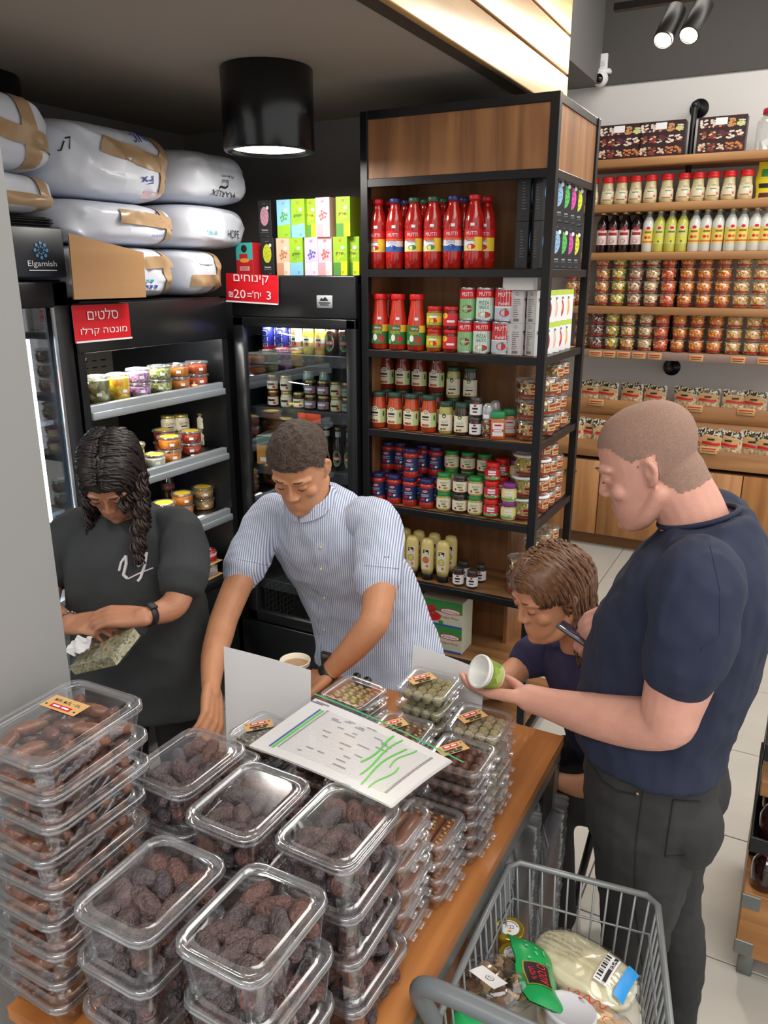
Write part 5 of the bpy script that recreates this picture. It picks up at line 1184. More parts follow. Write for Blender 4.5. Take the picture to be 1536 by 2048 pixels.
dw = .463; x0 = at(1195, 1000, 1, YB).x - (XB0 + XB1) / 2 - 3 * dw
dm = MB().rbox(.003, dw - .003, 0, .018, .10, zt6 - .004, .003, 1).mesh('door', W_cab)
hm = MB().lathe([(.045, 0), (.04, .018), (.022, .028), (0, .03)], 18, cap=False, a0=0, a1=math.pi, M=Matrix.Rotation(R(90), 4, 'X') @ Matrix.Scale(.5, 4, (0, 1, 0))).mesh('handle', mat('aged_brass', (96, 88, 76), .35, .7))
for i in range(7):
    if x0 + i * dw + dw > h2 or x0 + i * dw < -h2: continue
    d = link('door', dm, cbn, (x0 + i * dw, 0, 0)); link('handle', hm, d, (dw * (.8 if i % 2 else .55), -.001, zt6 - .10))
# bags of nuts
def nut_bag():
    w, h = .165, .150
    def f(s, off=0.): return lambda a, b: Vector(((a - .5) * w * (1 - .05 * math.sin(b * 3.1)), s * (-(.040 * (1 - b) ** .55 + .003) * (math.sin(math.pi * min(max(a, .0), 1)) ** .5) - off), b * h + .006 * math.sin(a * 7) * b))
    m = MB(); m.grid(f(1), 14, 12, 0).grid(lambda a, b: f(-1)(1 - a, b), 14, 6, 0)
    o = m.obj('nut_bag', speckle('bagged_nuts', [(206, 186, 150), (190, 160, 116), (226, 210, 180), (170, 130, 90)], 70, .25, .7)); o['category'] = 'bag'
    g = f(1, .003); q = MB(); g2 = lambda a0, a1, b0, b1, ex: (lambda a, b: Vector(g(a0 + (a1 - a0) * a, b0 + (b1 - b0) * b)) + Vector((0, -ex, 0)))
    q.grid(g2(0.01, .99, .70, .99, 0), 10, 4, 0).grid(g2(.12, .88, .40, .72, .0), 8, 4, 1).grid(g2(.25, .75, .70, .80, .0012), 6, 2, 1).grid(g2(.14, .86, .43, .53, .0014), 8, 2, 2).text('▬▬▬', 0, h * .64, .010, -.040, 3, w=.045)
    q.obj('paper_label', [speckle('bag_pattern', [(60, 52, 44), (190, 182, 160), (40, 36, 32), (214, 206, 186)], 120, .2, .2), M_kraft, M_red, M_ink], o); return o
K_bag = Kind(nut_bag)
rows = [(160, 'u'), (195, 'u'), (290, 'u'), (480, 'u'), (560, 'u'), (660, 'u'), (900, 'u'), (1075, 'u'), (1285, 'u'), (1440, 'u')]
yu = 5.70 + .045
for i, (zx, _) in enumerate(rows):
    y = yu + .05 + (.05 if i in (1, 4) else 0)
    K_bag.put((wx(1140 + zx / 3.879, 785, y), y, zu - .0395), rnd.uniform(-.2, .2), 'kraft labelled nut bag in the upper bin, %s' % nth(i, 10))
for i, zx in enumerate((20, 150, 260, 420, 560, 700, 850, 965, 1100, 1240, 1420, 1540)):
    y = YB + .085 + (.03 if i % 3 == 1 else 0)
    K_bag.put((wx(1140 + zx / 3.879, 880, y), y, zl - .0495), rnd.uniform(-.25, .25), 'kraft labelled nut bag in the lower bin, %s' % nth(i, 12)).scale = (1, 1, 1.2)
for (u, v, y, w) in ((1192, 805, 5.685, 'left end of upper lip'), (1388, 817, 5.685, 'middle of upper lip'), (1492, 824, 5.685, 'right part of upper lip'), (1417, 900, YB - .012, 'lower lip')):
    p = at(u, v, 1, y); MB().rbox(-.055, .055, -.002, 0, -.024, .024, .0006, 1, 0).rect(-.044, .044, .004, .012, -.0026, 1).rect(-.04, .04, -.010, -.006, -.0026, 2).obj('price_tag', [M_kraft, M_red, M_ink], b, (p.x - (XB0 + XB1) / 2, y - YB, p.z))

# ================================================================== the table
W_tab = wood('table_top_oak', (150, 92, 46), (186, 122, 68), axis=1, scale=2.6, rough=.35)
TZ = .78
tb = thing('display_table', 'wooden topped display table with grey steel frame, crowded with clear boxes', 'table', (-.78, 1.15, 0))
to = Vector((-.78, 1.15, 0))
pl = [(-.985, .568), (-.408, .568), (-.408, 1.74), (-1.165, 1.74), (-1.165, .835), (-.985, .835)]
MB().prism([(x - to.x, y - to.y) for x, y in pl], TZ - .026, TZ).obj('table_top', W_tab, tb)
M_frame = mat('frame_grey', (118, 122, 122), .4, .5)
def tbox(n, x0, x1, y0, y1, z0, z1, m=M_frame): return MB().rbox(x0 - to.x, x1 - to.x, y0 - to.y, y1 - to.y, z0, z1, .0015, 1, sm=False).obj(n, m, tb)
tbox('side_rail', -.414, -.410, .60, 1.73, TZ - .066, TZ - .027); tbox('side_rail', -1.16, -1.156, .85, 1.73, TZ - .066, TZ - .027)
tbox('end_rail', -1.15, -.42, 1.731, 1.735, TZ - .066, TZ - .027); tbox('end_rail', -.97, -.42, .572, .576, TZ - .066, TZ - .027)
for x, y, sx, sy in ((-.412, 1.733, -1, -1), (-1.158, 1.733, 1, -1), (-.412, .575, -1, 1), (-.975, .575, 1, 1)):
    l = MB().box(min(0, sx * .004), max(0, sx * .004), min(0, sy * .04), max(0, sy * .04), 0, TZ - .028).box(min(0, sx * .04), max(0, sx * .04), min(0, sy * .004), max(0, sy * .004), 0, TZ - .028).obj('leg', M_frame, tb, (x - to.x, y - to.y, 0))
    for dy, dz in ((.012, .04), (.028, .058), (.012, .078)):
        MB().ball((0, 0, 0), .004, n=8, m=5).obj('rivet', M_black, l, (.0015 if sx < 0 else -.0015, sy * dy, TZ - dz))
tbox('brace_plate', -.418, -.414, 1.60, 1.70, .35, TZ - .07, M_black)
tbox('lower_shelf', -1.15, -.43, .62, 1.70, .12, .14, W_tab)

# ================================================================== clear clamshell boxes
M_box = clear('box_clear', (.99, .993, 1.0), .12, .035, .50)
M_rim = clear('box_rim_clear', (.97, .98, 1.0), .16, .14, .70, .04)
M_rim2 = clear('small_box_rim', (.98, .985, 1.0), .2, .08, .45, .05)
def perim(hx, hy, r, rib=0.):
    """rounded rectangle outline; near the corners the sides are fluted"""
    P = []
    for q, (sx, sy) in enumerate(((1, 1), (-1, 1), (-1, -1), (1, -1))):
        for t in range(4):
            a = R(90) * (q + t / 3); P.append((sx * (hx - r) + r * math.cos(a), sy * (hy - r) + r * math.sin(a)))
        if rib:
            nx, ny = P[-1]; ex, ey = ((-hx, hy - r), (-hx + r, -hy), (hx, -hy + r), (hx - r, hy))[q]
            L = math.hypot(ex - nx, ey - ny); ux_, uy_ = (ex - nx) / L, (ey - ny) / L; ox, oy = uy_, -ux_
            for k in range(1, 9): 
                d = rib if k % 2 else 0; P.append((nx + ux_ * L * .045 * k - ox * d, ny + uy_ * L * .045 * k - oy * d))
            for k in range(8, 0, -1):
                d = rib if k % 2 else 0; P.append((ex - ux_ * L * .045 * k - ox * d, ey - uy_ * L * .045 * k - oy * d))
    return P
def loft(m, rings, mi=0, sm=True, cap0=False, cap1=False):
    k = len(rings[0]); vs = [p for r in rings for p in r]
    m.add(vs, [(j * k + i, j * k + (i + 1) % k, (j + 1) * k + (i + 1) % k, (j + 1) * k + i) for j in range(len(rings) - 1) for i in range(k)], mi, sm)
    b = len(m.v) - len(vs)
    if cap0: m.f.append(tuple(b + i for i in reversed(range(k)))); m.mi.append(mi); m.sm.append(False)
    if cap1: m.f.append(tuple(b + len(vs) - k + i for i in range(k))); m.mi.append(mi); m.sm.append(False)
def ringz(P, z): return [(x, y, z) for x, y in P]
def clam(name, hx, hy, H, rib=.0014, tabs=False):
    """box with fluted sides, a double rim and a raised lid"""
    def make():
        m = MB(); r = .022 if not tabs else .012
        loft(m, [ringz(perim(hx * .84, hy * .86, r * .8, rib), .001), ringz(perim(hx * .86, hy * .88, r * .85, rib), .004), ringz(perim(hx * .93, hy * .945, r, rib), H - .013)], 0, cap0=True)
        o = m.obj(name, M_box); o['category'] = 'box'
        l = MB()
        f = lambda e, z: ringz(perim(hx - e, hy - e, r + .004 - min(e, .01) * .3), z)
        if tabs: loft(l, [f(.008, H - .011), f(.0, H - .010), f(.0, H - .005), f(.002, H), f(.008, H), f(.012, H - .002)], 1); loft(l, [f(.012, H - .002), f(.020, H - .0015)], 0, cap1=True)
        if not tabs: loft(l, [f(.008, H - .014), f(.001, H - .013), f(.0, H - .009), f(.003, H - .0075), f(.0005, H - .006), f(.001, H - .001), f(.004, H), f(.008, H - .0005), f(.010, H - .004), f(.014, H - .004), f(.018, H - .0005)], 1)
        if not tabs: loft(l, [f(.018, H - .0005), f(.022, H + .0002)], 0, cap1=True)
        l.obj('lid', [M_box, M_rim if not tabs else M_rim2], o)
        if tabs:
            t = MB()
            for yy in (-.5, 0, .5): t.rbox(hx - .001, hx + .011, yy * hy - .010, yy * hy + .010, H - .012, H - .0105, .0006, 1)
            t.rbox(hx - .004, hx + .003, -hy * .62, hy * .62, H - .012, H - .0105, .0006, 1)
            stuff(t.obj('closing_tab', M_rim2, o))
        return o
    return make
# dates
M_date = [mat('medjool_skin_%d' % i, c, .42, var=.35, vscale=90, bump=.9, bscale=170) for i, c in enumerate(((88, 72, 72), (98, 78, 77), (82, 71, 74), (106, 74, 68)))]
M_dbr = [mat('brown_date_skin_%d' % i, c, .3, var=.3, vscale=60, bump=.35, bscale=120, coat=.25) for i, c in enumerate(((112, 68, 50), (124, 78, 54), (96, 56, 44)))]
def date_mesh(seed, a, b, ridge, mi=0, nu=18, nv=10):
    m = MB(); q = Vector((seed * 7.3, seed * 1.7, seed * 3.9))
    def f(u, v):
        th = 2 * math.pi * u; ph = math.pi * (v - .5); c = math.cos(ph)
        p = Vector((math.cos(th), math.sin(th), 0))
        w = noise.noise(Vector((p.x * 2.6, p.y * 2.6, math.sin(ph) * 1.2)) + q)
        rr = b * c ** .8 * (1 + ridge * (1 - 2 * abs(w)) * .5 + .10 * noise.noise(p * 1.2 + q * 2))
        return (a * math.sin(ph), rr * p.x, rr * p.y * .92)
    m.grid(f, nu, nv, mi); return m
DM = [date_mesh(i, .0275 + .002 * (i % 3), .0130 + .0012 * (i % 2), .50).mesh('date', M_date[i % 4]) for i in range(8)]
DB = [date_mesh(20 + i, .026 + .002 * (i % 2), .0115, .14).mesh('date', M_dbr[i % 3]) for i in range(6)]
stem_me = MB().lathe([(.0042, -.003), (.0045, .001), (.003, .0025), (.002, .001), (0, .001)], 8, M=Matrix.Rotation(R(90), 4, 'Y')).mesh('stem_cap', mat('stem_orange', (206, 136, 60), .6))
def pack(hx, hy, z, n, seed, nx, ny):
    q = random.Random(seed); out = []
    for i in range(nx):
        for j in range(ny):
            out.append((-hx + hx * 2 * (i + .5) / nx + q.uniform(-.004, .004), -hy + hy * 2 * (j + .5) / ny + q.uniform(-.004, .004), z + q.uniform(-.003, .006), q.uniform(0, 6.28), q.uniform(-.45, .45), q.uniform(0, 6.28)))
    return out
def heap_mesh(meshes, hx, hy, zs, seed, nx, ny, mats):
    """dates seen only through the walls of the lower boxes: one joined mesh"""
    m = MB(); q = random.Random(seed)
    for z in zs:
        for (x, y, zz, a, b, c) in pack(hx, hy, z, 0, q.random(), nx, ny):
            me = q.choice(meshes); Mx = Matrix.Translation((x, y, zz)) @ Matrix.Rotation(a, 4, 'Z') @ Matrix.Rotation(b, 4, 'Y') @ Matrix.Rotation(c, 4, 'X')
            m.add([v.co for v in me.vertices], [tuple(p.vertices) for p in me.polygons], mats.index(me.materials[0]), True, Mx)
    return m.mesh('dates', mats)
BX, BY, BH = .071, .087, .080
K_db = Kind(clam('date_box', BX, BY, BH)); LX, LY, LH = .083, .104, .0525
K_lb = Kind(clam('date_box', LX, LY, LH))
HB = [heap_mesh(DM, BX * .78, BY * .8, (.016, .037, .055), 40 + i, 3, 4, M_date) for i in range(2)]
HBT = [heap_mesh(DM, BX * .78, BY * .8, (.016, .034), 50 + i, 3, 4, M_date) for i in range(2)]
HL = [heap_mesh(DB, LX * .78, LY * .82, (.013, .031), 60 + i, 3, 4, M_dbr) for i in range(2)]
HLT = [heap_mesh(DB, LX * .78, LY * .82, (.013,), 70, 3, 4, M_dbr)]
posn = ['bottom', 'second from bottom', 'third from bottom', 'fourth from bottom', 'fifth from bottom', 'sixth from bottom', 'seventh from bottom', 'eighth from bottom', 'topmost']
def stackd(K, cx, cy, n, H, heaps, top, lab, jit, seed, lean=(0, 0), rot=0.):
    q = random.Random(seed)
    for i in range(n):
        x = cx + q.uniform(-jit, jit) + lean[0] * (n - 1 - i); y = cy + q.uniform(-jit, jit) + lean[1] * (n - 1 - i); a = rot + q.uniform(-.04, .04); z = TZ + .0008 + i * (H + .0006)
        b = K.put((x, y, z), a, 'clear box of dates, %s of %s' % ('topmost' if i == n - 1 else posn[i], lab))
        h = stuff(link('dates', (top if i == n - 1 else heaps)[i % len(top if i == n - 1 else heaps)], b))
    return Vector((x, y, z)), a
def loose(me, base, a, hx, hy, z, nx, ny, seed, lab, stems):
    q = random.Random(seed)
    for k, (x, y, zz, rz, ry, rx) in enumerate(pack(hx, hy, z, 0, seed, nx, ny)):
        o = link('date', me[k % len(me)], None, base + Matrix.Rotation(a, 3, 'Z') @ Vector((x, y, zz))); o.rotation_euler = (rx, ry, rz + a)
        tag(o, lab, 'date', lab[lab.index('in the'):])
        if q.random() < stems: link('stem_cap', stem_me, o, (.022, 0, 0))
for (cx, cy, n, lab, seed, lean) in ((-.530, .640, 4, 'the front right stack', 1, (.006, -.004)), (-.530, .850, 4, 'the right stack behind the front one', 2, (.006, -.004)), (-.690, .620, 4, 'the front left stack of black dates', 3, (-.002, -.002)), (-.684, .832, 4, 'the middle stack under the papers edge', 4, (0, 0)), (-.845, .865, 4, 'the stack beside the tall brown date pile', 5, (0, 0))):
    b, a = stackd(K_db, cx, cy, n, BH, HB, HBT, lab, .003, seed, lean)
    loose(DM, b, a, BX * .74, BY * .76, .054, 3, 4, 100 + seed, 'dark wrinkled date in the topmost box of ' + lab[4:], .35)
b, a = stackd(K_lb, -.918, .690, 9, LH, HL, HLT, 'the tall left stack of brown dates', .006, 9, (-.002, -.002))
loose(DB, b, a, LX * .72, LY * .78, .030, 3, 4, 130, 'glossy brown date in the topmost box of tall left stack', .3)
def sticker_on(parent, w, d, loc, rz, lines, lab='sticker'):
    m = MB(); Mx = Matrix.Translation(loc) @ Matrix.Rotation(rz, 4, 'Z') @ Matrix.Rotation(R(-90), 4, 'X')
    m.rect(-w / 2, w / 2, -d / 2, d / 2, 0, 0, M=Mx).rect(-w * .28, w * .28, d * .08, d * .36, -.0004, 1, M=Mx).rect(-w * .22, -.002, d * .17, d * .28, -.0007, 2, M=Mx).rect(.002, w * .22, d * .17, d * .28, -.0007, 2, M=Mx)
    for k in (-1, 1): m.disc(k * w * .4, d * .26, w * .03, w * .03, -.0005, 3, M=Mx, n=6)
    for s, x, z, h, ww in lines: m.text(s, x, z, h, -.0006, 3, M=Mx, w=ww)
    return m.obj(lab, [M_kraft, M_red, M_white, M_ink], parent)
sticker_on(bpy.data.objects[[o.name for o in COL.objects if o.get('label', '').startswith('clear box of dates, topmost of the tall left')][0]], .075, .034, (-.02, .028, LH + .0012), R(180), [(heb('תמר דקל - נור'), 0, -.007, .010, .055)])

# ================================================================== small boxes of sweets behind
SX, SY, SH = .060, .058, .0355
M_tr = mat('truffle_crumb', (186, 170, 134), .8, var=.25, vscale=160, bump=1., bscale=260); M_cho = mat('chocolate_ball', (92, 60, 50), .45, var=.15, bump=.4, bscale=80); M_gr = mat('green_crumb_ball', (180, 172, 126), .85, var=.3, vscale=200, bump=1., bscale=260)
M_bar = mat('chocolate_bar', (66, 44, 34), .4, var=.15, vscale=40); M_mbar = mat('milk_chocolate_bar', (124, 76, 52), .35, var=.1)
M_wal = mat('walnut_piece', (192, 146, 88), .6, var=.25, vscale=90, bump=.8, bscale=150); M_pis = mat('pistachio_bit', (166, 158, 84), .6)
K_sb = Kind(clam('sweets_box', SX, SY, SH, 0, True)); K_sb2 = Kind(clam('sweets_box', SX, SY, .046, 0, True))
def fill_ball(m_):
    b = MB()
    for i in range(4):
        for j in range(4): b.ball((-.036 + i * .024, -.036 + j * .024, .0135), .0118, n=10, m=6)
    return b.mesh('sweets', m_)
def fill_bar(m_, top=None, z0=.003, h=.018):
    b = MB(); q = random.Random(3)
    for i in range(4):
        b.rbox(-.044 + i * .0225, -.025 + i * .0225, -.044, .044, z0, z0 + h, .003, 1)
        if top:
            for k in range(9): b.ball((-.035 + i * .0225 + q.uniform(-.006, .006), -.04 + k * .01, z0 + h + .001), .005, .003, .0025, n=6, m=4, mi=1)
    return b.mesh('sweets', [m_] + ([top] if top else []))
FIL = dict(tan=fill_ball(M_tr), green=fill_ball(M_gr), choc=fill_ball(M_cho), bars=fill_bar(M_mbar, None, .003, .03), nutbar=fill_bar(M_mbar, M_wal), dark=fill_bar(M_bar, M_pis), walnut=fill_bar(M_bar, M_wal))
def sweets(cx, cy, n, kind, K, H, lab, top_stick=True, skip_top=False, seed=0, rot=0.):
    q = random.Random(seed)
    for i in range(n):
        z = TZ + .0008 + i * (H + .0005); x, y = cx + q.uniform(-.003, .003), cy + q.uniform(-.003, .003); a = rot + q.uniform(-.05, .05)
        b = K.put((x, y, z), a, 'clear sweets box, %s of %s' % ('topmost' if i == n - 1 else posn[i], lab))
        if not (skip_top and i == n - 1): stuff(link('sweets', FIL[kind], b))
        if i == n - 1 and top_stick: sticker_on(b, .062, .032, (-.020, .004, H + .001), R(55), [('▬▬ ▬', 0, -.005, .006, .04), ('▬ ▬▬', 0, -.012, .005, .03)])
    return Vector((x, y, z)), a
def balls(base, a, m_, r, lab, grp, n=16, sq=None):
    me = MB()
    me.ball((0, 0, 0), r, n=14, m=9); me = me.mesh('sweet_ball', m_)
    for i in range(n):
        x, y = -.036 + (i % 4) * .024, -.036 + (i // 4) * .024
        o = link('sweet_ball', me, None, base + Matrix.Rotation(a, 3, 'Z') @ Vector((x, y, .0145 + rnd.uniform(-.001, .001)))); tag(o, lab, 'sweet', grp)
b, a = sweets(-.505, 1.385, 6, 'tan', K_sb, SH, 'the tan ball stack at the far right', skip_top=True, seed=1)
balls(b, a, M_tr, .0118, 'crumbed tan sweet ball in the far right topmost box', 'tan sweet balls')
b, a = sweets(-.497, 1.250, 6, 'choc', K_sb, SH, 'the brown ball stack at the table edge', skip_top=True, seed=2)
balls(b, a, M_cho, .0118, 'chocolate brown sweet ball in the box by the paper corner', 'brown sweet balls')
sweets(-.505, 1.118, 4, 'nutbar', K_sb, SH, 'the nut bar stack at the table edge', False, seed=3)
sweets(-.520, .998, 5, 'bars', K_sb2, .0465, 'the milk chocolate stack next to the black dates', False, seed=4)
b, a = sweets(-.640, 1.418, 7, 'green', K_sb, SH, 'the greenish ball stack before the right white sheet', skip_top=True, seed=5)
balls(b, a, M_gr, .0118, 'greenish crumbed sweet ball in the box before the white sheet', 'greenish sweet balls')
b, a = sweets(-.640, 1.275, 6, 'dark', K_sb, SH, 'the dark pistachio bar stack beyond the papers', seed=6)
sweets(-.655, 1.138, 6, 'dark', K_sb, SH, 'the stack hidden under the papers, right', False, seed=7)
b, a = sweets(-.800, 1.365, 6, 'walnut', K_sb, SH, 'the walnut bar stack before the coffee cup', False, skip_top=True, seed=8, rot=-.1)
bar_me = MB().rbox(-.0095, .0095, -.044, .044, 0, .018, .003, 2).mesh('chocolate_bar', M_bar)
wm = MB(); q = random.Random(8)
for k in range(7): wm.ball((q.uniform(-.003, .003), -.036 + k * .012, .020), .008, .0055, .005, n=8, m=5, M=Matrix.Translation((0, 0, 0)))
wm = wm.mesh('walnut_topping', M_wal)
for i in range(4):
    o = link('chocolate_bar', bar_me, None, b + Matrix.Rotation(a, 3, 'Z') @ Vector((-.0345 + i * .0225, 0, .003)), a); tag(o, 'dark chocolate bar topped with walnuts, %s in its box' % nth(i, 4), 'sweet', 'walnut bars'); stuff(link('walnut_topping', wm, o))
sweets(-.790, 1.215, 6, 'walnut', K_sb, SH, 'the stack hidden under the papers, left', False, seed=9)
sweets(-.925, 1.185, 5, 'dark', K_sb, SH, 'the left sweets stack before the white sheet', True, seed=10, rot=-.15)
sweets(-.925, 1.05, 5, 'dark', K_sb, SH, 'the stack between black dates and left sweets', False, seed=12)

# ================================================================== papers, sheets, cup
def price_list():
    w, h = .335, .205
    pc = [at(490, 1495, 2, 1.045), at(630, 1395, 2, 1.03), at(912, 1525, 2, 1.09), at(785, 1622, 2, 1.112)]
    def S(u, v, e=0.):
        p = (pc[0] * (1 - u) + pc[1] * u) * (1 - v) + (pc[3] * (1 - u) + pc[2] * u) * v
        return p + Vector((0, 0, .006 * math.sin(math.pi * v) + .004 * math.sin(math.pi * u) * v + e))
    c = (pc[0] + pc[1] + pc[2] + pc[3]) / 4; c.z = 1.05
    T = lambda u, v, e: S(u, v, e) - c
    t = thing('price_list', 'fanned printed sheets in a green edged clear sleeve lying across the boxes', 'papers', c)
    for k in range(4):
        q = random.Random(k); du, dv = q.uniform(-.012, .02), q.uniform(-.008, .012)
        MB().grid(lambda a, b: T(.02 + .95 * a + du * (1 - k / 3), .02 + .96 * b + dv * (1 - k / 3), .0012 * k), 8, 10, 0).obj('sheet', M_white, t)
    p = MB(); e0 = .0046
    def quad(u0, u1, v0, v1, mi, e=e0, n=6): p.grid(lambda a, b: T(u0 + (u1 - u0) * a, v0 + (v1 - v0) * b, e), 2, n, mi)
    # table print: many grey rows of tiny figures, coloured column and marker strokes; the sheet lies sideways (rows run along v)
    q = random.Random(1)
    quad(.10, .83, .130, .145, 1, n=2); quad(.10, .83, .152, .170, 2, n=2)
    for r in range(30):
        u = .84 - r * .0245
        quad(u, u + .0035, .19, .90, 3, n=6)
        for c_ in range(2): quad(u + .006, u + .017, .18 + c_ * .72, .195 + c_ * .72, 4, n=1)
        if r % 3 == 0 or r < 8:
            for c_ in range(q.randrange(1, 4)): x = .26 + q.random() * .4; quad(u + .006, u + .016, x, x + .02 + q.random() * .06, 4, n=1)
    for i, (u0, u1, v0, v1) in enumerate(((.35, .9, .66, .672), (.2, .9, .71, .720), (.1, .8, .76, .770), (.45, .85, .80, .808), (.1, .5, .83, .838))):
        p.grid(lambda a, b: T(u0 + (u1 - u0) * a, v0 + .05 * math.sin(a * 5 + i) * .3 + (v1 - v0) * b, e0 + .0006), 8, 1, 2)
    quad(.90, .915, .02, .12, 4, n=2); quad(.92, .935, .05, .16, 4, n=2)
    p.obj('print', [M_white, mat('column_blue', (70, 96, 176), .6), mat('marker_green', (96, 216, 70), .6), mat('row_grey', (196, 196, 200), .6), mat('figures_grey', (130, 130, 134), .6)], t)
    s = MB().grid(lambda a, b: T(-.01 + a * 1.03, -.012 + b * 1.03, .0062), 8, 10, 0)
    s.obj('clear_sleeve', clear('sleeve_film', (1, 1, 1), .15, .03, .35), t)
    MB().grid(lambda a, b: T(1.0 + a * .022, -.012 + b * 1.05, .0068), 1, 10, 0).obj('green_edge', mat('sleeve_green', (60, 170, 110), .5), t)
price_list()
def sheet(label, p0, p1, z0, z1a, z1b, bow):
    d = (p1 - p0); n = Vector((-d.y, d.x, 0)).normalized()
    f = lambda s: (lambda a, b: Vector((p0.x + d.x * a, p0.y + d.y * a, z0 + (z1a + (z1b - z1a) * a - z0) * b)) + n * (bow * math.sin(math.pi * a) * (1 - .5 * b) + s) + n * .02 * b - Vector((p0.x, p0.y, z0)))
    o = MB().grid(f(0), 10, 8, 0).grid(lambda a, b: f(.001)(1 - a, b), 10, 8, 0).obj('white_sheet', M_white, None, (p0.x, p0.y, z0)); return tag(o, label, 'sheet')
a0 = at(445, 1470, 2, .9); a1 = at(590, 1440, 2, .9)
sheet('blank white sheet standing upright on the table, left of the coffee cup', Vector((-1.095, 1.255, 0)), Vector((-.885, 1.30, 0)), TZ + .002, 1.075, 1.045, .006)
sheet('blank white sheet standing upright behind the greenish ball boxes', Vector((-.735, 1.510, 0)), Vector((-.548, 1.497, 0)), TZ + .002, 1.052, 1.035, .008)
# coffee in a ribbed brown paper cup
p = at(590, 1318, 1, 1.52)
t = thing('coffee_cup', 'dark brown ribbed paper cup of milky coffee on the table behind a white sheet', 'cup', (p.x, 1.52, TZ + .0005))
hc = p.z - TZ - .004
def rib(m):
    N = 48; vs = []; prof = [(.027, 0), (.028, .003), (.0385, hc - .010)]
    for r, z in prof: vs += [((r + (.0007 if i % 2 else 0)) * math.cos(2 * math.pi * i / N), (r + (.0007 if i % 2 else 0)) * math.sin(2 * math.pi * i / N), z) for i in range(N)]
    m.add(vs, [(j * N + i, j * N + (i + 1) % N, (j + 1) * N + (i + 1) % N, (j + 1) * N + i) for j in range(2) for i in range(N)] + [tuple(reversed(range(N)))], 0, False); return m
rib(MB()).obj('sleeve', mat('cup_brown', (52, 38, 32), .6), t)
MB().lathe([(.0375, hc - .016), (.0392, hc - .003), (.0408, hc - .001), (.0405, hc + .0015), (.0388, hc + .001), (.037, hc - .018)], 32, cap=False).obj('rim', mat('cup_ivory', (236, 228, 208), .5), t)
MB().lathe([(0, hc - .014), (.0378, hc - .014)], 32, cap=False).obj('coffee', mat('milky_coffee', (176, 142, 108), .35, var=.15, vscale=40), t)
# foil wrapped pack lying at the far edge
p = at(890, 1350, 2, TZ + .02)
t = tag(MB().grid(lambda a, b: ((a - .5) * .20, .024 * math.cos(2 * math.pi * b) * (1 - (2 * abs(a - .5)) ** 6 * .6) + .003 * math.sin(a * 60 + b * 9), .018 + .018 * math.sin(2 * math.pi * b) * (1 - (2 * abs(a - .5)) ** 8) + .003 * math.sin(a * 47)), 40, 14, 0).obj('foil_pack', speckle('cream_foil', [(226, 220, 196), (206, 196, 166), (236, 232, 220)], 90, .2, .6), None, (-.66, 1.66, TZ + .001), -.25), 'crinkled cream foil pack lying at the far edge of the table', 'pack')
t = thing('black_clip', 'small black clip with two round knobs at the table edge by the striped shirt', 'clip', (-1.0, 1.715, TZ + .0005))
for k in (0, 1): MB().ball((0, 0, .026 - .004 * k), .014, n=12, m=8).tube([(0, 0, .012), (.002, 0, .001)], .005, 8).obj('knob', mat('gloss_black', (14, 15, 18), .22), t, (k * .034, 0, 0))
MB().rbox(-.012, .046, -.008, .008, 0, .006, .002, 1).obj('bar', M_black, t)

# ================================================================== shopping cart
M_cart = mat('cart_grey_enamel', (132, 136, 138), .35, .35); M_hand = mat('cart_handle_grey', (104, 110, 114), .4)
RZ, BZ, FZc = .72, .70, .43
bl, br = Vector((-.402, 1.325, RZ)), Vector((-.112, 1.362, RZ))
fl_, fr_ = Vector((-.385, .84, RZ)), Vector((.015, .84, RZ))
ct = thing('shopping_cart', 'grey wire shopping cart with groceries, in front of the dark jeans', 'cart', (-.22, 1.05, 0)); cto = Vector((-.22, 1.05, 0))
def L(p): return Vector(p) - cto
def mixp(a, b, t): return a + (b - a) * t
def low(p, k=1.): c = Vector((-.215, 1.10, 0)); q = Vector((c.x + (p.x - c.x) * (1 - .16 * k), c.y + (p.y - c.y) * (1 - .10 * k), RZ - (RZ - FZc) * k)); return q
rimp = []
for a, b in ((bl, br), (br, fr_), (fr_, fl_), (fl_, bl)):
    d = (b - a).normalized(); rimp += [L(a + d * .02), L(mixp(a, b, .5)), L(b - d * .02)]
MB().tube(rimp, .0065, 10, closed=True).obj('rim', M_cart, ct)
def wires(a, b, n, name='wire'):
    for i in range(n + 1):
        p = mixp(a, b, (i + .5) / (n + 1)); MB().tube([L(p), L(low(p, 1))], .0024, 6).obj(name, M_cart, ct)
wires(bl, br, 10); wires(br, fr_, 16); wires(fr_, fl_, 12); wires(fl_, bl, 15)
for k in (.30, .65, 1.0): MB().tube([L(low(p, k)) for p in (bl, br, fr_, fl_)], .0035, 8, closed=True).obj('hoop', M_cart, ct)
for i in range(9): a = low(mixp(bl, br, (i + .5) / 9), 1); b = low(mixp(fl_, fr_, (i + .5) / 9), 1); MB().tube([L(a), L(b)], .0024, 6).obj('floor_wire', M_cart, ct)
for i in range(6): a = low(mixp(bl, fl_, (i + .5) / 6), 1); b = low(mixp(br, fr_, (i + .5) / 6), 1); MB().tube([L(a), L(b)], .0024, 6).obj('floor_wire', M_cart, ct)
hz = .850
hp = [(-.388, .905, .728), (-.399, .888, .775), (-.403, .872, .815), (-.394, .864, .842), (-.365, .860, .852), (-.30, .860, hz + .003), (-.2, .858, hz + .003), (-.10, .856, hz), (-.01, .856, .850), (.012, .862, .838), (.018, .872, .81), (.016, .888, .77), (.012, .905, .728)]
def smooth(P, k=2):
    P = [Vector(p) for p in P]
    for _ in range(k):
        Q = [P[0]]
        for a, b in zip(P, P[1:]): Q += [a * .75 + b * .25, a * .25 + b * .75]
        P = Q + [P[-1]]
    return P
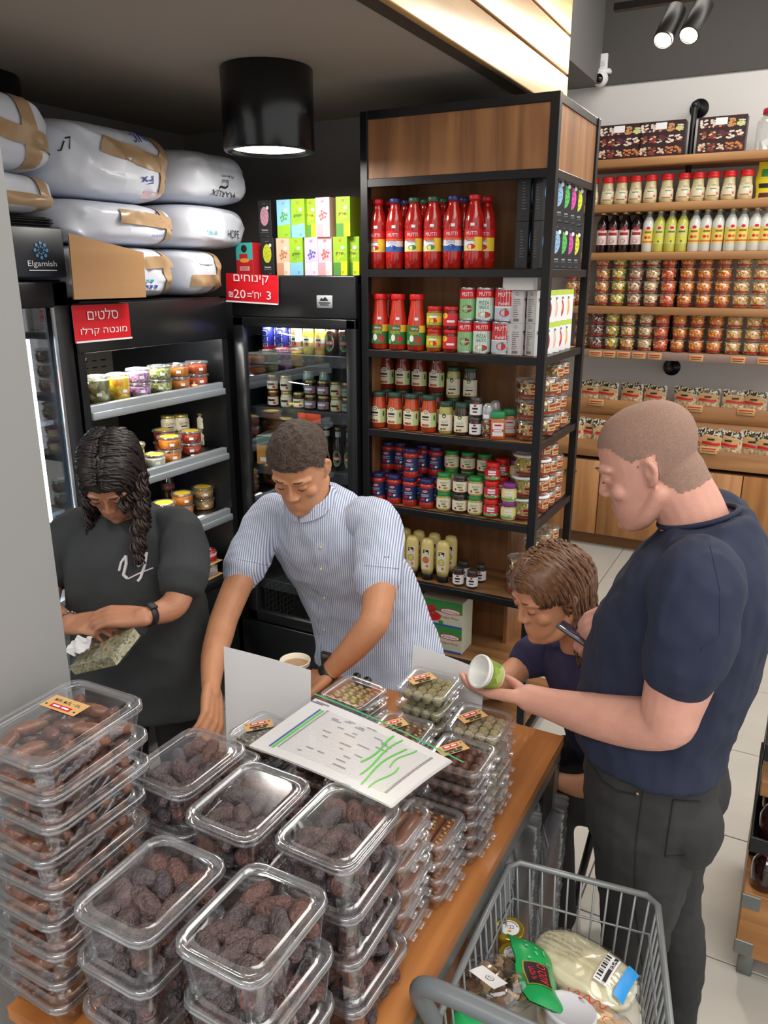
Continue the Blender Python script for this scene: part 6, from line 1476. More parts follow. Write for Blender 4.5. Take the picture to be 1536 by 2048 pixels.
MB().tube([L(p) for p in smooth(hp)], .0155, 16).obj('handle', M_hand, ct)
for sx, x in ((-1, -.375), (1, .0)):
    MB().tube([L(p) for p in smooth([(x, .88, .715), (x, .90, .45), (x + sx * .02, 1.0, .25), (x + sx * .03, .88, .13)])], .011, 10).obj('side_frame', M_cart, ct)
    MB().tube([L(p) for p in smooth([(x, .90, .45), (x, 1.1, .40), (x * .9 - .03, 1.28, .13)])], .009, 10).obj('base_rail', M_cart, ct)
for x, y in ((-.395, .88), (.03, .88), (-.366, 1.28), (-.03, 1.28)):
    MB().lathe([(0, -.012), (.05, -.012), (.055, -.008), (.055, .008), (.05, .012), (0, .012)], 18, M=Matrix.Translation(L((x, y, .0555))) @ Matrix.Rotation(R(90), 4, 'Y')).obj('wheel', M_black, ct)
    MB().box(-.018, -.014, -.012, .012, .05, .13, M=Matrix.Translation(L((x, y, 0)))).box(.014, .018, -.012, .012, .05, .13, M=Matrix.Translation(L((x, y, 0)))).box(-.018, .018, -.012, .012, .126, .13, M=Matrix.Translation(L((x, y, 0)))).obj('caster_fork', M_cart, ct)

# ------------------------------------------------------------------ groceries in it
def pillow(a, b, c, seed, n=2.6, wr=.004, seam=.0):
    """plump packet lying flat, half sizes a, b, c"""
    m = MB()
    def f(u, v):
        th = 2 * math.pi * u; ph = math.pi * (v - .5); e = 2 / n
        sg = lambda t, k: math.copysign(abs(t) ** k, t)
        cx = sg(math.cos(ph), .9); x = a * cx * sg(math.cos(th), e); y = b * cx * sg(math.sin(th), e); z = c * sg(math.sin(ph), 1.0)
        return Vector((x, y, z + wr * noise.noise(Vector((x * 40, y * 40, seed)))))
    m.grid(f, 40, 16, 0); return m
def top_of(a, b, c, n=2.6):
    def g(x, y):
        k = (abs(x / a) ** n + abs(y / b) ** n) ** (1 / n); k = min(k, .999)
        ph = math.acos(max(0, min(1, k ** (1 / .9)))); return c * math.sin(ph)
    return g
M_film = clear('packet_film', (1, 1, 1), .12, .08, .6)
M_nood = wood('rice_noodle', (206, 198, 156), (236, 230, 200), axis=0, scale=9, rough=.45)
M_nod2 = wood('wheat_noodle', (206, 170, 120), (232, 206, 166), axis=0, scale=9, rough=.5)
def packet(name, label, loc, rot, a, b, c, fill, prints, wrap=True, seed=0):
    o = pillow(a, b, c, seed).obj(name, fill, None, loc); o.rotation_euler = rot; tag(o, label, name.split('_')[-1])
    if wrap: pillow(a * 1.05, b * 1.05, c * 1.12, seed + 3, wr=.008).obj('clear_wrap', M_film, o)
    g = top_of(a * 1.05, b * 1.05, c * 1.12); m = MB(); ms = []
    for k, (kind, args, mt) in enumerate(prints):
        if mt not in ms: ms.append(mt)
        i = ms.index(mt); e = .004 + .0006 * k
        if kind == 'r':
            x0, x1, y0, y1 = args; m.grid(lambda u, v: Vector((x0 + (x1 - x0) * u, y0 + (y1 - y0) * v, g(x0 + (x1 - x0) * u, y0 + (y1 - y0) * v) + e)), 6, 4, i)
        else:
            s, x, y, h, w, ang = args; V, Fc = text_geo(s); xs = [p.x for p in V]; ys = [p.y for p in V]; kx = w / max(max(xs) - min(xs), .01); ky = h / max(max(ys) - min(ys), .01); cx_, cy_ = (max(xs) + min(xs)) / 2, (max(ys) + min(ys)) / 2; vs = []
            for p in V:
                aa, bb = (p.x - cx_) * kx, (p.y - cy_) * ky; X, Y = x + aa * math.cos(ang) - bb * math.sin(ang), y + aa * math.sin(ang) + bb * math.cos(ang); vs.append((X, Y, g(X, Y) + e + .0006))
            m.add(vs, Fc, i)
    if ms: m.obj('print', ms, o)
    return o
faint = mat('faint_print', (178, 174, 150), .6); bluef = mat('blue_film', (40, 150, 226), .35)
packet('noodle_packet', 'clear packet of white rice noodles with barcode and blue end, in the cart', (-.222, 1.255, .588), (.12, 0, -.22), .105, .062, .030, M_nood,
       [('r', (-.085, .0, -.03, .035), faint) if False else ('t', ('▬▬ ▬ ▬▬▬', -.045, .015, .004, .08, 0), faint), ('t', ('▬ ▬▬▬ ▬', -.045, .004, .004, .08, 0), faint), ('t', ('▬▬▬ ▬▬', -.045, -.007, .004, .08, 0), faint), ('t', ('▬▬ ▬▬ ▬', -.045, -.018, .004, .08, 0), faint), ('r', (.035, .062, -.03, .035), M_white)]
       + [('r', (.0375, .0475, -.026 + i * .006, -.026 + i * .006 + (.0016 + .0014 * (i % 3))), M_ink) for i in range(9)] + [('r', (.053, .060, -.028, .03), M_ink), ('t', ('ESA', .0565, .012, .006, .024, R(90)), M_white), ('r', (.078, .099, -.036, .036), bluef)], seed=1)
packet('noodle_packet', 'clear packet of wheat noodles with red Hebrew print, near side of the cart', (-.175, 1.135, .580), (.05, 0, -.30), .095, .060, .028, M_nod2,
       [('t', ('〰〰', -.03, .03, .02, .08, 0.2), mat('red_line_print', (206, 60, 50), .5)), ('t', (heb('אטריות'), .055, .0, .014, .07, R(90)), mat('red_line_print', (206, 60, 50), .5))] + [('t', ('⬡', .025, -.04 + i * .026, .02, .022, 0), mat('red_line_print', (206, 60, 50), .5)) for i in range(3)], seed=4)
red_b = packet('rice_packet', 'red and clear packet standing at the right wires of the cart', (-.072, 1.085, .585), (0, .5, .1), .05, .07, .03, mat('red_packet', (206, 70, 60), .35), [], seed=6)
# green bag with a black name panel
gm = mat('seaweed_green', (30, 156, 84), .35)
def green_bag():
    w, h = .088, .175
    f = lambda s: (lambda a, b: Vector(((b - .5) * h, (a - .5) * w * (1 - .05 * math.sin(b * 20)), s * (.018 * (math.sin(math.pi * a) ** .7) * (1 - (2 * abs(b - .5)) ** 4) + .001) + .006 * math.sin(b * 7))))
    m = MB().grid(f(1), 12, 16, 0).grid(lambda a, b: f(-1)(1 - a, b), 12, 16, 0)
    o = m.obj('green_snack_packet', gm, None, (-.292, 1.165, .625)); o.rotation_euler = (-.5, -.12, -1.02)
    q = MB(); g = f(1); S = lambda a, b, e: Vector(g(a, b)) + Vector((0, 0, e))
    q.grid(lambda a, b: S(.10 + .62 * a, .46 + .30 * b, .002), 6, 6, 1); q.grid(lambda a, b: S(.13 + .56 * a, .475 + .27 * b, .0028), 6, 6, 0)
    for i in range(14): c = (rnd.uniform(.15, .85), rnd.uniform(.08, .42)); q.grid(lambda a, b: S(c[0] + .07 * a, c[1] + .03 * b, .002), 2, 2, 3)
    V, Fc = text_geo('O.OSIA')
    xs = [p.x for p in V]; ys = [p.y for p in V]; vs = []
    for p in V: vs.append(S(.60 - (p.y - min(ys)) / (max(ys) - min(ys)) * .22, .49 + (p.x - min(xs)) / (max(xs) - min(xs)) * .24, .0040))
    q.add(vs, Fc, 2)
    V, Fc = text_geo(heb('או.אסיה')); xs = [p.x for p in V]; ys = [p.y for p in V]; vs = []
    for p in V: vs.append(S(.33 - (p.y - min(ys)) / (max(ys) - min(ys)) * .12, .54 + (p.x - min(xs)) / (max(xs) - min(xs)) * .16, .0040))
    q.add(vs, Fc, 2)
    q.obj('print', [M_ink, mat('panel_gold', (150, 140, 60), .4), mat('scarlet_word', (226, 40, 56), .5), mat('pale_green_print', (90, 186, 126), .5)], o)
    return tag(o, 'bright green packet with black panel and red lettering in the cart', 'packet')
green_bag()
# dried mushrooms in a clear bag
bag = pillow(.068, .075, .034, 9, wr=.010).obj('mushroom_bag', M_film, None, (-.350, 1.105, .632)); bag.rotation_euler = (-.35, -.1, -.35); tag(bag, 'clear bag of dried brown mushrooms beside the gold lidded jars', 'bag')
mm = MB(); q = random.Random(2)
for i in range(30):
    x, y = q.uniform(-.05, .05), q.uniform(-.058, .058); z = q.uniform(-.012, .012)
    Mx = Matrix.Translation((x, y, z)) @ Matrix.Rotation(q.uniform(0, 6), 4, (q.random(), q.random(), q.random() + .1))
    mm.lathe([(.004, -.010), (.0045, -.002), (.014, -.001), (.015, .003), (.010, .008), (0, .010)], 9, [0, 0, 0, 1, 1], M=Mx)
stuff(mm.obj('mushrooms', [mat('mushroom_tan', (186, 150, 110), .7, var=.2, bump=.6, bscale=140), mat('mushroom_brown', (112, 84, 64), .6, var=.35, vscale=90, bump=.8, bscale=140)], bag))
MB().rect(-.03, .03, -.066, -.038, M=Matrix.Rotation(R(-90), 4, 'X') @ Matrix.Identity(4)).obj('paper_label', M_white, bag, (0, 0, .036)) if False else None
lm = MB(); Mx = Matrix.Translation((.015, -.052, .034)) @ Matrix.Rotation(R(-90), 4, 'X'); lm.rect(-.03, .03, -.02, .02, 0, 0, M=Mx).disc(.004, 0, .009, .009, -.0005, 1, M=Mx, n=6).disc(.004, 0, .0078, .0078, -.0008, 0, M=Mx, n=6).text('KF', .004, 0, .006, -.0011, 1, M=Mx, w=.008); lm.obj('paper_label', [M_white, M_ink], bag)
def gold_jar():
    o = MB().lathe([(.025, 0), (.029, .004), (.029, .05), (.026, .056)], 20).obj('honey_jar', body_mat('olive_jar_fill', (96, 80, 40))); o['category'] = 'jar'
    MB().lathe([(.029, .052), (.031, .054), (.031, .066), (.0295, .069), (.027, .068), (0, .068)], 24).obj('lid', mat('gold_lid_bright', (196, 172, 60), .25, .7), o)
    m = MB(); Mx = Matrix.Translation((0, 0, .0684)) @ Matrix.Rotation(R(-90), 4, 'X'); m.disc(0, 0, .020, .020, 0, 0, M=Mx, n=24).text(heb('בבא'), 0, .002, .008, -.0004, 1, M=Mx, w=.018).disc(0, -.009, .004, .003, -.0004, 2, M=Mx)
    for i in range(10): a = R(20 + i * 14); m.rect(-.0015, .0015, -.001, .001, -.0004, 1, M=Mx @ Matrix.Translation((.016 * math.cos(a), 0, .016 * math.sin(a))))
    m.obj('paper_disc', [M_white, M_ink, mat('box_orange', (236, 150, 60), .5)], o); return o
K_gj = Kind(gold_jar)
for uv, w in (((1010, 1848), 'far one'), ((1018, 1900), 'near one')): p = at(*uv, 2, .605); K_gj.put((p.x + .012, p.y - .005, .537), .3, 'jar with gold lid and round white label in the cart, ' + w)
p = at(1140, 2022, 2, .62)
o = MB().lathe([(.036, -.05), (.044, .0)], 24, cap=True).obj('white_tub', mat('frosted_tub', (196, 196, 206), .35), None, (p.x, p.y, p.z)); tag(o, 'frosted white round tub lying in the cart behind the handle', 'tub')
MB().lathe([(.045, -.003), (.0485, -.002), (.0485, .004), (.045, .006), (.042, .003), (0, .002)], 28, cap=False).obj('lid', mat('frosted_lid', (206, 206, 214), .3), o)
o.rotation_euler = (-.25, .05, 0)
p = at(960, 2030, 2, .60); o = pillow(.05, .05, .02, 12).obj('green_packet', gm, None, (-.345, 1.0, .62)); o.rotation_euler = (.2, .3, .6); tag(o, 'small green packet by the left wires of the cart, near the handle', 'packet')
o = pillow(.07, .11, .045, 15).obj('paper_bag', mat('brown_paper', (196, 150, 104), .8, var=.1, bump=.3, bscale=20), None, (-.27, 1.0, .50)); tag(o, 'brown paper packet at the bottom of the cart', 'packet')
for i, (x, y, z, a, b, c) in enumerate(((-.22, 1.25, .505, .12, .08, .045), (-.17, 1.11, .50, .12, .07, .045), (-.33, 1.14, .505, .045, .09, .05))):
    o = pillow(a, b, c, 30 + i).obj('clear_bag', mat('pale_bag', (206, 200, 186), .4), None, (x, y, z)); tag(o, ('pale packed bag at the cart bottom below the rice noodles', 'pale packed bag at the cart bottom below the wheat noodles', 'pale packed bag at the cart bottom below the mushrooms')[i], 'bag')
for i, (x, y, z0) in enumerate(((-.355, 1.262, 0), (-.355, 1.205, 0))):
    pass

# ================================================================== clear empty trays nested under the table edge, yellow bag
tray_me = MB()
loft(tray_me, [ringz(perim(.05, .075, .012), 0), ringz(perim(.06, .088, .016, .001), .045), ringz(perim(.067, .094, .016), .0455), ringz(perim(.068, .095, .016), .044)], 0, cap0=True)
tray_me = tray_me.mesh('empty_tray', clear('nested_clear', (.97, .98, .99), .2, .10, .6, .10))
for s, (x, y, n, nm) in enumerate(((-.448, 1.435, 43, 'left'), (-.436, 1.635, 36, 'right'))):
    for i in range(n):
        o = link('empty_tray', tray_me, None, (x + rnd.uniform(-.002, .002), y + rnd.uniform(-.002, .002), .1405 + i * .0125), rnd.uniform(-.02, .02)); tag(o, 'empty clear tray in the %s nested stack under the table edge' % nm, 'tray', 'empty trays, %s stack' % nm)
p = at(905, 1900, 0, -.46)
o = pillow(.05, .08, .16, 21).obj('yellow_bag', mat('amber_bag', (222, 168, 36), .35), None, (-.50, .98, .3025)); tag(o, 'yellow packet standing on the lower table shelf by the cart', 'bag')
MB().box(-.002, .002, -.03, .03, -.02, .05).obj('print', M_red, o, (.051, 0, .06))

# ================================================================== small wheeled wooden bottle stand at the right edge
sd = thing('bottle_stand', 'small wooden stand with black steel shelves and dark bottles at the right edge', 'stand', (.30, 2.25, 0)); so = Vector((.30, 2.25, 0))
W_st = wood('stand_wood', (146, 98, 54), (180, 128, 76), axis=0, scale=3, rough=.5)
def sbx(n, x0, x1, y0, y1, z0, z1, m): return MB().rbox(x0 - so.x, x1 - so.x, y0 - so.y, y1 - so.y, z0, z1, .002, 1, sm=False).obj(n, m, sd)
SX0, SX1, SY0, SY1 = .052, .55, 2.0, 2.5
sbx('crate', SX0, SX1, SY0, SY1, .075, .285, W_st)
for z in (.08, .235): sbx('corner_plate', SX0 - .003, SX0 + .045, SY0 - .003, SY0 + .003, z, z + .045, M_frame)
for z in (.30, .345, .50, .56, .68, .75): pass
for z, h in ((.42, .045), (.70, .05)): sbx('tray_rim', SX0 - .006, SX1, SY0 - .004, SY0 + .004, z, z + h, M_black); sbx('tray_rim', SX0 - .006, SX0 + .002, SY0, SY1, z, z + h, M_black)
for z in (.42, .70): sbx('tray_floor', SX0, SX1, SY0, SY1, z - .004, z, M_black)
for z in (.58,): sbx('wood_tier', SX0, SX1, SY0 + .02, SY1, z, z + .045, W_st)
for x, y in ((SX0, SY1 - .03), (SX1 - .03, SY1 - .03), (SX0, SY0 + .16)): sbx('post', x, x + .025, y, y + .025, .285, .95, M_black)
for x, y in ((.085, 2.03), (.5, 2.03), (.085, 2.45), (.5, 2.45)):
    MB().rbox(-.02, .02, -.02, .02, 0.001, .076, .003, 1).obj('foot', M_frame, sd, (x - so.x, y - so.y, 0))
WB = [(.033, 0), (.036, .004), (.036, .09), (.026, .115), (.016, .125), (.016, .135)]
K_wb = lathe_kind('syrup_bottle', 'bottle', WB, mat('dark_syrup', (40, 16, 18), .1, coat=.6), ([(.017, .132), (.019, .134), (.019, .155), (.017, .158), (0, .158)], mat('magenta_cap', (226, 40, 110), .35)), None, 18)
for i, (x, y) in enumerate(((.098, 2.05), (.18, 2.05), (.10, 2.14), (.19, 2.14))):
    K_wb.put((x, y, .4205), 0, 'dark syrup bottle with magenta cap on the stand, upper tray, %s %s' % (('front', 'front', 'rear', 'rear')[i], ('left', 'right')[i % 2]))
    if i < 2: K_wb.put((x, y - .0, .2865), 0, 'dark syrup bottle with magenta cap on the stand, standing on the crate, %s' % ('left', 'right')[i]).scale = (1, 1, .78)
K_wb.put((.10, 2.06, .7005), 0, 'dark syrup bottle on the topmost tray of the stand')

# ================================================================== people: one continuous body each, clothes and hair as its children
from mathutils.bvhtree import BVHTree
V3 = Vector
def catmull(P, k=4):
    P = [list(p) for p in P]; out = []
    for i in range(len(P) - 1):
        p0, p1, p2, p3 = P[max(i - 1, 0)], P[i], P[i + 1], P[min(i + 2, len(P) - 1)]
        for j in range(k):
            t = j / k
            out.append([.5 * (2 * b + (c - a) * t + (2 * a - 5 * b + 4 * c - d) * t * t + (3 * b - a - 3 * c + d) * t ** 3) for a, b, c, d in zip(p0, p1, p2, p3)])
    out.append(P[-1]); return out
def limb(m, pr, n=14, k=4):
    """tapering round limb; pr = [(x, y, z, radius)], rounded ends"""
    Q = catmull(pr, k); P = [V3(q[:3]) for q in Q]; Rr = [max(q[3], .002) for q in Q]
    d0 = (P[0] - P[1]).normalized(); d1 = (P[-1] - P[-2]).normalized()
    P = [P[0] + d0 * Rr[0] * .98, P[0] + d0 * Rr[0] * .7] + P + [P[-1] + d1 * Rr[-1] * .7, P[-1] + d1 * Rr[-1] * .98]
    Rr = [Rr[0] * .2, Rr[0] * .71] + Rr + [Rr[-1] * .71, Rr[-1] * .2]
    m.tube(P, Rr, n); return m
def trunk(m, rings, n=28, k=4, e=2.4):
    """rings = [(cx, cy, cz, half width, half depth, yaw, pitch)]; pitch tips the ring about its width axis"""
    Q = catmull(rings, k); vs = []
    for cx, cy, cz, w_, d_, ya, pi_ in Q:
        M = Matrix.Translation((cx, cy, cz)) @ Matrix.Rotation(ya, 4, 'Z') @ Matrix.Rotation(pi_, 4, 'X')
        for i in range(n):
            a = 2 * math.pi * i / n; c, s = math.cos(a), math.sin(a)
            vs.append(M @ V3((w_ * math.copysign(abs(c) ** (2 / e), c), d_ * math.copysign(abs(s) ** (2 / e), s), 0)))
    fs = [(j * n + i, j * n + (i + 1) % n, (j + 1) * n + (i + 1) % n, (j + 1) * n + i) for j in range(len(Q) - 1) for i in range(n)]
    fs += [tuple(reversed(range(n))), tuple((len(Q) - 1) * n + i for i in range(n))]
    m.add(vs, fs, 0, True); return m
def fuse(m, name, mats, voxel, it=4, fac=.5, wr=None, parent=None):
    """joins overlapping closed shapes into one continuous skin"""
    o = m.obj('tmp', mats[0]); r = o.modifiers.new('r', 'REMESH'); r.mode = 'VOXEL'; r.voxel_size = voxel; r.use_smooth_shade = True
    s = o.modifiers.new('s', 'SMOOTH'); s.factor = fac; s.iterations = it
    me = bpy.data.meshes.new_from_object(o.evaluated_get(bpy.context.evaluated_depsgraph_get())); bpy.data.objects.remove(o)
    me.name = name; me.materials.clear()
    for x in mats: me.materials.append(x)
    if wr:
        N = [v.normal.copy() for v in me.vertices]
        for v, n_ in zip(me.vertices, N): v.co += n_ * wr(v.co)
        me.update()
    for p in me.polygons: p.use_smooth = True
    return link(name, me, parent)
def shell(body, test, off, name, m, parent, wr=None):
    """skin-tight piece (short hair) lifted off the body where test(point) holds"""
    me = body.data; keep = [p for p in me.polygons if test(p.center)]; idx = {}; vs = []; fs = []
    for p in keep:
        f = []
        for i in p.vertices:
            if i not in idx: idx[i] = len(vs); v = me.vertices[i]; vs.append(v.co + v.normal * (off + (wr(v.co) if wr else 0)))
            f.append(idx[i])
        fs.append(f)
    return MB().add(vs, fs, 0, True).obj(name, m, parent)
def head(m, M, s=1., fem=False):
    """head with face, chin at the local origin, looking along local -y"""
    H = [(.0, -.060, .020, .024), (.012, -.052, .034, .036), (.035, -.040, .050, .050), (.06, -.022, .059, .064), (.09, -.004, .067, .080), (.12, .008, .072, .089), (.15, .012, .0745, .094), (.18, .014, .072, .090), (.205, .014, .061, .075), (.222, .014, .042, .052), (.231, .014, .018, .022)]
    t = MB(); trunk(t, [(0, c, z, w_, d_, 0, 0) for z, c, w_, d_ in H], 26, 3, 2.15)
    limb(t, [(0, -.084, .124, .0055), (0, -.092, .104, .0075), (0, -.098, .087, .0100)], 10); 
    for x in (-1, 1):
        t.ball((x * .0115, -.091, .083), .0085, .010, .0075, n=10, m=6)
        t.ball((x * .031, -.0755, .117), .0145, .010, .0105, n=12, m=8)
        t.ball((x * .041, -.056, .086), .021, .020, .020, n=12, m=8)
        limb(t, [(x * .012, -.082, .134, .0070), (x * .032, -.080, .138, .0075), (x * .052, -.063, .134, .007)], 10)
        limb(t, [(x * .071, .006, .128, .006), (x * .080, .016, .132, .0065), (x * .083, .024, .116, .0065), (x * .078, .016, .092, .006), (x * .072, .006, .086, .0055)], 8); t.ball((x * .075, .014, .110), .006, .013, .022, n=10, m=6)
        limb(t, [(x * .060, .012, .062, .017), (x * .046, -.028, .024, .018), (x * .018, -.066, .012, .016)], 10)
    limb(t, [(-.020, -.076, .0495, .005), (0, -.087, .053, .006), (.020, -.076, .0495, .005)], 8); limb(t, [(-.016, -.077, .0425, .0055), (0, -.087, .041, .007), (.016, -.077, .0425, .0055)], 8)
    t.ball((0, -.078, .014), .019, .016, .015, n=12, m=8)
    S = M @ Matrix.Scale(s, 4); m.add([S @ V3(v) for v in t.v], t.f, 0, True); return S
def face_parts(S, body, brow, eyelash=None):
    """brows and lowered lashes"""
    for x in (-1, 1):
        MB().tube([S @ V3(p) for p in ((x * .014, -.0868, .139), (x * .030, -.0875, .1425), (x * .050, -.0695, .139))], [.0018, .0024, .0012], 8).obj('eyebrow', brow, body)
        MB().tube([S @ V3(p) for p in ((x * .021, -.0825, .1115), (x * .031, -.0850, .1100), (x * .041, -.0800, .1115))], [.001, .0016, .001], 6).obj('eyelash', brow, body)
def hand(m, M, side, curl, spread=.0, thumb=(.62, .70, -.35), tc=.35, s=1.):
    """palm and five fingers; wrist at the local origin, fingers along +x, palm side -z, thumb on +y (side 1) or -y (side -1)"""
    ys = [.030, .010, -.010, -.029]; L = [(.043, .026, .021), (.048, .030, .023), (.044, .028, .022), (.034, .021, .019)]; kx = [.086, .090, .086, .078]
    P = lambda x, y, z, r: (*(M @ V3((x * s, side * y * s, z * s))), r * s)
    for i in range(4):
        limb(m, [P(-.02, ys[i] * .55, 0, .017), P(.03, ys[i] * .85, 0, .0145), P(kx[i], ys[i], 0, .0115)], 10, 3)
        cs = curl[i] if isinstance(curl[i], (tuple, list)) else (curl[i],) * 3
        a = 0; x, z = kx[i], 0; y = ys[i]; pts = [P(x, y, z, .0105)]
        for j, l in enumerate(L[i]):
            a += cs[j]; x += l * math.cos(a); z -= l * math.sin(a); y += l * spread * (ys[i] / .03)
            pts.append(P(x, y, z, (.0088, .0079, .0066)[j] * (1 if i < 3 else .9)))
        limb(m, pts, 10, 3)
    t = V3(thumb).normalized(); x = V3((.018, .026, -.004)); pts = [P(*x, .0155)]; q = V3((-t.y, t.x, 0)).normalized(); d = t.copy()
    for j, l in enumerate((.044, .033, .027)):
        x = x + d * l; pts.append(P(*x, (.0125, .0105, .0085)[j])); d = (d + V3((tc, -tc * .6, -tc * .25))).normalized()
    limb(m, pts, 10, 3)
    return pts[-1]
def frame(origin, xdir, up):
    """matrix with local x along xdir and local z near up"""
    x = V3(xdir).normalized(); z = V3(up); z = (z - x * z.dot(x)).normalized(); y = z.cross(x)
    M = Matrix((x, y, z)).transposed().to_4x4(); M.translation = V3(origin); return M
def bvh(o): return BVHTree.FromPolygons([v.co.copy() for v in o.data.vertices], [tuple(p.vertices) for p in o.data.polygons])
def drape(tree, u, v, off=.0015):
    """where the line of sight through photo pixel (u, v) meets a garment"""
    d = (_F + _R * ((u - 768) / FPX) - _U * ((v - 1024) / FPX)).normalized(); h = tree.ray_cast(V3((0, 0, CAM_H)), d)
    if h[0] is None: return None
    n = h[1] if h[1].dot(d) < 0 else -h[1]; return h[0] + n * off
def seam(tree, px, r, name, m, parent, off=.0015, closed=False):
    P = []
    for a, b in zip(px, px[1:]):
        for k in range(8): P.append(drape(tree, a[0] + (b[0] - a[0]) * k / 8, a[1] + (b[1] - a[1]) * k / 8, off))
    P.append(drape(tree, *px[-1], off)); P = [p for p in P if p is not None]
    Q = [P[0]]
    for p in P[1:]:
        if .0008 < (p - Q[-1]).length < .03: Q.append(p)
    if len(Q) > 2: return MB().tube(Q, r, 6, cap=True).obj(name, m, parent)
def folds(amp, f=(9, 9, 5), seed=0, fine=.3):
    def w_(p):
        q = V3((p.x * f[0], p.y * f[1], p.z * f[2])) + V3((seed, seed, seed)); a = 1 - abs(noise.noise(q)) * 2
        return amp * (a * .6 + fine * noise.noise(q * 2.7))
    return w_
def skin(name, col): return mat(name, col, .48, var=.07, vscale=22, bump=.12, bscale=420, sss=.08)
def hairm(name, col): return mat(name, col, .38, var=.35, vscale=120)

# ------------------------------------------------------------------ man in the navy T-shirt (right), facing the table
SK1 = skin('fair_skin', (214, 158, 140))
X0m, Y0m = 0., 1.58
b = MB()
S1 = head(b, Matrix.Translation((-.238, 1.58, 1.548)) @ Matrix.Rotation(R(-86), 4, 'Z') @ Matrix.Rotation(R(24), 4, 'X') @ Matrix.Translation((0, -.012, -.120)), 1.02)
limb(b, [(-.13, 1.58, 1.36, .075), (-.150, 1.58, 1.44, .066), (-.185, 1.58, 1.50, .064), (-.20, 1.58, 1.54, .058)], 18)
trunk(b, [(-.17, 1.58, .80, .165, .125, R(-90), 0), (-.18, 1.58, .95, .165, .135, R(-90), 0), (-.165, 1.58, 1.10, .165, .145, R(-90), 0), (-.145, 1.58, 1.25, .185, .135, R(-90), 0), (-.125, 1.58, 1.37, .17, .10, R(-90), 0), (-.125, 1.58, 1.42, .09, .07, R(-90), 0)])
for sgn, kx, ax, ay in ((-1, -.155, -.135, 0), (1, -.105, -.075, .02)):
    y = 1.58 + sgn * .088
    limb(b, [(-.165, y, .82, .095), (-.165 + (kx + .165) * .5, y, .66, .085), (kx, y, .46, .058), (ax, y + ay, .28, .052), (ax + .02, y + ay, .09, .038)], 16)
    limb(b, [(ax + .045, y + ay, .045, .036), (ax - .05, y + ay, .035, .034), (ax - .13, y + ay, .028, .028)], 12)
LA = [(-.110, 1.375, 1.375, .066), (-.112, 1.345, 1.27, .064), (-.125, 1.340, 1.16, .054), (-.135, 1.345, 1.118, .049), (-.20, 1.375, 1.085, .050), (-.29, 1.405, 1.060, .043), (-.37, 1.432, 1.045, .033), (-.425, 1.448, 1.038, .029)]
limb(b, LA, 18)
RA = [(-.125, 1.785, 1.375, .062), (-.14, 1.82, 1.25, .056), (-.165, 1.815, 1.15, .047), (-.21, 1.775, 1.14, .044), (-.25, 1.715, 1.165, .033), (-.280, 1.685, 1.175, .028)]
limb(b, RA, 16)
hand(b, frame((-.430, 1.450, 1.036), (-.90, .34, -.10), (.18, .35, -.80)), 1, [(.25, .35, .2), (.3, .35, .2), (.35, .4, .25), (.4, .45, .3)], thumb=(.80, .50, -.10), tc=.25) if False else hand(b, frame((-.430, 1.450, 1.034), (-.93, .25, -.26), (-.25, -.35, -.9)), 1, [(.10, .35, .3), (.10, .35, .3), (.12, .35, .3), (.2, .4, .3)], thumb=(.75, .62, -.35), tc=.25)
hand(b, frame((-.283, 1.683, 1.172), (-.80, -.28, -.52), (-.35, -.75, .62)), 1, [(.55, .8, .5), (.6, .85, .5), (.65, .9, .5), (.7, .9, .5)], thumb=(.78, -.05 + .45, -.45), tc=.15)
man1 = tag(fuse(b, 'person', [SK1], .0042, 3), 'person with shaved head, navy T-shirt and black jeans, holding a phone and a white tub', 'person')
face_parts(S1, man1, hairm('brown_stubble', (96, 70, 54)))
S1i = S1.inverted()
def scalp(Si, k=0.):
    def t(p):
        q = Si @ p
        if q.z < -.05 or q.z > .26 or abs(q.x) > .09 or abs(q.y) > .13: return False
        hl = .178 if q.y < -.05 else (.178 - (q.y + .05) * 1.1 if q.y < .0 else max(.055, .123 - q.y * 1.4))
        if abs(q.x) > .072 and q.y < .034 and q.z < .14: return False
        return q.z > hl + k + .003 * noise.noise(q * 60)
    return t
shell(man1, scalp(S1i), .0012, 'hair', mat('shaved_hair', (168, 134, 118), .75, var=.22, vscale=500, bump=.6, bscale=900), man1)
# T-shirt
M_navy = mat('navy_jersey', (30, 38, 62), .85, var=.06, vscale=30, bump=.06, bscale=900)
t = MB()
trunk(t, [(-.180, 1.58, .936, .187, .150, R(-90), R(-4)), (-.182, 1.58, .985, .186, .155, R(-90), 0), (-.172, 1.58, 1.05, .188, .163, R(-90), 0), (-.160, 1.58, 1.15, .196, .166, R(-90), 0), (-.142, 1.58, 1.26, .212, .156, R(-90), 0), (-.125, 1.58, 1.345, .205, .128, R(-90), 0), (-.122, 1.58, 1.405, .150, .098, R(-90), R(8)), (-.124, 1.58, 1.445, .088, .076, R(-90), R(14))], 32)
limb(t, [(-.118, 1.43, 1.385, .070), (-.112, 1.375, 1.37, .080), (-.110, 1.347, 1.31, .077), (-.113, 1.338, 1.268, .073), (-.115, 1.336, 1.252, .072)], 20)
limb(t, [(-.122, 1.73, 1.385, .068), (-.125, 1.785, 1.37, .076), (-.13, 1.815, 1.29, .070), (-.135, 1.82, 1.25, .067)], 18)
sh1 = fuse(t, 't_shirt', [M_navy], .0055, 6, wr=folds(.012, (13, 11, 9), 3), parent=man1)
tr1 = bvh(sh1)
seam(tr1, [(1418, 1080), (1440, 1180), (1440, 1270), (1400, 1300)], .0012, 'sleeve_seam', M_navy, sh1, .0)
seam(tr1, [(1452, 978), (1435, 1020), (1438, 1080)], .0014, 'shoulder_seam', M_navy, sh1, .0)
C = V3((-.142, 1.58, 1.447))
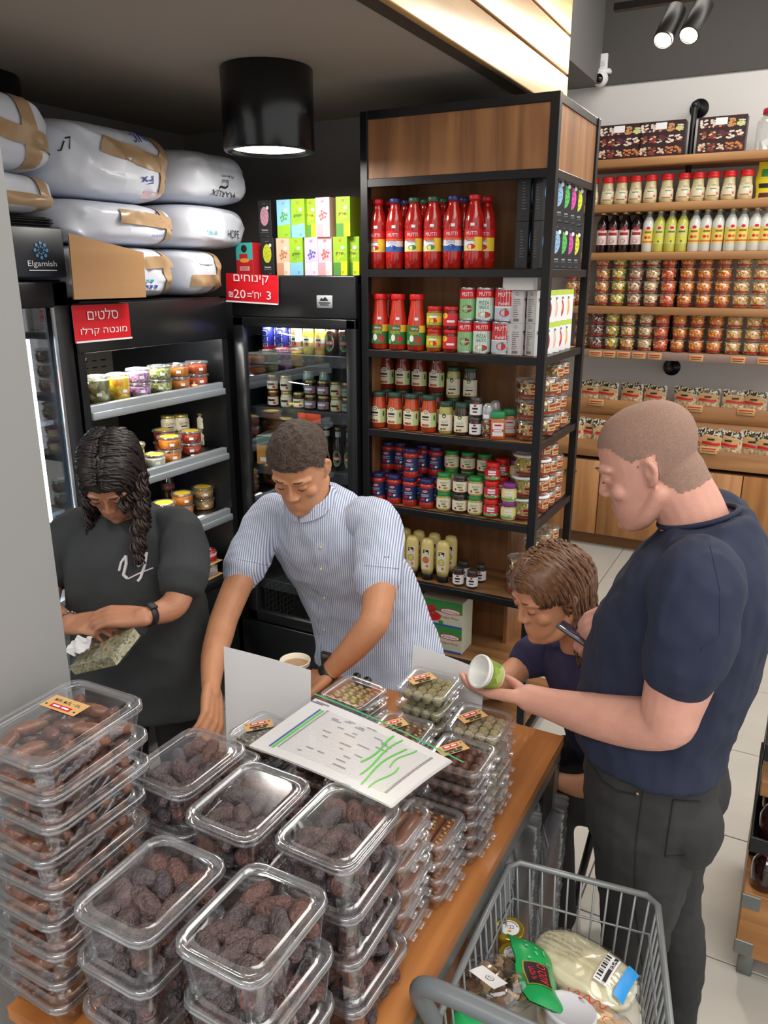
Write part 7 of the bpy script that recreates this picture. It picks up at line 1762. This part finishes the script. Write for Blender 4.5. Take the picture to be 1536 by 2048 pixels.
MB().tube([C + V3((.071 * math.cos(a), .073 * math.sin(a), .024 * math.cos(a))) for a in [2 * math.pi * i / 28 for i in range(28)]], .0055, 8, closed=True).obj('collar', M_navy, sh1)
# jeans
M_jean = mat('black_denim', (40, 40, 42), .8, var=.25, vscale=9, bump=.12, bscale=500)
t = MB()
trunk(t, [(-.170, 1.58, .75, .185, .128, R(-90), 0), (-.172, 1.58, .84, .182, .137, R(-90), 0), (-.178, 1.58, .93, .172, .138, R(-90), 0)], 28)
t.ball((-.075, 1.505, .80), .062, .085, .085, n=16, m=10).ball((-.075, 1.655, .80), .062, .085, .085, n=16, m=10)
for sgn, kx, ax, ay in ((-1, -.155, -.135, 0), (1, -.105, -.075, .02)):
    y = 1.58 + sgn * .088
    limb(t, [(-.166, y, .79, .105), (-.165 + (kx + .165) * .4, y, .68, .098), (kx - .004, y, .47, .070), (ax, y + ay, .30, .062), (ax + .015, y + ay, .11, .047)], 18)
jn = fuse(t, 'jeans', [M_jean], .006, 5, wr=folds(.006, (10, 10, 16), 8), parent=man1)
trj = bvh(jn); M_st = mat('dark_stitch', (24, 24, 26), .8)
for px in ([(1188, 1535), (1205, 1562), (1235, 1582), (1276, 1590)], [(1286, 1580), (1272, 1690), (1270, 1800), (1285, 1930)], [(1346, 1600), (1400, 1603)], [(1346, 1600), (1330, 1712)], [(1330, 1712), (1372, 1712)]): seam(trj, px, .0016, 'stitch_line', M_st, jn)
p = drape(trj, 1275, 1586, .002)
if p is not None: MB().ball(p, .004, n=8, m=5).obj('rivet', mat('brass_rivet', (170, 150, 110), .3, .8), jn)
for sgn, ax, ay in ((-1, -.135, 0), (1, -.075, .02)):
    y = 1.58 + sgn * .088 + ay; s_ = MB(); limb(s_, [(ax + .055, y, .050, .044), (ax - .03, y, .046, .044), (ax - .12, y, .036, .038), (ax - .145, y, .03, .030)], 14)
    o = fuse(s_, 'shoe', [mat('dark_shoe', (36, 36, 38), .6)], .006, 3, parent=man1)
    for v in o.data.vertices: v.co.z = max(v.co.z, .002)
# phone and tub held by him
_vd = (V3((-.372, 1.655, 1.108)) - V3((0, 0, CAM_H))).normalized(); _lg = V3((-.90, .03, .42)); _n = _lg.cross(_vd).normalized(); _n = _n if _n.z > 0 else -_n
Mp = frame((-.353, 1.648, 1.098), _lg, _n - _vd * .26)
ph = MB().rbox(-.072, .072, -.035, .035, -.004, .004, .0035, 3).obj('smartphone', mat('phone_edge', (70, 72, 78), .3, .6)); ph.matrix_world = Mp; tag(ph, 'smartphone held flat in the right hand of the navy shirt person', 'phone')
MB().rbox(-.068, .068, -.032, .032, .0038, .0046, .0003, 1).obj('screen', mat('phone_screen', (40, 36, 62), .08), ph)
Mc = frame((-.500, 1.468, 1.058), (.55, -.62, -.3), (-.72, -.30, .52))
cup = MB().lathe([(.0, 0), (.026, 0), (.028, .003), (.034, .052), (.032, .052), (.026, .004), (0, .004)], 28).obj('white_tub', mat('white_tub_plastic', (226, 226, 222), .35)); cup.matrix_world = Mc; tag(cup, 'empty white tub with green label held open over the table', 'tub')
MB().lathe([(.0342, .046), (.037, .047), (.037, .053), (.034, .0545), (.0318, .053)], 28, cap=False).obj('rim', mat('white_tub_plastic', (226, 226, 222), .35), cup)
MB().lathe([(.0290, .006), (.0332, .040)], 28, cap=False).obj('paper_label', speckle('green_tub_label', [(150, 176, 80), (176, 196, 110), (120, 150, 60)], 60, .5, .1), cup)

# ------------------------------------------------------------------ man in the striped shirt leaning on the table
SK2 = skin('tan_skin', (206, 146, 108))
b = MB()
S2 = head(b, Matrix.Translation((-1.228, 1.800, 1.385)) @ Matrix.Rotation(R(14), 4, 'Z') @ Matrix.Rotation(R(32), 4, 'X') @ Matrix.Translation((0, -.01, -.12)), 1.02)
limb(b, [(-1.225, 1.90, 1.17, .07), (-1.228, 1.875, 1.25, .060), (-1.230, 1.835, 1.31, .058), (-1.230, 1.815, 1.36, .055)], 16)
PT = R(-38)
trunk(b, [(-1.13, 2.08, .80, .150, .10, 0, 0), (-1.16, 2.065, .90, .150, .095, 0, R(10)), (-1.195, 2.005, 1.03, .160, .095, 0, R(22)), (-1.225, 1.93, 1.16, .19, .10, 0, R(28)), (-1.23, 1.885, 1.23, .12, .08, 0, R(28))])
for sgn in (-1, 1):
    x = -1.13 + sgn * .10; limb(b, [(x, 2.09, .80, .080), (x, 2.09, .62, .075), (x + sgn * .02, 2.09, .45, .055), (x + sgn * .03, 2.13, .26, .048), (x + sgn * .03, 2.16, .09, .036)], 14); limb(b, [(x + sgn * .03, 2.17, .045, .034), (x + sgn * .035, 2.05, .03, .028)], 12)
limb(b, [(-1.405, 1.885, 1.175, .054), (-1.420, 1.78, 1.055, .047), (-1.408, 1.655, .945, .042), (-1.390, 1.60, .905, .041), (-1.350, 1.52, .87, .036), (-1.290, 1.435, .842, .026), (-1.268, 1.41, .832, .024)], 16)
limb(b, [(-1.01, 1.885, 1.215, .056), (-.965, 1.80, 1.12, .050), (-.935, 1.715, 1.02, .043), (-.940, 1.69, .985, .042), (-.985, 1.672, .92, .038), (-1.045, 1.650, .848, .027), (-1.065, 1.642, .832, .025)], 16)
hand(b, frame((-1.265, 1.408, .832), (.50, -.62, -.22), (.62, .55, .62)), 1, [(.5, .5, .3), (.55, .5, .3), (.6, .5, .3), (.6, .5, .3)], thumb=(.70, .58, -.3))
hand(b, frame((-1.062, 1.640, .832), (-.25, -.93, -.22), (-.15, .1, .98)), -1, [(.18, .2, .1), (.18, .2, .1), (.2, .2, .1), (.22, .25, .1)], spread=.05)
man2 = tag(fuse(b, 'person', [SK2], .0042, 3), 'person in blue striped short sleeved shirt, leaning over the table with both arms', 'person')
hb = hairm('dark_brown_hair', (70, 54, 44)); face_parts(S2, man2, hb)
shell(man2, scalp(S2.inverted(), -.004), .007, 'hair', mat('short_brown_hair', (74, 58, 48), .6, var=.4, vscale=90, bump=1., bscale=160), man2, lambda p: .005 * noise.noise(p * 55))
def stripes(name):
    m, nt, p = _principled(name); Lk = nt.links.new
    tc = nt.nodes.new('ShaderNodeTexCoord'); sx = nt.nodes.new('ShaderNodeSeparateXYZ'); Lk(tc.outputs['Object'], sx.inputs[0])
    def mth(op, a, b_=None):
        n = nt.nodes.new('ShaderNodeMath'); n.operation = op
        for i, q in enumerate((a, b_)):
            if q is None: continue
            if isinstance(q, (int, float)): n.inputs[i].default_value = q
            else: Lk(q, n.inputs[i])
        return n.outputs[0]
    # stripes run up the body: they follow x, bent a little by y on the sleeves
    k = mth('ADD', sx.outputs[0], mth('MULTIPLY', sx.outputs[1], .35)); s_ = mth('SINE', mth('MULTIPLY', k, 2 * math.pi / .0068))
    rp = nt.nodes.new('ShaderNodeValToRGB'); rp.color_ramp.elements[0].position = .35; rp.color_ramp.elements[1].position = .62
    rp.color_ramp.elements[0].color = srgb(146, 162, 202); rp.color_ramp.elements[1].color = srgb(230, 234, 242)
    Lk(mth('ADD', mth('MULTIPLY', s_, .5), .5), rp.inputs['Fac']); Lk(rp.outputs['Color'], p.inputs['Base Color']); p.inputs['Roughness'].default_value = .85
    n2 = nt.nodes.new('ShaderNodeTexNoise'); n2.inputs['Scale'].default_value = 160; Lk(tc.outputs['Object'], n2.inputs['Vector'])
    bp = nt.nodes.new('ShaderNodeBump'); bp.inputs['Strength'].default_value = .35; bp.inputs['Distance'].default_value = .004; Lk(n2.outputs['Fac'], bp.inputs['Height']); Lk(bp.outputs['Normal'], p.inputs['Normal'])
    MATS[name] = m; return m
M_str = stripes('striped_seersucker')
t = MB()
trunk(t, [(-1.105, 2.05, .665, .228, .140, 0, R(4)), (-1.12, 2.055, .74, .216, .142, 0, R(6)), (-1.15, 2.05, .84, .200, .138, 0, R(12)), (-1.185, 2.02, .96, .204, .132, 0, R(20)), (-1.21, 1.965, 1.07, .205, .124, 0, R(26)), (-1.222, 1.92, 1.16, .200, .112, 0, R(28)), (-1.228, 1.895, 1.215, .150, .095, 0, R(30)), (-1.232, 1.872, 1.262, .082, .080, 0, R(30))], 32)
limb(t, [(-1.375, 1.90, 1.19, .062), (-1.405, 1.882, 1.172, .067), (-1.420, 1.825, 1.105, .065), (-1.425, 1.775, 1.050, .063), (-1.426, 1.765, 1.038, .063)], 20)
limb(t, [(-1.07, 1.90, 1.22, .064), (-1.018, 1.882, 1.206, .069), (-.990, 1.835, 1.155, .066), (-.970, 1.79, 1.10, .064), (-.966, 1.780, 1.086, .064)], 20)
st2 = fuse(t, 'striped_shirt', [M_str], .0055, 6, wr=folds(.010, (11, 9, 8), 5), parent=man2)
tr2 = bvh(st2)
for du in (-13, 13): seam(tr2, [(645 + du, 1075), (642 + du, 1140), (650 + du, 1200), (649 + du, 1262), (655 + du, 1320)], .0012, 'placket_edge', M_str, st2, .001)
for u, v in ((641, 1095), (642, 1138), (649, 1196), (649, 1260)):
    p = drape(tr2, u, v, .002)
    if p is not None: MB().ball(p, .0055, .0025, .0055, n=10, m=6).obj('button', mat('ivory_button', (216, 210, 170), .4), st2)
for px in ([(475, 1118), (535, 1130)], [(730, 1130), (797, 1137)]): seam(tr2, px, .001, 'hem_stitch', M_str, st2)
for k, (u, mm_) in enumerate(((770, M_red), (773, M_white), (776, navyL))):
    p = drape(tr2, u, 1114, .0015)
    if p is not None: MB().ball(p, .0016, .0015, .002, n=6, m=4).obj('flag_stitch', mm_, st2)
# shirt collar
Cc = V3((-1.231, 1.858, 1.272)); cn = V3((0, -.5, .87)).normalized(); cy_ = V3((0, .87, .5)).normalized()
MB().grid(lambda a, b_: Cc + V3((math.sin(2 * math.pi * a), 0, 0)) * (.066 + .010 * (1 - b_)) + cy_ * (math.cos(2 * math.pi * a) * (.066 + .010 * (1 - b_))) + cn * (-.012 + .034 * b_), 32, 4, 0).obj('collar_band', M_str, st2)
for sg in (-1, 1):
    MB().grid(lambda a, b_: Cc + V3((sg * math.sin(R(178) - a * 1.0), 0, 0)) * (.070 + .020 * b_) + cy_ * (math.cos(R(178) - a * 1.0) * (.070 + .020 * b_)) + cn * (.024 - .040 * b_ * (1 - .3 * a)), 8, 4, 0).obj('collar_flap', M_str, st2)
# watch, trousers, shoes
Mw = frame((-1.052, 1.647, .840), (-.55, -.25, -.6), (-.1, .2, 1))
MB().lathe([(.0275, -.011), (.0295, -.010), (.0295, .010), (.0275, .011)], 22, cap=False, M=Mw @ Matrix.Rotation(R(90), 4, 'Y')).obj('watch_strap', mat('watch_black', (34, 36, 38), .5), man2)
M_tro = mat('navy_trousers', (34, 36, 48), .85, var=.1)
t = MB(); trunk(t, [(-1.13, 2.075, .70, .165, .105, 0, 0), (-1.14, 2.07, .84, .16, .105, 0, 0)], 24)
for sgn in (-1, 1): x = -1.13 + sgn * .10; limb(t, [(x, 2.085, .76, .092), (x, 2.085, .62, .086), (x + sgn * .02, 2.09, .45, .07), (x + sgn * .03, 2.13, .26, .062), (x + sgn * .03, 2.16, .10, .055)], 16)
fuse(t, 'trousers', [M_tro], .008, 4, parent=man2)
for sgn in (-1, 1):
    x = -1.13 + sgn * .132; s_ = MB(); limb(s_, [(x, 2.19, .048, .042), (x, 2.10, .044, .042), (x, 2.01, .034, .034)], 12); o = fuse(s_, 'shoe', [mat('dark_shoe', (36, 36, 38), .6)], .006, 3, parent=man2)
    for v in o.data.vertices: v.co.z = max(v.co.z, .002)
# black strap end and phone holster hanging at the shirt front
o = MB().rbox(-.016, .016, -.006, .006, -.045, .045, .003, 2).obj('phone_case', mat('brown_case', (44, 34, 32), .5), None, at(662, 1312, 1, 1.80)); tag(o, 'dark brown phone standing on the table before the striped shirt', 'phone')
o.location = (-1.09, 1.70, TZ + .0455); MB().rbox(-.013, .013, -.0062, -.0058, .028, .04, .0001, 1).obj('camera_bump', M_steel, o)

# ------------------------------------------------------------------ young woman with curly hair, behind the grey column
SK3 = skin('olive_skin', (196, 138, 108))
b = MB(); YG = R(34)
S3 = head(b, Matrix.Translation((-1.628, 1.475, 1.385)) @ Matrix.Rotation(R(30), 4, 'Z') @ Matrix.Rotation(R(44), 4, 'X') @ Matrix.Translation((0, -.01, -.12)), .97)
limb(b, [(-1.655, 1.545, 1.20, .060), (-1.650, 1.535, 1.27, .050), (-1.642, 1.510, 1.33, .050)], 14)
trunk(b, [(-1.66, 1.57, .80, .160, .115, YG, 0), (-1.66, 1.57, .92, .140, .10, YG, 0), (-1.66, 1.565, 1.06, .150, .105, YG, 0), (-1.658, 1.56, 1.19, .15, .09, YG, 0), (-1.656, 1.555, 1.25, .08, .06, YG, 0)])
cg, sg_ = math.cos(YG), math.sin(YG)
for sn in (-1, 1):
    hx, hy_ = -1.66 + sn * .085 * cg, 1.57 + sn * .085 * sg_
    limb(b, [(hx, hy_, .80, .085), (hx, hy_, .62, .076), (hx, hy_ - .01, .44, .052), (hx, hy_, .25, .045), (hx, hy_ + .01, .08, .033)], 14); limb(b, [(hx, hy_ + .015, .04, .032), (hx + .055, hy_ - .09, .028, .026)], 12)
limb(b, [(-1.530, 1.610, 1.195, .048), (-1.465, 1.565, 1.12, .043), (-1.425, 1.480, 1.055, .038), (-1.420, 1.435, 1.040, .036), (-1.425, 1.375, 1.045, .027), (-1.432, 1.345, 1.050, .0235)], 14)
limb(b, [(-1.785, 1.48, 1.195, .048), (-1.84, 1.43, 1.10, .042), (-1.825, 1.37, 1.005, .037), (-1.775, 1.345, .99, .035), (-1.690, 1.318, .995, .027), (-1.640, 1.303, 1.002, .0235)], 14)
hand(b, frame((-1.434, 1.342, 1.051), (-.80, -.52, .06), (-.1, -.45, .88)), -1, [(.45, .7, .4), (.5, .7, .4), (.5, .75, .4), (.5, .75, .4)], thumb=(.75, .5, -.45), s=.92)
hand(b, frame((-1.636, 1.301, 1.003), (.90, -.12, .30), (-.2, -.45, .86)), 1, [(.35, .5, .3), (.38, .5, .3), (.4, .55, .3), (.45, .6, .3)], thumb=(.8, .5, -.3), s=.92)
girl = tag(fuse(b, 'person', [SK3], .0042, 3), 'person with long dark curly hair in black T-shirt, wrapping a package beside the grey column', 'person')
Mh3 = hairm('black_curly_hair', (34, 28, 27)); face_parts(S3, girl, Mh3)
def tresses(S, m_, parent, body, n, yr, drop, curl, thick, side_bias=None, seed=1, back=.0):
    """locks combed from a centre parting down both sides, then hanging"""
    q = random.Random(seed); o = MB(); sc = S.to_scale().x
    for i in range(n):
        side = q.choice((-1, 1)); y0 = q.uniform(*yr); ph = q.uniform(0, 6.28); Ln = drop(side, q, y0); pts = []; rad = []
        for k in range(8):
            a = R(4) + R(98) * k / 7; e = math.sqrt(max(.05, 1 - ((y0 - .014) / .112) ** 2)); wv = .0035 * math.sin(k * 1.7 + ph)
            pts.append(S @ V3((side * (.083 * math.sin(a) * e + wv), y0 + .018 * math.sin(a) * (1 if y0 > -.05 else .6) + .004 * math.sin(k * 1.3 + ph), .138 + .104 * math.cos(a) * e + wv * .5))); rad.append(thick * (.6 + .4 * min(1, k / 3)))
        P = pts[-1].copy(); N = max(4, int(Ln / .012))
        if Ln > .01:
            for k in range(1, N + 1):
                t_ = k / N; amp = curl * min(1, t_ * 3)
                pts.append(P + V3((amp * math.cos(k * 1.15 + ph) + side * 0 + back * t_ * .5, amp * math.sin(k * 1.15 + ph) + back * t_, -Ln * t_))); rad.append(thick * (1 - .55 * t_))
        o.tube(pts, rad, 6)
    return o.obj('hair', m_, parent)
shell(girl, scalp(S3.inverted(), -.012), .005, 'hair', Mh3, girl)
tresses(S3, Mh3, girl, girl, 130, (-.085, .10), lambda s, q, y: q.uniform(.05, .24) if (y > .0) else q.uniform(0, .05), .010, .0062, seed=2)
# thick curled lock falling over her left shoulder
q = random.Random(9); o = MB()
for i in range(34):
    ph = q.uniform(0, 6.28); rr = q.uniform(.004, .026); a0 = q.uniform(0, 6.28); pts = []
    for k in range(30):
        t_ = k / 29; c = V3((-1.560 + .03 * t_ + .006 * math.sin(t_ * 5), 1.500 - .045 * t_, 1.385 - .245 * t_))
        pts.append(c + V3(((rr * (1 - .45 * t_)) * math.cos(a0) + .006 * math.cos(k * 1.1 + ph), (rr * (1 - .45 * t_)) * math.sin(a0) + .006 * math.sin(k * 1.1 + ph), 0)))
    o.tube(pts, [.0042] * 24 + [.0038, .0034, .003, .0026, .002, .0012], 6)
o.obj('hair', mat('brown_curly_hair', (46, 34, 30), .4, var=.4, vscale=100), girl)
M_tee = mat('charcoal_jersey', (56, 60, 62), .9, var=.10, vscale=14, bump=.05, bscale=900)
t = MB()
trunk(t, [(-1.655, 1.555, .62, .215, .150, YG, R(-6)), (-1.655, 1.555, .72, .212, .150, YG, 0), (-1.655, 1.555, .86, .200, .140, YG, 0), (-1.655, 1.55, 1.00, .192, .135, YG, 0), (-1.655, 1.55, 1.12, .186, .125, YG, 0), (-1.656, 1.55, 1.20, .150, .098, YG, R(6)), (-1.656, 1.55, 1.25, .075, .065, YG, R(10))], 30)
limb(t, [(-1.565, 1.61, 1.205, .056), (-1.525, 1.605, 1.195, .063), (-1.468, 1.565, 1.14, .066), (-1.440, 1.52, 1.095, .067)], 18)
limb(t, [(-1.75, 1.49, 1.205, .056), (-1.79, 1.475, 1.19, .063), (-1.84, 1.435, 1.12, .062), (-1.85, 1.41, 1.075, .062)], 18)
tee = fuse(t, 't_shirt', [M_tee], .0055, 6, wr=folds(.012, (8, 8, 6), 11), parent=girl)
tr3 = bvh(tee); zx = lambda a, b_: (60 + a / 3.593, 830 + b_ / 3.593)
M_wp = mat('white_shirt_print', (226, 224, 228), .8)
for px, r in (([(640, 1120), (655, 1060), (690, 1010)], .0035), ([(690, 1010), (692, 1070), (672, 1150), (700, 1175)], .0045), ([(770, 975), (764, 1040), (780, 1085), (810, 1060), (838, 985)], .0042), ([(838, 985), (825, 1080), (795, 1170), (775, 1195)], .0042), ([(700, 1180), (780, 1140), (885, 1098)], .0022)):
    seam(tr3, [zx(*p) for p in px], r, 'script_print', M_wp, tee, .0008)
t = MB(); trunk(t, [(-1.66, 1.57, .70, .175, .13, YG, 0), (-1.66, 1.57, .86, .165, .12, YG, 0)], 24)
for sn in (-1, 1): hx, hy_ = -1.66 + sn * .085 * cg, 1.57 + sn * .085 * sg_; limb(t, [(hx, hy_, .78, .093), (hx, hy_, .62, .085), (hx, hy_ - .01, .44, .068), (hx, hy_, .25, .06), (hx, hy_ + .01, .09, .055)], 16)
fuse(t, 'trousers', [mat('black_trousers', (28, 28, 30), .85)], .008, 4, parent=girl)
for sn in (-1, 1):
    hx, hy_ = -1.66 + sn * .085 * cg, 1.57 + sn * .085 * sg_; s_ = MB(); limb(s_, [(hx - .01, hy_ + .03, .045, .039), (hx + .03, hy_ - .04, .042, .038), (hx + .065, hy_ - .10, .032, .031)], 12); o = fuse(s_, 'shoe', [mat('dark_shoe', (36, 36, 38), .6)], .006, 3, parent=girl)
    for v in o.data.vertices: v.co.z = max(v.co.z, .002)
Mw = frame((-1.426, 1.372, 1.0455), (-.15, -.95, .1), (.3, 0, 1))
MB().lathe([(.0265, -.010), (.0285, -.009), (.0285, .009), (.0265, .010)], 22, cap=False, M=Mw @ Matrix.Rotation(R(90), 4, 'Y')).rbox(-.012, .012, -.013, .013, .026, .033, .003, 2, M=Mw).obj('watch', mat('watch_black', (34, 36, 38), .5), girl)
Mw = frame((-1.668, 1.311, .998), (.95, -.25, .1), (0, 0, 1))
br_ = MB()
for i in range(18): a = 2 * math.pi * i / 18; br_.ball(Mw @ V3((.004 * math.sin(i * 3), .0275 * math.cos(a), .0275 * math.sin(a))), .005, n=8, m=5)
stuff(br_.obj('bracelet', mat('silver_bracelet', (150, 146, 146), .25, .8), girl))
# package and tissue in her hands
pk = MB(); 
pk.grid(lambda a, b_: V3(((a - .5) * .17, (b_ - .5) * .105, .014 + .004 * noise.noise(V3((a * 9, b_ * 7, 1))))), 24, 14, 0).grid(lambda a, b_: V3(((a - .5) * .17, (.5 - b_) * .105, -.012)), 2, 2, 0)
pk.grid(lambda a, b_: V3(((a - .5) * .17, -.0525, -.012 + .026 * b_)), 2, 1, 0).grid(lambda a, b_: V3(((.5 - a) * .17, .0525, -.012 + .026 * b_)), 2, 1, 0).grid(lambda a, b_: V3((.085, (a - .5) * .105, -.012 + .026 * b_)), 2, 1, 0).grid(lambda a, b_: V3((-.085, (.5 - a) * .105, -.012 + .026 * b_)), 2, 1, 0)
po = pk.obj('wrapped_package', speckle('green_cream_food', [(206, 200, 166), (140, 156, 106), (226, 220, 194), (186, 184, 140), (216, 210, 180)], 170, .35, .6)); tag(po, 'cream and green food packet in clear wrap, in the hands of the curly haired person', 'package')
Mpk = frame((-1.482, 1.262, .975), (.90, .0, .38), (-.30, -.35, .88)); po.matrix_world = Mpk
MB().grid(lambda a, b_: V3(((a - .5) * .19, (b_ - .5) * .125, .019 + .003 * noise.noise(V3((a * 14, b_ * 12, 5))))), 28, 16, 0).grid(lambda a, b_: V3((.085 + .03 * a, (b_ - .5) * .125, .016 - .02 * a + .0015 * math.sin(b_ * 20))), 4, 20, 0).obj('clear_wrap', clear('crinkled_film', (.96, .97, .98), .2, .10, .5), po)
o = MB().grid(lambda a, b_: V3(((a - .5) * .085, (b_ - .5) * .055, .012 * noise.noise(V3((a * 5, b_ * 4, 3))) + .010 * math.sin(a * 9) * math.cos(b_ * 7))), 22, 16, 0).obj('tissue', mat('white_tissue', (236, 236, 240), .9)); o.matrix_world = frame((-1.545, 1.236, .990), (.9, -.1, .2), (-.2, -.45, .85)); tag(o, 'crumpled white tissue lying on the packet under her fingers', 'tissue')

# ------------------------------------------------------------------ seated woman with brown hair beyond the table
SK4 = skin('warm_skin', (204, 146, 112))
b = MB()
S4 = head(b, Matrix.Translation((-.505, 1.885, 1.110)) @ Matrix.Rotation(R(-38), 4, 'Z') @ Matrix.Rotation(R(22), 4, 'X') @ Matrix.Translation((0, -.01, -.12)), 1.02)
limb(b, [(-.43, 1.97, .90, .058), (-.445, 1.945, .97, .048), (-.465, 1.92, 1.04, .048)], 14)
YW4 = R(-42)
trunk(b, [(-.30, 2.08, .46, .165, .12, YW4, 0), (-.32, 2.07, .58, .145, .105, YW4, R(4)), (-.36, 2.04, .72, .15, .105, YW4, R(10)), (-.41, 1.99, .86, .155, .09, YW4, R(14)), (-.43, 1.97, .92, .08, .06, YW4, R(14))])
c4, s4 = math.cos(YW4), math.sin(YW4)
for sn in (-1, 1):
    hx, hy_ = -.31 + sn * .085 * c4, 2.07 + sn * .085 * s4; kx, ky = hx - .19, hy_ - .21
    if sn == 1: kx, ky = hx - .20, hy_ - .17
    limb(b, [(hx, hy_, .47, .085), ((hx + kx) / 2, (hy_ + ky) / 2, .50, .078), (kx, ky, .50, .058), (kx + .01, ky + .01, .28, .050), (kx + .03, ky + .03, .08, .035)], 14); limb(b, [(kx + .03, ky + .03, .04, .032), (kx - .04, ky - .07, .028, .026)], 12)
limb(b, [(-.54, 2.07 - .01, .875, .046), (-.60, 1.97, .82, .040), (-.635, 1.88, .80, .035), (-.66, 1.81, .806, .026), (-.672, 1.785, .81, .024)], 14)
limb(b, [(-.315, 1.87, .875, .048), (-.285, 1.80, .76, .042), (-.30, 1.79, .66, .037), (-.36, 1.80, .61, .032), (-.42, 1.81, .595, .024)], 14)
hand(b, frame((-.674, 1.783, .811), (-.25, -.9, -.05), (.1, 0, 1)), 1, [(.2, .3, .2), (.2, .3, .2), (.25, .3, .2), (.3, .3, .2)], s=.92)
hand(b, frame((-.425, 1.812, .595), (-.95, .1, -.12), (0, .1, 1)), -1, [(.3, .4, .2)] * 4, s=.92)
wom = tag(fuse(b, 'person', [SK4], .0042, 3), 'person with brown hair and dark blue top, sitting low beyond the table corner', 'person')
Mh4 = mat('light_brown_hair', (112, 78, 54), .4, var=.4, vscale=70); face_parts(S4, wom, hairm('brown_stubble', (96, 70, 54)))
shell(wom, scalp(S4.inverted(), -.010), .006, 'hair', Mh4, wom)
tresses(S4, Mh4, wom, wom, 120, (-.08, .10), lambda s, q, y: q.uniform(.12, .22) if y > .0 else (q.uniform(0, .05) if y > -.03 else 0), .003, .0046, seed=5, back=.02)
M_vt = mat('indigo_jersey', (50, 46, 80), .9, var=.06, vscale=20)
t = MB()
trunk(t, [(-.30, 2.08, .46, .185, .135, YW4, 0), (-.32, 2.07, .58, .172, .128, YW4, R(4)), (-.36, 2.04, .72, .172, .128, YW4, R(10)), (-.405, 1.995, .85, .170, .108, YW4, R(14)), (-.425, 1.975, .895, .130, .085, YW4, R(16)), (-.437, 1.962, .93, .070, .062, YW4, R(16))], 28)
limb(t, [(-.51, 2.05, .875, .055), (-.54, 2.05, .87, .060), (-.585, 1.995, .835, .057)], 16)
limb(t, [(-.345, 1.91, .875, .055), (-.315, 1.87, .87, .061), (-.292, 1.82, .79, .057)], 16)
fuse(t, 't_shirt', [M_vt], .006, 6, wr=folds(.008, (10, 10, 8), 21), parent=wom)
t = MB(); trunk(t, [(-.30, 2.08, .40, .18, .14, YW4, 0), (-.30, 2.08, .50, .18, .13, YW4, 0)], 24)
for sn in (-1, 1):
    hx, hy_ = -.31 + sn * .085 * c4, 2.07 + sn * .085 * s4; kx, ky = hx - .19, hy_ - .21
    if sn == 1: kx, ky = hx - .20, hy_ - .17
    limb(t, [(hx, hy_, .47, .095), ((hx + kx) / 2, (hy_ + ky) / 2, .50, .088), (kx, ky, .50, .070), (kx + .01, ky + .01, .28, .062), (kx + .03, ky + .03, .10, .055)], 16)
    s_ = MB(); limb(s_, [(kx + .035, ky + .04, .044, .038), (kx - .05, ky - .08, .032, .031)], 12); o = fuse(s_, 'shoe', [mat('dark_shoe', (36, 36, 38), .6)], .006, 3, parent=wom)
    for v in o.data.vertices: v.co.z = max(v.co.z, .002)
fuse(t, 'trousers', [mat('black_trousers', (28, 28, 30), .85)], .008, 4, parent=wom)
st = thing('stool', 'low round stool under the seated person beyond the table', 'stool', (-.27, 2.10, 0))
MB().lathe([(.16, .355), (.165, .36), (.165, .385), (.155, .392), (0, .394)], 28).obj('seat', W_st, st)
for k in range(4): a = k * math.pi / 2 + .4; MB().tube([(.10 * math.cos(a), .10 * math.sin(a), .356), (.15 * math.cos(a), .15 * math.sin(a), .002)], .012, 10).obj('leg', M_black, st)
